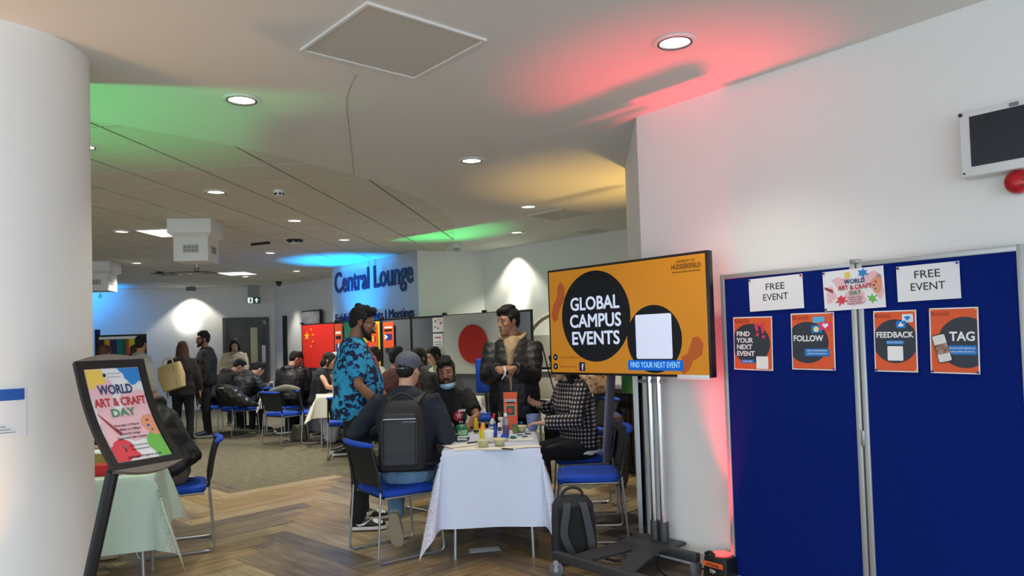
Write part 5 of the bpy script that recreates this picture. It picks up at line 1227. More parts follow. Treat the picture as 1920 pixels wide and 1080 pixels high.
b = B(); lathe(b, [(0.013, 0.08), (0.013, 0.118), (0.006, 0.124)]); finish(b, 'red_cap', mat('red_cap', (200, 40, 50), 0.4), t)
b = B(); lathe(b, [(0.0185, 0.01), (0.0185, 0.035)]); finish(b, 'blue_label', mat('blue_label_mat', (70, 120, 170), 0.5), t)
lath('paint_pot', 966, 812, [(0.019, 0), (0.021, 0.003), (0.021, 0.05), (0.017, 0.054)], mat('olive_jar', (120, 130, 60), 0.3), 'olive green paint pot right of the purple drink bottle', 'pot', [('lid', [(0.020, 0.050), (0.020, 0.062), (0.004, 0.064)], mat('green_lid', (40, 130, 90), 0.4))])
lath('paint_pot', 925, 812, [(0.016, 0), (0.016, 0.035), (0.012, 0.04)], mat('green_pot', (40, 150, 100), 0.4), 'small green paint pot behind the yellow bottle', 'pot', [('lid', [(0.017, 0.034), (0.017, 0.044), (0.004, 0.045)], CUPW)])
def crumple(name, px, py, r, label, m_, seed, cat, sc=(1, 1, 0.6)):
    x, y, z = tp(px, py); b = B(); bmesh.ops.create_icosphere(b, subdivisions=4, radius=1.0)
    for v in b.verts:
        q = 0.75 + 0.5 * noise.noise(v.co * 2.2 + V((seed, 0, 0))) + 0.22 * noise.noise(v.co * 6 + V((0, seed, 0)))
        v.co = V((v.co.x * r * sc[0] * q, v.co.y * r * sc[1] * q, max(-0.5, v.co.z) * r * sc[2] * q))
    mz = min(v.co.z for v in b.verts)
    for v in b.verts: v.co.z -= mz
    return tag(finish(b, name, m_, loc=(x, y, z + 0.003)), label, cat)
BG = mat('blue_nitrile', (10, 84, 190), 0.45)
crumple('nitrile_glove', 945, 826, 0.036, 'crumpled bright blue glove behind the right front bowl', BG, 3, 'glove', (0.9, 0.8, 0.9))
crumple('blue_tissue', 966, 797, 0.055, 'bunched bright blue gloves beside the plastic beaker', BG, 8, 'glove', (1.2, 0.7, 0.45))
crumple('green_tissue', 962, 823, 0.022, 'scrap of green tissue at the foot of the purple drink bottle', mat('green_tissue_mat', (20, 120, 90), 0.7), 5, 'tissue', (1.2, 0.8, 0.6))
t = lath('plastic_beaker', 999, 805, [(0.038, 0), (0.040, 0.003), (0.052, 0.115), (0.054, 0.117), (0.050, 0.116), (0.038, 0.008), (0.003, 0.006)], mat('translucent_blue', (140, 158, 214), 0.25, alpha=0.85), 'translucent blue plastic beaker beside the orange sign', 'beaker')
# table sign
x, y, z = tp(958, 806); t = empty('table_sign', (x, y, z + 0.003), R(-4), 'orange table sign with a green and red flag on it', 'sign'); t.rotation_euler = (R(-7), 0, R(-4))
b = B(); plate(b, rect(-0.055, 0, 0.055, 0.298), 0, 0.002); finish(b, 'sheet', ORG, t, smooth=False)
prnt(t, 'title_band', rect(-0.045, 0.222, 0.045, 0.240), -0.001, WHT); text(t, 'BANGLADESH', 0, 0.226, 0.010, -0.0022, BLK, 0.05, w=0.082); prnt(t, 'title_band', rect(-0.034, 0.208, 0.034, 0.220), -0.001, BLK)
prnt(t, 'cream_border', rect(-0.038, 0.108, 0.038, 0.192), -0.001, ink((210, 190, 120))); prnt(t, 'green_flag', rect(-0.034, 0.112, 0.034, 0.188), -0.002, ink((40, 74, 66))); prnt(t, 'red_disc', circ(-0.003, 0.15, 0.020, n=24), -0.003, ink((206, 44, 40)))
b = B(); plate(b, [(-0.02, 0), (0.02, 0), (0.0, 0.16)], 0.03, 0.002); o = finish(b, 'strut', CARD, t, smooth=False); o.rotation_euler = (R(-14), 0, 0); o.location = (0, 0.0, 0)
# toy rickshaw
x, y, z = tp(866, 826); t = empty('toy_rickshaw', (x, y, z + 0.004), R(12), 'green painted toy rickshaw with small black wheels', 'toy')
TG = mat('toy_green', (28, 110, 76), 0.4, var=0.5, scale=60); TGL = mat('toy_green_light', (120, 170, 120), 0.4, var=0.5, scale=80)
b = B(); rounded_box_loft(b, [((0, 0, 0.018), 0.040, 0.045), ((0, 0, 0.026), 0.046, 0.052), ((0, 0, 0.070), 0.046, 0.050), ((0, 0, 0.085), 0.038, 0.036)], e=3); finish(b, 'cabin', TG, t)
b = B(); rounded_box_loft(b, [((0, 0.01, 0.080), 0.048, 0.054), ((0, 0.01, 0.100), 0.040, 0.044), ((0, 0.01, 0.112), 0.020, 0.024)], e=2.4); finish(b, 'canopy', TG, t)
b = B(); plate(b, rrect(-0.034, 0.044, 0.034, 0.078, 0.006), -0.0535, 0.003); finish(b, 'windscreen', TGL, t, smooth=False)
b = B(); plate(b, rrect(-0.040, 0.026, 0.040, 0.036, 0.003), -0.056, 0.004); finish(b, 'bumper', CUPW, t, smooth=False)
for wx, wy in ((-0.044, -0.03), (0.044, -0.03), (-0.044, 0.035), (0.044, 0.035)):
    b = B(); lathe(b, [(0.014, -0.005), (0.015, 0), (0.014, 0.005)], n=16); w_o = finish(b, 'wheel', BLACKP, t, loc=(wx, wy, 0.014), rot=(0, PI / 2, 0))
    b = B(); lathe(b, [(0.006, -0.0062), (0.006, 0.0062)], n=10); finish(b, 'hub', SILVER, w_o)
b = B(); tube(b, [(-0.03, -0.045, 0.05), (-0.075, -0.06, 0.058)], 0.003, n=6); finish(b, 'handlebar', ink((200, 190, 170)), t)
for px, py, ln, rz, c_, lb in ((888, 832, 0.10, R(35), (30, 30, 34), 'black marker pen in front of the toy rickshaw'), (955, 845, 0.12, R(-35), (52, 44, 40), 'dark paintbrush lying across the drawing sheets'),
    (976, 818, 0.05, R(10), (70, 50, 130), 'purple marker lying near the checked sleeve'), (990, 816, 0.05, R(20), (30, 30, 34), 'black marker nearest the checked sleeve'), (985, 821, 0.045, R(5), (50, 46, 60), 'short dark pen between the purple and black markers')):
    x, y, z = tp(px, py); t = empty('pen', (x, y, z + 0.0105), rz, lb, 'pen')
    b = B(); tube(b, [(-ln / 2, 0, 0), (ln * 0.3, 0, 0)], 0.0052, n=8); finish(b, 'barrel', ink(c_), t)
    b = B(); tube(b, [(ln * 0.3, 0, 0), (ln / 2, 0, 0)], [0.0054, 0.0035], n=8); finish(b, 'cap', ink((200, 200, 204)) if c_[0] > 40 else BLACKP, t)
x, y, z = tp(978, 812)
# things on the mint table and the woman's table
def boxthing(name, loc, s, rz, m_, label, cat, lid=None):
    t = empty(name, loc, rz, label, cat); b = B(); box(b, (0, 0, s[2] / 2), s, bev=0.003); finish(b, 'box_body', m_, t)
    b = B(); box(b, (0, 0, s[2] + 0.004), (s[0] + 0.006, s[1] + 0.006, 0.012), bev=0.002); finish(b, 'lid', lid or m_, t); return t
boxthing('craft_box', (-2.42, 4.30, 0.729), (0.16, 0.10, 0.05), R(10), mat('red_box', (200, 30, 36), 0.5), 'small red box on the mint table beside the column', 'box')
boxthing('craft_box', (-2.58, 4.52, 0.729), (0.18, 0.12, 0.10), R(5), mat('gold_box', (150, 124, 50), 0.5), 'dull gold box on the mint table behind the red box', 'box', CUPW)
boxthing('white_carton', (-2.46, 10.5, 0.729), (0.30, 0.10, 0.17), R(8), CUPW, 'white carton in front of the woman in the dark dress', 'box')
boxthing('orange_carton', (-2.70, 10.95, 0.729), (0.07, 0.07, 0.22), R(8), mat('orange_card', (196, 100, 50), 0.6), 'small orange carton near the person in the pale cap', 'box')
boxthing('red_bag', (-4.05, 12.7, 0.729), (0.16, 0.10, 0.20), R(8), mat('red_paper', (190, 60, 70), 0.6), 'red paper bag standing on the far table', 'bag')

# ------------------------------------------------------------------ people
def rem(o, voxel, smooth=3, disp=None, dstr=0.01, dscale=0.08):
    m_ = o.modifiers.new('remesh', 'REMESH'); m_.mode = 'VOXEL'; m_.voxel_size = voxel; m_.use_smooth_shade = True
    if smooth:
        s = o.modifiers.new('smooth', 'SMOOTH'); s.factor = 0.5; s.iterations = smooth
    if disp:
        tx = bpy.data.textures.get(disp) or bpy.data.textures.new(disp, 'CLOUDS'); tx.noise_scale = dscale
        d = o.modifiers.new('folds', 'DISPLACE'); d.texture = tx; d.strength = dstr; d.mid_level = 0.5; d.texture_coords = 'LOCAL'
    return o
def ik(a, c, l1, l2, pole):
    a, c = V(a), V(c); d = c - a; L = min(d.length, (l1 + l2) * 0.995); d = d.normalized(); c = a + d * L
    k = (l1 * l1 - l2 * l2 + L * L) / (2 * L); h = math.sqrt(max(1e-6, l1 * l1 - k * k)); pl = V(pole); pl = (pl - d * pl.dot(d)).normalized()
    return a + d * k + pl * h, c
def hand(bm, wr, d, pn, side, curl=0.5, s=1.0):
    """wr wrist, d hand direction, pn palm normal; side +1 when the thumb lies towards d x pn"""
    d = d.normalized(); pn = (pn - d * pn.dot(d)).normalized(); sd = d.cross(pn).normalized() * side
    M3 = Matrix((sd, d, pn)).transposed()
    rings = []
    for t_, hw2, ht in ((-0.01, 0.022, 0.018), (0.02, 0.032, 0.015), (0.05, 0.040, 0.014), (0.078, 0.040, 0.011), (0.088, 0.034, 0.008)):
        rings.append((wr + d * t_ * s, sd * hw2 * s, pn * ht * s))
    eloft(bm, rings, n=14, e=2.6)
    for k, (off, ln) in enumerate(((0.030, 0.068), (0.010, 0.077), (-0.010, 0.072), (-0.029, 0.056))):
        p = wr + d * 0.074 * s + sd * off * s; a = 0.0; pts = [p - d * 0.02 * s, p]; q = p
        for seg, fr in enumerate((0.45, 0.32, 0.23)):
            a += curl * (0.55 + 0.25 * seg); q = q + (d * math.cos(a) + pn * math.sin(a)) * ln * fr * s + sd * off * 0.06 * fr * s; pts.append(q)
        tube(bm, pts, [r_ * s for r_ in (0.0088, 0.0092, 0.0086, 0.0078, 0.0066)], n=8, round_=True)
    p = wr + d * 0.022 * s + sd * 0.026 * s
    q1 = p + (sd * 0.75 + d * 0.6 + pn * 0.25).normalized() * 0.036 * s; q2 = q1 + (d * 0.85 + sd * 0.25 + pn * (0.3 + curl * 0.5)).normalized() * 0.030 * s; q3 = q2 + (d * 0.8 - sd * 0.1 + pn * (0.3 + curl * 0.8)).normalized() * 0.022 * s
    tube(bm, [p - d * 0.01 * s, p, q1, q2, q3], [r_ * s for r_ in (0.013, 0.014, 0.0112, 0.0098, 0.0078)], n=8, round_=True)

def person(label, x, y, head, seated=False, sc=1.0, skin_='tan', lean=0.0, side=0.0, yaw=0.0, pitch=0.0, roll=0.0, torso_yaw=0.0,
           rh=None, lh=None, relb=(0.6, -0.6, -0.5), lelb=(-0.6, -0.6, -0.5), rcurl=0.5, lcurl=0.5, rn=None, ln_=None, rdir=None, ldir=None,
           top=None, sleeves='long', bulk=0.02, belly=0.0, pants=None, shoes=None, hair=None, hairstyle='short', beard=False, glasses=False,
           legs=None, feet=None, vox=0.012, hvox=None, female=False, toplen=0.0, seat=0.47, skirt=False, collar=False, world_hands=True, legw=1.0, group=None, name='person', z0=0.004, hood=False):
    hvox = hvox or vox
    S = sc; base = V((x, y, z0)); rz = R(head - 90)
    t = empty(name, base, rz, label, 'person', group)
    Rz = Matrix.Rotation(rz, 3, 'Z'); inv = Rz.inverted()
    def W2L(p): return inv @ (V(p) - base)
    shw = (0.165 if female else 0.190) * S; hip = 0.09 * S
    if seated: pel = V((0, 0, seat + 0.095 * S))
    else: pel = V((0, 0, 0.93 * S))
    TR = Matrix.Rotation(torso_yaw, 3, 'Z') @ Matrix.Rotation(-lean, 3, 'X') @ Matrix.Rotation(side, 3, 'Y')
    def up(p): return pel + TR @ (V(p) * S)
    waist = up((0, 0.0, 0.14)); chest = up((0, 0.0, 0.36)); nb = up((0, -0.015, 0.52)); ne = up((0, 0.012, 0.592))
    shR = up(((0.160 if female else 0.185), -0.01, 0.475)); shL = up((-(0.160 if female else 0.185), -0.01, 0.475))
    HR = TR @ Matrix.Rotation(lean * 0.75, 3, 'X') @ Matrix.Rotation(-yaw, 3, 'Z') @ Matrix.Rotation(-pitch, 3, 'X') @ Matrix.Rotation(roll, 3, 'Y')
    hc = ne + HR @ V((0, 0.025 * S, 0.105 * S))
    def hd(p): return hc + HR @ (V(p) * S)
    ax, ay, az = TR @ V((1, 0, 0)), TR @ V((0, 1, 0)), TR @ V((0, 0, 1))
    l1, l2 = 0.285 * S, 0.255 * S
    def wr_(h, sgn):
        if h is None: return (pel + V((sgn * 0.27 * S, 0.06 * S, -0.08 * S))) if not seated else (pel + V((sgn * 0.14 * S, 0.36 * S, 0.06 * S)))
        return W2L(h) if world_hands else V(h)
    eR, wR = ik(shR, wr_(rh, 1), l1, l2, V(relb)); eL, wL = ik(shL, wr_(lh, -1), l1, l2, V(lelb))
    # legs
    if legs: (kR, aR_), (kL, aL_) = [(V(a), V(c)) for a, c in legs]
    elif seated: kR, aR_, kL, aL_ = V((0.11 * S, 0.42 * S, seat + 0.06)), V((0.12 * S, 0.44 * S, 0.09 * S)), V((-0.11 * S, 0.42 * S, seat + 0.06)), V((-0.12 * S, 0.42 * S, 0.09 * S))
    else: kR, aR_, kL, aL_ = V((0.10 * S, 0.03 * S, 0.49 * S)), V((0.11 * S, 0.0, 0.085 * S)), V((-0.10 * S, 0.01 * S, 0.49 * S)), V((-0.11 * S, -0.03 * S, 0.085 * S))
    hR, hL = pel + V((hip, 0, -0.02)), pel + V((-hip, 0, -0.02))
    # ---- body: one continuous surface
    b = B()
    eloft(b, [(pel + V((0, 0, -0.09 * S)), ax * 0.08 * S, ay * 0.06 * S), (pel, ax * 0.130 * S, ay * 0.085 * S), (waist, ax * 0.12 * S, ay * 0.085 * S), (chest, ax * 0.14 * S, ay * 0.095 * S), (up((0, -0.01, 0.46)), ax * 0.135 * S, ay * 0.07 * S), (nb, ax * 0.07 * S, ay * 0.06 * S)])
    tube(b, [nb - az * 0.05 * S, ne, hd((0, -0.02, -0.03))], [0.062 * S, 0.056 * S, 0.056 * S], n=14, round_=True)
    for hp, kn, an in ((hR, kR, aR_), (hL, kL, aL_)): tube(b, [hp, hp.lerp(kn, 0.5), kn, kn.lerp(an, 0.35), an], [0.066 * S, 0.066 * S, 0.050 * S, 0.048 * S, 0.036 * S], n=12, round_=True)
    for sh, el, wr in ((shR, eR, wR), (shL, eL, wL)): tube(b, [sh + (chest - sh) * 0.25, sh.lerp(el, 0.5), el, el.lerp(wr, 0.35), wr], [0.038 * S, 0.045 * S, 0.038 * S, 0.039 * S, 0.026 * S], n=12, round_=True)
    for wr, el, d_, n_, cu, sd_ in ((wR, eR, rdir, rn, rcurl, 1), (wL, eL, ldir, ln_, lcurl, -1)):
        dd = (inv @ V(d_)) if d_ is not None else (wr - el).normalized(); nn = (inv @ V(n_)) if n_ is not None else (V((-sd_, 0, 0)) if not seated else V((0, 0, -1)))
        if abs(dd.normalized().dot(nn.normalized())) > 0.93: nn = nn + V((-0.6 * sd_, 0.3, 0.2))
        # the thumb lies to the inside / front
        sdv = dd.cross(nn); want = (V((-sd_, 0.3, 0)) if seated or d_ is not None else V((0, 1, 0)))
        hand(b, wr + dd.normalized() * 0.01, dd, nn, 1 if sdv.dot(want) > 0 else -1, cu, (0.90 if female else 1.0) * S)
    for an in (aR_, aL_): ell(b, an + V((0, 0.04, -0.03)), (0.04, 0.09, 0.03))
    # head
    def he(c, r_): ell(b, hd(c), [q * S for q in r_], HR)
    he((0, -0.014, 0.030), (0.073, 0.091, 0.086))
    hx, hy = HR @ V((1, 0, 0)), HR @ V((0, 1, 0))
    eloft(b, [(hd((0, yy, zz)), hx * rx * S, hy * ry * S) for zz, yy, rx, ry in ((0.045, 0.018, 0.064, 0.064), (0.01, 0.022, 0.066, 0.064), (-0.03, 0.026, 0.062, 0.062), (-0.062, 0.034, 0.054, 0.055), (-0.09, 0.042, 0.042, 0.045), (-0.108, 0.050, 0.026, 0.030), (-0.116, 0.052, 0.012, 0.014))])
    tube(b, [hd((0, 0.080, 0.022)), hd((0, 0.094, -0.005)), hd((0, 0.106, -0.028))], [0.008 * S, 0.010 * S, 0.0125 * S], n=8, round_=True)
    for s in (-1, 1):
        he((s * 0.012, 0.094, -0.034), (0.008, 0.010, 0.007)); he((s * 0.030, 0.078, 0.030), (0.024, 0.010, 0.007)); he((s * 0.042, 0.058, -0.022), (0.020, 0.022, 0.018)); he((s * 0.071, -0.008, -0.005), (0.010, 0.019, 0.031))
        he((s * 0.031, 0.070, -0.004), (0.016, 0.010, 0.006))
    he((0, 0.082, -0.098), (0.020, 0.014, 0.013)); he((0, 0.087, -0.060), (0.022, 0.009, 0.0055)); he((0, 0.086, -0.070), (0.019, 0.009, 0.006))
    body = rem(finish(b, 'body', SK[skin_], t), hvox, 2)
    # face details
    if hvox < 0.011:
        for s in (-1, 1):
            b = B(); ell(b, hd((s * 0.031, 0.0715, 0.008)), [0.0130 * S] * 3, n=14, k=8); e_ = finish(b, 'eye', EYEW, t)
            b = B(); ell(b, hd((s * 0.031, 0.0832, 0.0075)), [0.0078 * S, 0.003 * S, 0.0078 * S], HR, n=12, k=6); finish(b, 'iris', BLACKP, e_)
            b = B(); tube(b, [hd((s * 0.014, 0.090, 0.030)), hd((s * 0.030, 0.088, 0.036)), hd((s * 0.047, 0.074, 0.030))], [0.003, 0.0038, 0.002], n=6, round_=True); finish(b, 'eyebrow', HAIRB, t)
            b = B(); ell(b, hd((s * 0.031, 0.0735, 0.0190)), [0.0155 * S, 0.0140 * S, 0.0090 * S], HR, n=14, k=8); finish(b, 'eyelid', SK[skin_], e_)
        b = B(); tube(b, [hd((-0.022, 0.088, -0.065)), hd((0, 0.0985, -0.0665)), hd((0.022, 0.088, -0.065))], [0.0025, 0.0055, 0.0025], n=8, smooth=True, k=3); finish(b, 'mouth', LIP, t)
    # hair
    hm = hair or HAIRB
    if hairstyle:
        b = B()
        def hh(c, r_): ell(b, hd(c), [q * S for q in r_], HR)
        hh((0, -0.024, 0.048), (0.081, 0.094, 0.084)); hh((0, -0.055, 0.0), (0.068, 0.056, 0.072))
        if hairstyle in ('short', 'quiff', 'buzz'):
            if hairstyle != 'buzz': hh((0, 0.020, 0.100), (0.066, 0.066, 0.036)); 
            if hairstyle == 'quiff': hh((0.02, 0.055, 0.095), (0.055, 0.034, 0.030)); hh((0, -0.01, 0.125), (0.06, 0.07, 0.028)); hh((0.035, 0.068, 0.072), (0.03, 0.018, 0.024))
            for s in (-1, 1): tube(b, [hd((s * 0.072, 0.018, 0.04)), hd((s * 0.071, 0.012, -0.01))], [0.014, 0.007], n=8, round_=True)
        elif hairstyle == 'long':
            hh((0, 0.0, 0.085), (0.074, 0.074, 0.044))
            eloft(b, [(hd((0, -0.05, 0.05)), hx * 0.082 * S, hy * 0.055 * S), (hd((0, -0.062, -0.05)), hx * 0.088 * S, hy * 0.048 * S), (hd((0, -0.075, -0.15)), hx * 0.095 * S, hy * 0.042 * S), (hd((0, -0.09, -0.25)), hx * 0.100 * S, hy * 0.040 * S), (hd((0, -0.10, -0.34)), hx * 0.085 * S, hy * 0.032 * S), (hd((0, -0.10, -0.40)), hx * 0.04 * S, hy * 0.015 * S)])
            for s in (-1, 1): tube(b, [hd((s * 0.040, 0.052, 0.085)), hd((s * 0.074, 0.030, 0.02)), hd((s * 0.084, 0.010, -0.07)), hd((s * 0.09, 0.0, -0.16)), hd((s * 0.085, 0.01, -0.24))], [0.020 * S, 0.024 * S, 0.026 * S, 0.024 * S, 0.010 * S], n=10, round_=True)
        elif hairstyle == 'bob':
            hh((0, 0.0, 0.085), (0.074, 0.074, 0.044)); hh((0, -0.06, -0.05), (0.082, 0.06, 0.09))
            for s in (-1, 1): tube(b, [hd((s * 0.040, 0.050, 0.085)), hd((s * 0.078, 0.020, 0.02)), hd((s * 0.082, 0.010, -0.09))], [0.020 * S, 0.024 * S, 0.018 * S], n=10, round_=True)
        rem(finish(b, 'hair', hm, t), max(0.007, hvox), 1, 'hair_noise', 0.010, 0.02)
    if beard:
        b = B()
        tube(b, [hd((s_ * 0.070, yy, zz)) for s_, yy, zz in ((-1, 0.004, -0.015), (-0.93, 0.020, -0.055), (-0.66, 0.050, -0.088), (0, 0.078, -0.112), (0.66, 0.050, -0.088), (0.93, 0.020, -0.055), (1, 0.004, -0.015))], [0.008, 0.015, 0.021, 0.024, 0.021, 0.015, 0.008], n=10, smooth=True, k=3, round_=True)
        tube(b, [hd((-0.032, 0.078, -0.078)), hd((-0.026, 0.090, -0.052)), hd((0, 0.0995, -0.048)), hd((0.026, 0.090, -0.052)), hd((0.032, 0.078, -0.078))], 0.0075, n=8, smooth=True, k=3, round_=True)
        ell(b, hd((0, 0.070, -0.10)), (0.034, 0.026, 0.024), HR); rem(finish(b, 'beard', HAIRB, t), 0.006 if hvox < 0.011 else 0.01, 1, 'hair_noise', 0.006, 0.02)
    if glasses:
        b = B()
        for s in (-1, 1):
            tube(b, [hd((s * 0.033 + 0.023 * math.cos(a), 0.098 - 0.004 * abs(math.cos(a)), 0.006 + 0.017 * math.sin(a))) for a in [2 * PI * i / 14 for i in range(15)]], 0.0024, n=6)
            tube(b, [hd((s * 0.056, 0.094, 0.012)), hd((s * 0.078, 0.03, 0.012)), hd((s * 0.080, -0.02, 0.004))], 0.0026, n=6)
        tube(b, [hd((-0.010, 0.099, 0.010)), hd((0.010, 0.099, 0.010))], 0.0024, n=6); finish(b, 'glasses', BLACKP, t)
    # ---- top
    if top:
        b = B(); g = bulk; lowz = -0.02 - toplen
        low = pel + TR @ V((0, 0, lowz * S)) if not seated else pel + V((0, 0.0, max(lowz, -0.085) * S))
        def bl(f): return ay * (0.03 * belly * f)
        eloft(b, [(low, ax * (0.150 + g * 0.9) * S, ay * (0.112 + g + belly * 0.02) * S), (pel + TR @ V((0, 0, 0.02)), ax * (0.160 + g) * S, ay * (0.118 + g + belly * 0.03) * S), (waist + bl(1), ax * (0.142 + g * 1.1 + belly * 0.03) * S, ay * (0.108 + g + belly * 0.05) * S), (up((0, 0.0, 0.25)) + bl(0.7), ax * (0.152 + g * 1.1 + belly * 0.02) * S, ay * (0.115 + g + belly * 0.04) * S), (chest, ax * (0.168 + g) * S, ay * (0.120 + g) * S), (up((0, -0.012, 0.465)), ax * (0.158 + g * 0.4) * S, ay * (0.100 + g * 0.6) * S), (up((0, -0.015, 0.525)), ax * (0.125 + g * 0.4) * S, ay * (0.084 + g * 0.4) * S), (up((0, -0.010, 0.568)), ax * 0.074 * S, ay * 0.070 * S)], n=24, e=2.05)
        for sh, el, wr in ((shR, eR, wR), (shL, eL, wL)):
            if sleeves == 'long': tube(b, [sh + (chest - sh) * 0.25, sh, sh.lerp(el, 0.5), el, el.lerp(wr, 0.5), wr - (wr - el).normalized() * 0.012], [(0.056 + g * 0.15) * S, (0.058 + g * 0.28) * S, (0.056 + g * 0.45) * S, (0.050 + g * 0.55) * S, (0.046 + g * 0.5) * S, (0.034 + g * 0.35) * S], n=14, round_=False)
            elif sleeves == 'short': tube(b, [sh + (chest - sh) * 0.25, sh, sh.lerp(el, 0.45), sh.lerp(el, 0.80)], [(0.062 + g * 0.3) * S, (0.063 + g * 0.5) * S, (0.066 + g * 0.3) * S, 0.068 * S], n=14)
        if hood: tube(b, [up((-0.085, 0.03, 0.53)), up((-0.10, -0.06, 0.52)), up((0, -0.13, 0.49)), up((0.10, -0.06, 0.52)), up((0.085, 0.03, 0.53))], [0.028 * S, 0.045 * S, 0.062 * S, 0.045 * S, 0.028 * S], n=12, smooth=True, k=3, round_=True)
        if collar: eloft(b, [(up((0, -0.012, 0.50)), ax * 0.085 * S, ay * 0.078 * S), (up((0, -0.005, 0.575)), ax * 0.072 * S, ay * 0.070 * S)], n=18)
        rem(finish(b, 'top_garment', top, t), vox, 2, 'cloth_folds', 0.014 if bulk < 0.05 else 0.022, 0.09)
    if pants:
        b = B(); eloft(b, [(pel + V((0, 0, -0.12 * S)), ax * 0.10 * S, ay * 0.09 * S), (pel, ax * 0.168 * S, ay * 0.122 * S), (pel + TR @ V((0, 0, 0.10 * S)), ax * 0.145 * S, ay * 0.108 * S)], n=20)
        for hp, kn, an in ((hR, kR, aR_), (hL, kL, aL_)): tube(b, [hp, hp.lerp(kn, 0.5), kn, kn.lerp(an, 0.5), an + V((0, 0, 0.015))], [0.096 * S * legw, 0.086 * S * legw, 0.070 * S * legw, 0.062 * S * legw, 0.056 * S * legw], n=14, round_=True)
        rem(finish(b, 'trousers', pants, t), vox, 2, 'cloth_folds', 0.014, 0.09)
    if skirt:
        b = B(); eloft(b, [(waist, ax * 0.145 * S, ay * 0.11 * S), (pel, ax * 0.19 * S, ay * 0.16 * S), (pel + V((0, 0.2 * S, -0.02)), V((0.20 * S, 0, 0)), V((0, 0.06, 0.10)) * S), (kR.lerp(kL, 0.5) + V((0, 0.03, -0.02)), V((0.21 * S, 0, 0)), V((0, 0.05, 0.09)) * S), (kR.lerp(kL, 0.5) + V((0, 0.05, -0.18)), V((0.2 * S, 0, 0)), V((0, 0.09, 0.02)) * S), (aR_.lerp(aL_, 0.5) + V((0, 0.02, 0.10)), V((0.19 * S, 0, 0)), V((0, 0.12, 0)) * S)], n=20); rem(finish(b, 'skirt', top, t), vox, 3, 'cloth_folds', 0.02, 0.09)
    # ---- shoes
    if shoes:
        for i, an in enumerate((aR_, aL_)):
            fd = V((0.12 if i == 0 else -0.12, 1, 0)).normalized(); fz = V((0, 0, 1))
            if feet and feet[i] is not None: fd = V(feet[i][0]).normalized(); fz = V(feet[i][1]).normalized()
            fs = fd.cross(fz).normalized(); heel = an - fd * 0.045 * S - fz * 0.075 * S
            so = empty('shoe', (0, 0, 0)); so.parent = t
            bpy.data.objects.remove(so)
            b = B()
            eloft(b, [(heel + fd * u * S + fz * h * S, fs * w2 * S, fz * h2 * S) for u, h, w2, h2 in ((-0.012, 0.045, 0.020, 0.028), (0.0, 0.046, 0.034, 0.044), (0.05, 0.052, 0.038, 0.052), (0.10, 0.046, 0.041, 0.044), (0.16, 0.036, 0.046, 0.034), (0.215, 0.030, 0.042, 0.028), (0.250, 0.026, 0.026, 0.020), (0.258, 0.024, 0.010, 0.010))], n=18, e=2.5)
            tube(b, [heel + fd * 0.05 * S + fz * 0.06 * S, heel + fd * 0.045 * S + fz * 0.108 * S], [0.042 * S, 0.040 * S], n=14)
            up_m, sole_m, spec = shoes
            sh_ = finish(b, 'shoe', up_m, t)
            b = B(); ol = [(-0.016, 0), (-0.012, 0.026), (0.02, 0.036), (0.09, 0.040), (0.16, 0.049), (0.22, 0.044), (0.258, 0.026), (0.268, 0)]
            pts = ol + [(u, -w2) for u, w2 in reversed(ol[1:-1])]
            lo = [b.verts.new(heel + fd * u * S + fs * w2 * S) for u, w2 in pts]; hi = [b.verts.new(heel + fd * u * S + fs * w2 * S + fz * 0.024 * S) for u, w2 in pts]
            b.faces.new(lo); b.faces.new(list(reversed(hi)))
            for q in range(len(pts)): b.faces.new((lo[q], lo[(q + 1) % len(pts)], hi[(q + 1) % len(pts)], hi[q]))
            finish(b, 'sole', sole_m, sh_)
            if spec == 'swoosh':
                for s in (-1, 1):
                    b = B(); prev = None
                    def P_(u, h, k=0.0): return heel + fd * u * S + fz * h * S + fs * s * (0.0405 + 0.004 * (1 - abs(u - 0.09) / 0.1) + k) * S
                    loop = [(0.150, 0.082), (0.105, 0.058), (0.065, 0.044), (0.040, 0.046), (0.032, 0.060), (0.040, 0.040), (0.060, 0.031), (0.100, 0.040)]
                    o1 = [b.verts.new(P_(u, h, -0.004)) for u, h in loop]; o2 = [b.verts.new(P_(u, h, 0.0035)) for u, h in loop]
                    b.faces.new(o1); b.faces.new(list(reversed(o2)))
                    for q in range(len(loop)): b.faces.new((o1[q], o1[(q + 1) % len(loop)], o2[(q + 1) % len(loop)], o2[q]))
                    bmesh.ops.triangulate(b, faces=b.faces); finish(b, 'side_logo', CUPW, sh_, smooth=False)
                b = B(); eloft(b, [(heel + fd * u * S + fz * h * S, fs * w2 * S, fz * h2 * S) for u, h, w2, h2 in ((0.165, 0.042, 0.040, 0.032), (0.20, 0.038, 0.042, 0.028), (0.235, 0.032, 0.032, 0.022))], n=16, e=2.5); finish(b, 'toe_panel', CUPW, sh_)
                for q in range(5):
                    b = B(); c0 = heel + fd * (0.085 + 0.018 * q) * S + fz * (0.098 - 0.007 * q) * S; tube(b, [c0 - fs * 0.026 * S, c0 + fz * 0.006, c0 + fs * 0.026 * S], 0.0042, n=6); finish(b, 'lace', CUPW, sh_)
    info = dict(root=t, hd=hd, HR=HR, up=up, pel=pel, wR=wR, wL=wL, eR=eR, eL=eL, shR=shR, shL=shL, ax=ax, ay=ay, az=az, hx=hx, hy=hy, base=base, Rz=Rz, aR=aR_, aL=aL_, kR=kR, kL=kL, W2L=W2L, TR=TR)
    return info
BLKC = cloth('black_cloth', (24, 24, 27)); BLKP = quilt('black_puffer', (26, 26, 30)); NAVYC = cloth('dark_navy_cloth', (26, 34, 48)); JEAN = cloth('light_jeans', (110, 146, 176)); BLKJ = cloth('black_trousers', (20, 22, 28))
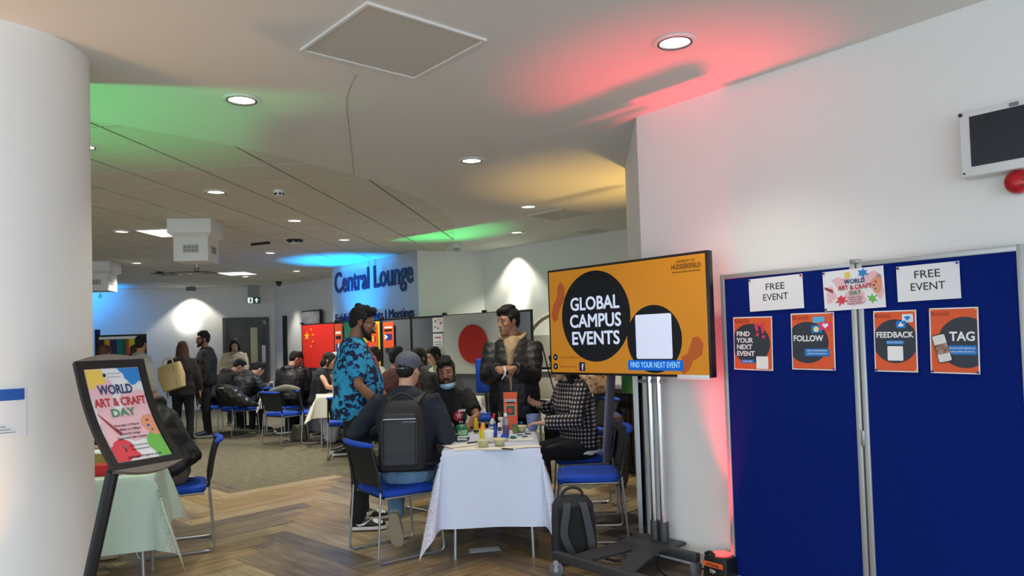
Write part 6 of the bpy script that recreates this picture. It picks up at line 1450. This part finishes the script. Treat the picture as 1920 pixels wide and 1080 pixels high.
SHB = mat('black_shoe_leather', (22, 22, 26), 0.45); SHW = mat('white_shoe', (214, 210, 200), 0.6); SOLEW = mat('white_sole', (228, 228, 226), 0.6); SOLEB = mat('tan_sole', (170, 158, 134), 0.7)

# floral shirt man ------------------------------------------------
P1 = person('bearded man in glasses standing in a bright blue floral shirt', -1.27, 5.80, 12, sc=1.0, skin_='brown', yaw=R(10), pitch=R(14), torso_yaw=R(4), lean=R(1),
            rh=(-1.02, 5.62, 0.95), lh=(-1.02, 5.98, 0.95), relb=(0.5, -0.9, -0.3), lelb=(-0.5, -0.9, -0.3), rcurl=0.7, top=FLORAL, sleeves='short', bulk=0.045, belly=0.9, pants=BLKJ, shoes=(SHB, SOLEW, 'swoosh'),
            hairstyle='short', beard=True, glasses=True, hvox=0.006, vox=0.010, toplen=0.06, legw=1.12,
            legs=(((0.11, 0.04, 0.49), (0.12, 0.00, 0.085)), ((-0.11, 0.02, 0.49), (-0.17, 0.03, 0.085))))
h = P1['hd']; b = B()
for (cx_, cy_, cz_, r_) in [(random.uniform(-0.05, 0.05), random.uniform(-0.07, 0.07), random.uniform(0.09, 0.125), 0.03) for _ in range(16)] + [(0.0, 0.06, 0.10, 0.03), (0.03, 0.065, 0.09, 0.025), (-0.03, 0.065, 0.09, 0.025)]: ell(b, h((cx_, cy_, cz_)), (r_, r_, r_ * 0.8), n=10, k=7)
rem(finish(b, 'curly_hair_top', HAIRB, P1['root']), 0.007, 1, 'hair_noise', 0.012, 0.02)
b = B(); tube(b, [P1['up']((-0.06, 0.05, 0.53)), P1['up']((-0.07, 0.14, 0.42)), P1['up']((-0.03, 0.20, 0.28)), P1['up']((0.03, 0.20, 0.28)), P1['up']((0.07, 0.14, 0.42)), P1['up']((0.06, 0.05, 0.53))], 0.005, n=6, smooth=True, k=4); finish(b, 'neck_lanyard', ink((200, 90, 120)), P1['root'])

# backpack man ----------------------------------------------------
P2 = person('seated man in a navy jacket and grey cap wearing a black backpack', -0.77, 5.10, 90, seated=True, skin_='fair', lean=R(9), yaw=R(20), pitch=R(6), sc=1.0,
            rh=(-0.60, 5.34, 0.80), lh=(-0.98, 5.38, 0.80), relb=(0.55, -0.6, -1.0), lelb=(-0.9, -0.8, -0.3), rdir=(-0.1, 1, 0.0), rn=(0, 0, -1), ldir=(0.8, 0.4, -0.1), ln_=(0, 0, -1), top=NAVYC, bulk=0.045, pants=JEAN, shoes=(SHW, SOLEB, None), hairstyle='buzz', hvox=0.0065, vox=0.010, collar=True,
            legs=(((0.14, 0.42, 0.50), (0.26, 0.52, 0.09)), ((-0.13, 0.38, 0.46), (-0.10, 0.10, 0.225))), feet=(None, ((0.05, 0.35, -0.93), (0, 0.93, 0.35))), legw=1.05)
h = P2['hd']; CAPM = cloth('grey_cap', (96, 100, 116)); b = B()
ell(b, h((0, -0.014, 0.052)), (0.091, 0.108, 0.084), P2['HR'], n=24, k=14); cap = rem(finish(b, 'cap', CAPM, P2['root']), 0.008, 1)
b = B(); eloft(b, [(h((0, 0.085, 0.062)), P2['hx'] * 0.066, P2['HR'] @ V((0, 0.01, 0.006))), (h((0, 0.13, 0.052)), P2['hx'] * 0.060, P2['HR'] @ V((0, 0.01, 0.005))), (h((0, 0.165, 0.040)), P2['hx'] * 0.035, P2['HR'] @ V((0, 0.008, 0.004)))], n=16); finish(b, 'cap_brim', CAPM, P2['root'])
b = B(); ell(b, h((0, -0.108, 0.020)), (0.030, 0.010, 0.014), P2['HR']); finish(b, 'cap_opening', BLACKP, P2['root'])
b = B(); tube(b, [h((-0.045, -0.092, 0.004)), h((0, -0.110, 0.0)), h((0.045, -0.092, 0.004))], 0.006, n=8, smooth=True, k=4); finish(b, 'cap_strap', CAPM, P2['root'])
b = B(); ell(b, h((0.012, -0.118, 0.0)), (0.010, 0.003, 0.006), P2['HR']); finish(b, 'cap_buckle', SILVER, P2['root'])
# his backpack: a thing of its own, straps included
Wm = Matrix.Translation(P2['base']) @ P2['Rz'].to_4x4()
bt = empty('worn_backpack', (0, 0, 0), 0, 'black laptop backpack worn by the seated man in the grey cap', 'backpack'); bt.matrix_world = Wm @ Matrix.Translation(P2['up']((0.005, -0.245, 0.03))) @ P2['TR'].to_4x4() @ Matrix.Scale(1.0, 4)
def bl2(name, secs, m_, e=3.4, par=bt):
    b = B(); rounded_box_loft(b, secs, e=e, n=32); return finish(b, name, m_, par)
BP = mat('laptop_backpack_grey', (44, 46, 54), 0.7, bump=0.15, bscale=260, var=0.1, scale=30)
bl2('bag_body', [((0, 0.02, -0.045), 0.11, 0.05), ((0, 0.02, -0.03), 0.145, 0.075), ((0, 0.01, 0.05), 0.155, 0.085), ((0, 0.015, 0.25), 0.150, 0.080), ((0, 0.025, 0.37), 0.130, 0.065), ((0, 0.03, 0.42), 0.10, 0.045), ((0, 0.03, 0.435), 0.05, 0.02)], BPK)
bl2('front_panel', [((0, -0.060, -0.02), 0.10, 0.02), ((0, -0.075, 0.0), 0.115, 0.03), ((0, -0.078, 0.20), 0.115, 0.03), ((0, -0.068, 0.325), 0.108, 0.026), ((0, -0.06, 0.335), 0.09, 0.012)], BP)
b = B(); box(b, (0, -0.104, 0.296), (0.215, 0.006, 0.005)); finish(b, 'reflective_zip', mat('reflective', (210, 214, 222), 0.3), bt, smooth=False)
b = B(); box(b, (0, -0.108, 0.065), (0.21, 0.004, 0.003)); finish(b, 'seam', BLACKP, bt, smooth=False)
for s in (-1, 1):
    b = B(); box(b, (s * 0.112, -0.100, 0.15), (0.004, 0.008, 0.29)); finish(b, 'piping', BPK2, bt, smooth=False)
text(bt, 'NORTH SOUND', 0.066, 0.272, 0.008, -0.1085, ink((180, 184, 190)), 0.02)
b = B(); tube(b, [(-0.085, 0.03, 0.40), (-0.06, 0.02, 0.45), (0, 0.02, 0.475), (0.06, 0.02, 0.45), (0.085, 0.03, 0.40)], 0.010, smooth=True, k=4); finish(b, 'top_handle', BPK, bt)
for s in (-1, 1):
    b = B(); pts = catm([V((s * 0.055, 0.07, 0.38)), V((s * 0.085, 0.125, 0.445)), V((s * 0.105, 0.185, 0.485)), V((s * 0.115, 0.245, 0.490)), V((s * 0.115, 0.335, 0.45)), V((s * 0.118, 0.405, 0.33)), V((s * 0.15, 0.38, 0.14)), V((s * 0.205, 0.25, 0.02)), V((s * 0.14, 0.07, 0.0))], 4)
    n_ = len(pts); rr = []
    for i, p in enumerate(pts):
        d = (pts[min(i + 1, n_ - 1)] - pts[max(i - 1, 0)]).normalized(); sd = V((1, 0, 0)); sd = (sd - d * sd.dot(d)).normalized(); nn = sd.cross(d)
        rr.append([p + sd * a + nn * c_ for a, c_ in ((-0.030, -0.006), (0.030, -0.006), (0.030, 0.006), (-0.030, 0.006))])
    ring_loft(b, rr); finish(b, 'shoulder_strap', mat('olive_grey_strap', (62, 64, 60), 0.8), bt, angle=50)

# masked man ------------------------------------------------------
P3 = person('seated bearded man in a black printed T-shirt with a blue mask under his chin', -0.62, 6.28, -62, seated=True, skin_='brown', lean=R(13), yaw=R(30), pitch=R(2), roll=R(8), sc=0.95, seat=0.45, female=False,
            rh=(-0.60, 5.86, 0.80), lh=(-0.36, 5.86, 0.775), relb=(0.8, 0.2, -0.5), lelb=(-0.9, -0.3, -0.4), rdir=(0.6, -0.6, 0), rn=(0, 0, -1), ldir=(-0.35, -0.9, -0.1), ln_=(0, 0, -1), rcurl=0.6, lcurl=0.6,
            top=cloth('black_tshirt', (20, 20, 22)), sleeves='short', bulk=0.03, pants=BLKJ, shoes=(SHW, SOLEW, None), hairstyle='quiff', beard=True, hvox=0.006, vox=0.010)
h = P3['hd']; b = B()
eloft(b, [(h((0, yy, zz)), P3['hx'] * rx, P3['hy'] * ry) for zz, yy, rx, ry in ((-0.088, 0.030, 0.068, 0.074), (-0.112, 0.034, 0.066, 0.078), (-0.132, 0.034, 0.050, 0.062), (-0.142, 0.03, 0.03, 0.04))], n=26); finish(b, 'face_mask', mat('mask_blue', (150, 190, 220), 0.8), P3['root'])
for s in (-1, 1):
    b = B(); tube(b, [h((s * 0.064, 0.03, -0.095)), h((s * 0.077, -0.01, -0.04)), h((s * 0.078, -0.03, 0.0))], 0.0018, n=5); finish(b, 'mask_loop', CUPW, P3['root'])
# chest print
def on_chest(P, pts, off, name, m_):
    b = B(); U_ = P['up']; lo = [b.verts.new(U_((x, 0.120 + 0.030 + off - 0.35 * x * x, z)))for x, z in pts]; hi = [b.verts.new(U_((x, 0.120 + 0.036 + off - 0.35 * x * x, z))) for x, z in pts]
    b.faces.new(lo); b.faces.new(hi)
    for q in range(len(pts)): b.faces.new((lo[q], lo[(q + 1) % len(pts)], hi[(q + 1) % len(pts)], hi[q]))
    finish(b, name, m_, P['root'], smooth=False)
on_chest(P3, circ(-0.055, 0.335, 0.050, n=20), 0.004, 'red_print', ink((206, 44, 60)))
on_chest(P3, star(-0.055, 0.34, 0.035, 5, 0.5), 0.008, 'white_print', ink((226, 214, 206)))
on_chest(P3, rect(-0.125, 0.372, -0.045, 0.392), 0.006, 'white_letters', WHT)
on_chest(P3, rect(-0.135, 0.29, -0.108, 0.37), 0.006, 'green_print', ink((60, 90, 76)))
on_chest(P3, rect(-0.10, 0.270, -0.06, 0.284), 0.008, 'white_letters', WHT)

# puffer man ------------------------------------------------------
P4 = person('standing young man in a black puffer jacket over a cream hoodie', 0.0, 6.30, -98, skin_='tan', yaw=R(48), pitch=R(5), lean=R(2), sc=0.985,
            rh=(-0.125, 5.97, 1.21), lh=(0.00, 5.95, 1.21), relb=(0.45, -0.5, -0.8), lelb=(-0.45, -0.5, -0.8), rdir=(0.9, -0.25, 0.0), ldir=(-0.9, -0.25, 0.05), rn=(0, 0.5, -0.9), ln_=(0, 0.5, -0.9), rcurl=0.75, lcurl=0.75,
            top=BLKP, bulk=0.070, pants=BLKJ, shoes=(SHB, SOLEW, None), hairstyle='quiff', hvox=0.006, vox=0.010, toplen=0.12)
U4 = P4['up']; HOOD = cloth('cream_hoodie', (178, 152, 116)); b = B()
eloft(b, [(U4((0, 0.168, 0.10)), P4['ax'] * 0.006, P4['ay'] * 0.02), (U4((0, 0.178, 0.20)), P4['ax'] * 0.016, P4['ay'] * 0.03), (U4((0, 0.165, 0.34)), P4['ax'] * 0.030, P4['ay'] * 0.045), (U4((0, 0.110, 0.46)), P4['ax'] * 0.048, P4['ay'] * 0.07), (U4((0, 0.03, 0.53)), P4['ax'] * 0.085, P4['ay'] * 0.085), (U4((0, 0.01, 0.57)), P4['ax'] * 0.078, P4['ay'] * 0.080)], n=20)
tube(b, [U4((-0.075, 0.06, 0.54)), U4((-0.105, -0.03, 0.575)), U4((-0.04, -0.13, 0.56)), U4((0.05, -0.13, 0.56)), U4((0.105, -0.03, 0.575)), U4((0.075, 0.06, 0.54))], [0.016, 0.026, 0.040, 0.040, 0.026, 0.016], n=12, smooth=True, k=4, round_=True)
rem(finish(b, 'hoodie', HOOD, P4['root']), 0.009, 2, 'cloth_folds', 0.010, 0.09)
for zz in (0.05, 0.16, 0.27, 0.37):      # quilting seams as slim welts
    b = B(); k = 26; tube(b, [U4((0.252 * math.cos(a), 0.205 * math.sin(a) - (0.0), zz)) for a in [R(-205) + R(230) * i / k for i in range(k + 1)]], 0.004, n=5); o = finish(b, 'quilt_seam', BLKC, P4['root'])
    bpy.data.objects.remove(o)
# slip of paper in his hands
p = (P4['wR'] + P4['wL']) / 2 + V((0, 0.06, 0.0))
b = B(); tube(b, [p + V((0.0, 0.03, 0.02)), p + V((-0.01, 0.05, -0.03)), p + V((0.02, 0.05, -0.08))], [0.012, 0.007, 0.004], n=8, flat=0.25, smooth=True, k=3); o = finish(b, 'folded_slip', PAPER); o.matrix_world = Matrix.Translation(P4['base']) @ P4['Rz'].to_4x4(); tag(o, 'folded slip of white paper in the standing man\'s hands', 'paper')
# bag on his shoulder side
b = B(); c0 = V((0.36, 6.22, 0.80)); eloft(b, [(c0 + V((0, 0, z)), V((a, 0, 0)), V((0, d, 0))) for z, a, d in ((-0.30, 0.05, 0.03), (-0.26, 0.11, 0.06), (-0.1, 0.12, 0.07), (0.06, 0.09, 0.06), (0.16, 0.04, 0.03))], n=18); o = rem(finish(b, 'shoulder_bag', BLKC), 0.012, 2, 'cloth_folds', 0.02, 0.09)
tag(o, 'soft black shoulder bag hanging beside the standing man in the puffer jacket', 'bag')
b = B(); tube(b, [c0 + V((0.0, 0, 0.12)), c0 + V((-0.06, 0.02, 0.36)), c0 + V((-0.11, 0.05, 0.60))], 0.012, n=8, smooth=True, k=3, flat=0.4); s_ = finish(b, 'strap', BLKC, o)

# checked shirt sitter -------------------------------------------
P5 = person('seated person with long black hair in a black and white checked shirt', 0.54, 6.02, 205, seated=True, skin_='fair', female=True, lean=R(10), yaw=R(0), pitch=R(14), sc=0.98,
            rh=(0.20, 6.12, 0.90), lh=(0.22, 5.72, 0.785), relb=(0.6, -0.4, -0.7), lelb=(-0.6, -0.6, -0.5), rdir=(-0.9, -0.2, 0.35), rn=(0.2, -0.5, 0.5), ldir=(-0.95, 0.0, 0.0), ln_=(0, 0, -1), rcurl=0.9, lcurl=0.5,
            top=PLAID, bulk=0.04, pants=BLKJ, shoes=(SHB, SOLEW, None), hairstyle='long', hvox=0.0065, vox=0.010)
b = B(); eloft(b, [(P5['pel'] + V((0, 0.02, -0.03)), V((0.19, 0, 0)), V((0, 0.15, 0))), (P5['pel'] + V((0, 0.02, -0.06)), V((0.20, 0, 0)), V((0, 0.16, 0)))], n=24); rem(finish(b, 'white_shirt_tail', CUPW, P5['root']), 0.01, 1, 'cloth_folds', 0.02, 0.06)
# coat over her chair
b = B(); M_ = Matrix.Rotation(R(90), 3, 'Z')
secs = [((0.80, 6.10, 0.80), 0.035, 0.20), ((0.83, 6.08, 0.79), 0.05, 0.21), ((0.87, 6.05, 0.66), 0.045, 0.20), ((0.86, 6.02, 0.46), 0.045, 0.19), ((0.85, 6.0, 0.28), 0.05, 0.18), ((0.85, 6.0, 0.22), 0.03, 0.15)]
eloft(b, [(c_, (a_, 0, 0), (0, d_, 0)) for c_, a_, d_ in secs], n=24, e=2.6); o = rem(finish(b, 'draped_coat', TWEED), 0.012, 2, 'cloth_folds', 0.03, 0.08); tag(o, 'brown checked wool coat draped over the back of the checked shirt sitter\'s chair', 'coat')

# black puffer at the mint table ----------------------------------
P6 = person('person in a black padded coat bent forward on the chair at the mint table', -2.50, 5.36, 200, seated=True, skin_='tan', lean=R(28), pitch=R(20), sc=1.0, rh=(-2.75, 5.05, 0.80), lh=(-2.8, 4.95, 0.80), top=BLKP, bulk=0.085, pants=cloth('taupe_trousers', (104, 96, 82)), shoes=(SHB, SOLEB, None), hairstyle='short', hvox=0.010, vox=0.012, hood=True)

# far people -------------------------------------------------------
FV = 0.015
person('tall bearded man in black clothes standing by the far wall', -5.08, 12.0, 200, skin_='brown', yaw=R(-10), top=BLKC, bulk=0.06, pants=BLKJ, shoes=(mat('navy_trainer', (40, 50, 80), 0.6), SOLEW, None), hairstyle='quiff', beard=True, glasses=True, hvox=0.010, vox=FV, sc=0.985, toplen=0.05)
Pw = person('woman with long brown hair seen from behind beside the bearded man', -5.15, 11.3, 100, female=True, skin_='fair', top=cloth('dark_brown_jacket', (38, 32, 32)), bulk=0.07, pants=BLKJ, shoes=(SHB, SOLEB, None), hair=HAIRBR, hairstyle='long', vox=FV, sc=0.90, toplen=0.1, yaw=R(-15))
bt2 = empty('tote_bag', at(322, 706, 10.9), R(-12), 'cream tote bag on the shoulder of the brown haired woman', 'bag'); bt2.rotation_euler = (0, R(-14), R(-12))
TOTE = mat('cream_canvas', (196, 176, 128), 0.8, bump=0.1)
b = B(); eloft(b, [((0, 0, z), (a, 0, 0), (0, d, 0)) for z, a, d in ((-0.20, 0.15, 0.03), (-0.19, 0.17, 0.06), (0.0, 0.20, 0.08), (0.17, 0.19, 0.05), (0.19, 0.18, 0.03))], n=24, e=5); finish(b, 'bag_body', TOTE, bt2)
b = B(); tube(b, [(-0.10, -0.03, 0.17), (-0.07, 0.0, 0.27), (0.03, 0.03, 0.28), (0.10, -0.03, 0.17)], 0.010, smooth=True, k=5, n=6); finish(b, 'strap', TOTE, bt2)
b = B(); box(b, (0.11, -0.07, 0.0), (0.006, 0.01, 0.34)); finish(b, 'side_seam', mat('canvas_dark', (150, 130, 90), 0.8), bt2, smooth=False)
person('woman with dark hair in a beige coat standing by the grey door', -5.25, 13.7, -70, female=True, skin_='light', top=cloth('beige_coat', (150, 140, 118)), bulk=0.06, pants=BLKJ, shoes=(SHB, SOLEB, None), hairstyle='long', pitch=R(22), hvox=0.010, vox=FV, sc=0.93, toplen=0.15, rh=(-5.32, 13.45, 0.95), lh=(-5.02, 13.45, 0.95))
Pv = person('man in a dark gilet over pale sleeves standing at the left table', -5.45, 10.6, 60, skin_='tan', top=cloth('pale_grey_shirt', (150, 150, 140)), bulk=0.03, pants=BLKJ, shoes=(SHB, SOLEB, None), hairstyle='short', yaw=R(-30), vox=FV, sc=0.95)
b = B(); U_ = Pv['up']; eloft(b, [(U_((0, 0, z)), Pv['ax'] * a, Pv['ay'] * d) for z, a, d in ((0.0, 0.19, 0.15), (0.2, 0.185, 0.145), (0.4, 0.19, 0.14), (0.48, 0.15, 0.11), (0.52, 0.10, 0.09))], n=20); rem(finish(b, 'gilet', cloth('dark_gilet', (40, 48, 56)), Pv['root']), FV, 2)
person('leftmost of the dark haired people by the flag display', -5.75, 10.2, 80, female=True, skin_='light', top=cloth('brown_top', (60, 40, 34)), bulk=0.04, pants=BLKJ, shoes=(SHB, SOLEB, None), hair=HAIRBR, hairstyle='long', vox=FV, sc=0.88)
person('short haired person with a pale collar between the flag display visitors', -5.60, 10.75, 90, skin_='light', top=cloth('pale_top', (190, 186, 160)), bulk=0.05, pants=BLKJ, shoes=(SHB, SOLEB, None), hair=HAIRBR, hairstyle='bob', vox=FV, sc=0.88)
person('person in a black coat leaning low over the far table', -4.72, 12.15, 48, seated=True, skin_='light', top=BLKP, bulk=0.07, lean=R(42), pitch=R(30), pants=BLKJ, shoes=(SHB, SOLEB, None), hairstyle='short', vox=FV, hood=True, rh=(-4.2, 12.5, 0.80), lh=(-4.3, 12.6, 0.80))
person('person in a dark coat hunched at the far table beside the bearded man', -5.15, 12.5, 40, seated=True, skin_='light', top=BLKC, bulk=0.07, lean=R(34), pitch=R(30), pants=BLKJ, shoes=(SHB, SOLEB, None), hairstyle='short', vox=FV, hood=True, rh=(-4.5, 12.8, 0.80), lh=(-4.6, 12.9, 0.80))
person('seated person in a black quilted coat with a hood, back turned', -3.70, 11.9, 75, seated=True, skin_='light', top=BLKP, bulk=0.085, lean=R(12), pitch=R(20), pants=BLKJ, shoes=(SHB, SOLEW, None), hairstyle='short', vox=FV, hood=True, yaw=R(30))
person('person in black next to the hooded quilted coat', -3.38, 12.3, 200, seated=True, skin_='light', top=BLKC, bulk=0.07, lean=R(14), pitch=R(25), pants=BLKJ, shoes=(SHB, SOLEW, None), hairstyle='short', vox=FV, hood=True)
person('woman in a dark sleeveless dress seated at a white table', -2.98, 10.98, 8, seated=True, female=True, skin_='light', top=cloth('dark_navy_dress', (24, 28, 38)), sleeves='none', bulk=0.03, skirt=True, shoes=(SHW, SOLEW, None), lean=R(12), pitch=R(18), hairstyle='bob', hvox=0.010, vox=FV, rh=(-2.50, 10.72, 0.80), lh=(-2.45, 11.0, 0.80), sc=0.97)
Pc = person('person in a pale blue cap and black coat across the white table', -2.62, 11.75, 225, seated=True, skin_='light', top=BLKC, bulk=0.07, lean=R(18), pitch=R(22), pants=BLKJ, shoes=(SHB, SOLEW, None), hairstyle='buzz', hvox=0.012, vox=FV)
CP2 = cloth('pale_blue_cap', (168, 184, 198)); b = B(); ell(b, Pc['hd']((0, -0.005, 0.055)), (0.088, 0.100, 0.078), Pc['HR']); finish(b, 'cap', CP2, Pc['root'])
b = B(); ell(b, Pc['hd']((0, 0.12, 0.045)), (0.062, 0.06, 0.008), Pc['HR']); finish(b, 'cap_brim', CP2, Pc['root'])
person('young man in a white shirt seated behind the floral shirt', -1.80, 9.75, 195, seated=True, skin_='tan', top=cloth('white_shirt', (206, 206, 190)), bulk=0.035, pants=BLKJ, shoes=(SHB, SOLEW, None), hairstyle='quiff', vox=FV, hvox=0.010, lean=R(4), yaw=R(-5))
person('dark haired sitter in a maroon jumper with back turned', -1.38, 8.40, 88, seated=True, skin_='tan', top=cloth('maroon_jumper', (70, 28, 32)), bulk=0.05, pants=BLKJ, shoes=(SHB, SOLEW, None), hairstyle='short', vox=FV, lean=R(8), yaw=R(20), sc=1.02)
person('dark haired sitter in a black top beyond the grey cap', -1.20, 8.85, 75, seated=True, skin_='tan', top=BLKC, bulk=0.06, pants=BLKJ, shoes=(SHB, SOLEW, None), hairstyle='bob', vox=FV, lean=R(10), sc=1.0)
person('woman in glasses and a pale top seated beyond the masked man', -0.98, 9.95, 215, seated=True, female=True, skin_='light', top=cloth('pale_sage_top', (170, 172, 150)), bulk=0.04, pants=BLKJ, shoes=(SHB, SOLEW, None), hairstyle='bob', glasses=True, vox=FV, hvox=0.010, lean=R(6), pitch=R(14))
# coat, bags on the far chairs
b = B(); eloft(b, [((-4.70, 11.75, 0.86), (0.10, 0, 0), (0, 0.08, 0)), ((-4.62, 11.7, 0.80), (0.18, 0, 0), (0, 0.12, 0)), ((-4.50, 11.7, 0.66), (0.20, 0, 0), (0, 0.12, 0)), ((-4.35, 11.75, 0.52), (0.22, 0, 0), (0, 0.12, 0)), ((-4.3, 11.8, 0.49), (0.15, 0, 0), (0, 0.1, 0))], n=20); o = rem(finish(b, 'leather_jacket', mat('black_leather', (30, 30, 32), 0.35, bump=0.4, bscale=30)), 0.015, 2, 'cloth_folds', 0.03, 0.08); tag(o, 'black leather jacket thrown over the chair at the far table', 'jacket')
b = B(); tube(b, [at(528, 733, 10.75) + V((-0.16, 0, 0)), at(536, 727, 10.75), at(540, 731, 10.75) + V((0.14, 0.05, 0))], [0.03, 0.05, 0.03], n=12, smooth=True, k=4, round_=True); o = finish(b, 'rolled_scarf', cloth('grey_green_scarf', (120, 122, 108))); tag(o, 'rolled grey scarf on top of the blue chair behind the woman in the dress', 'scarf')
b = B(); eloft(b, [((-3.30, 11.15, z), (a, 0, 0), (0, d, 0)) for z, a, d in ((0.006, 0.12, 0.08), (0.03, 0.14, 0.10), (0.16, 0.13, 0.09), (0.24, 0.09, 0.05))], n=20, e=3); o = finish(b, 'khaki_rucksack', cloth('khaki_nylon', (96, 92, 72))); tag(o, 'khaki rucksack on the floor under the blue chair of the dress wearer', 'bag')
b = B(); eloft(b, [((-2.72, 10.75, z), (a, 0, 0), (0, d, 0)) for z, a, d in ((0.006, 0.06, 0.04), (0.05, 0.10, 0.07), (0.3, 0.16, 0.09), (0.38, 0.17, 0.08))], n=20, e=2.4); o = rem(finish(b, 'plastic_carrier', mat('pale_plastic_bag', (190, 188, 196), 0.5)), 0.012, 1, 'cloth_folds', 0.03, 0.06); tag(o, 'pale plastic carrier bag under the white table', 'bag')

# ------------------------------------------------------------------ turn text and modifiers into plain meshes
bpy.context.view_layer.update()
dg = bpy.context.evaluated_depsgraph_get()
todo = []
for o, w in TEXTS:
    me = bpy.data.meshes.new_from_object(o.evaluated_get(dg)); todo.append((o, me, w))
for o, me, w in todo:
    bo = o['bold'] * 0.75
    if bo > 0:
        bm = bmesh.new()
        for i, (dx, dy) in enumerate(((0, 0), (bo, 0), (-bo, 0), (0, bo), (0, -bo), (bo * .7, bo * .7), (-bo * .7, bo * .7), (bo * .7, -bo * .7), (-bo * .7, -bo * .7))):
            nv = len(bm.verts); bm.from_mesh(me); bm.verts.ensure_lookup_table()
            for v in bm.verts[nv:]: v.co += V((dx, dy, 0.00006 * i))
        bm.to_mesh(me); bm.free()
    xs = [v.co.x for v in me.vertices]
    if w and xs:
        k = w / (max(xs) - min(xs)); c = 0 if o.data.align_x == 'LEFT' else (max(xs) + min(xs)) / 2
        for v in me.vertices: v.co.x = (v.co.x - c) * k
    nm = o.name.split('.')[0]; par = o.parent; loc = o.location.copy(); rot = o.rotation_euler.copy()
    bpy.data.objects.remove(o)
    n_ = bpy.data.objects.new(nm, me); COL.objects.link(n_); n_.parent = par; n_.location = loc; n_.rotation_euler = rot
# wrap the stand's poster prints onto the curved sheet
for o in [c for c in bpy.data.objects if c.parent is holder]:
    me = o.data; M_ = Matrix.Translation(o.location) @ o.rotation_euler.to_matrix().to_4x4()
    if len(me.polygons):
        bm = bmesh.new(); bm.from_mesh(me); bmesh.ops.transform(bm, matrix=M_, verts=bm.verts)
        bmesh.ops.triangulate(bm, faces=bm.faces)
        for k in range(-6, 7): bmesh.ops.bisect_plane(bm, geom=bm.verts[:] + bm.edges[:] + bm.faces[:], plane_co=(0, 0, k * 0.035), plane_no=(0, 0, 1))
        for v in bm.verts:
            s = (v.co.z + Hp / 2) / Hp; p = prof_stand(s, -v.co.y * 1.0 - 0.0005); v.co = V((v.co.x, p.y, p.z))
        bm.to_mesh(me); bm.free()
    o.parent = cp; o.location = (0, 0, 0); o.rotation_euler = (0, 0, 0)
bpy.data.objects.remove(holder)
mods = [o for o in bpy.data.objects if o.type == 'MESH' and o.modifiers]
done = [(o, bpy.data.meshes.new_from_object(o.evaluated_get(dg))) for o in mods]
for o, me in done:
    o.modifiers.clear(); old = o.data; o.data = me
    for p in me.polygons: p.use_smooth = True
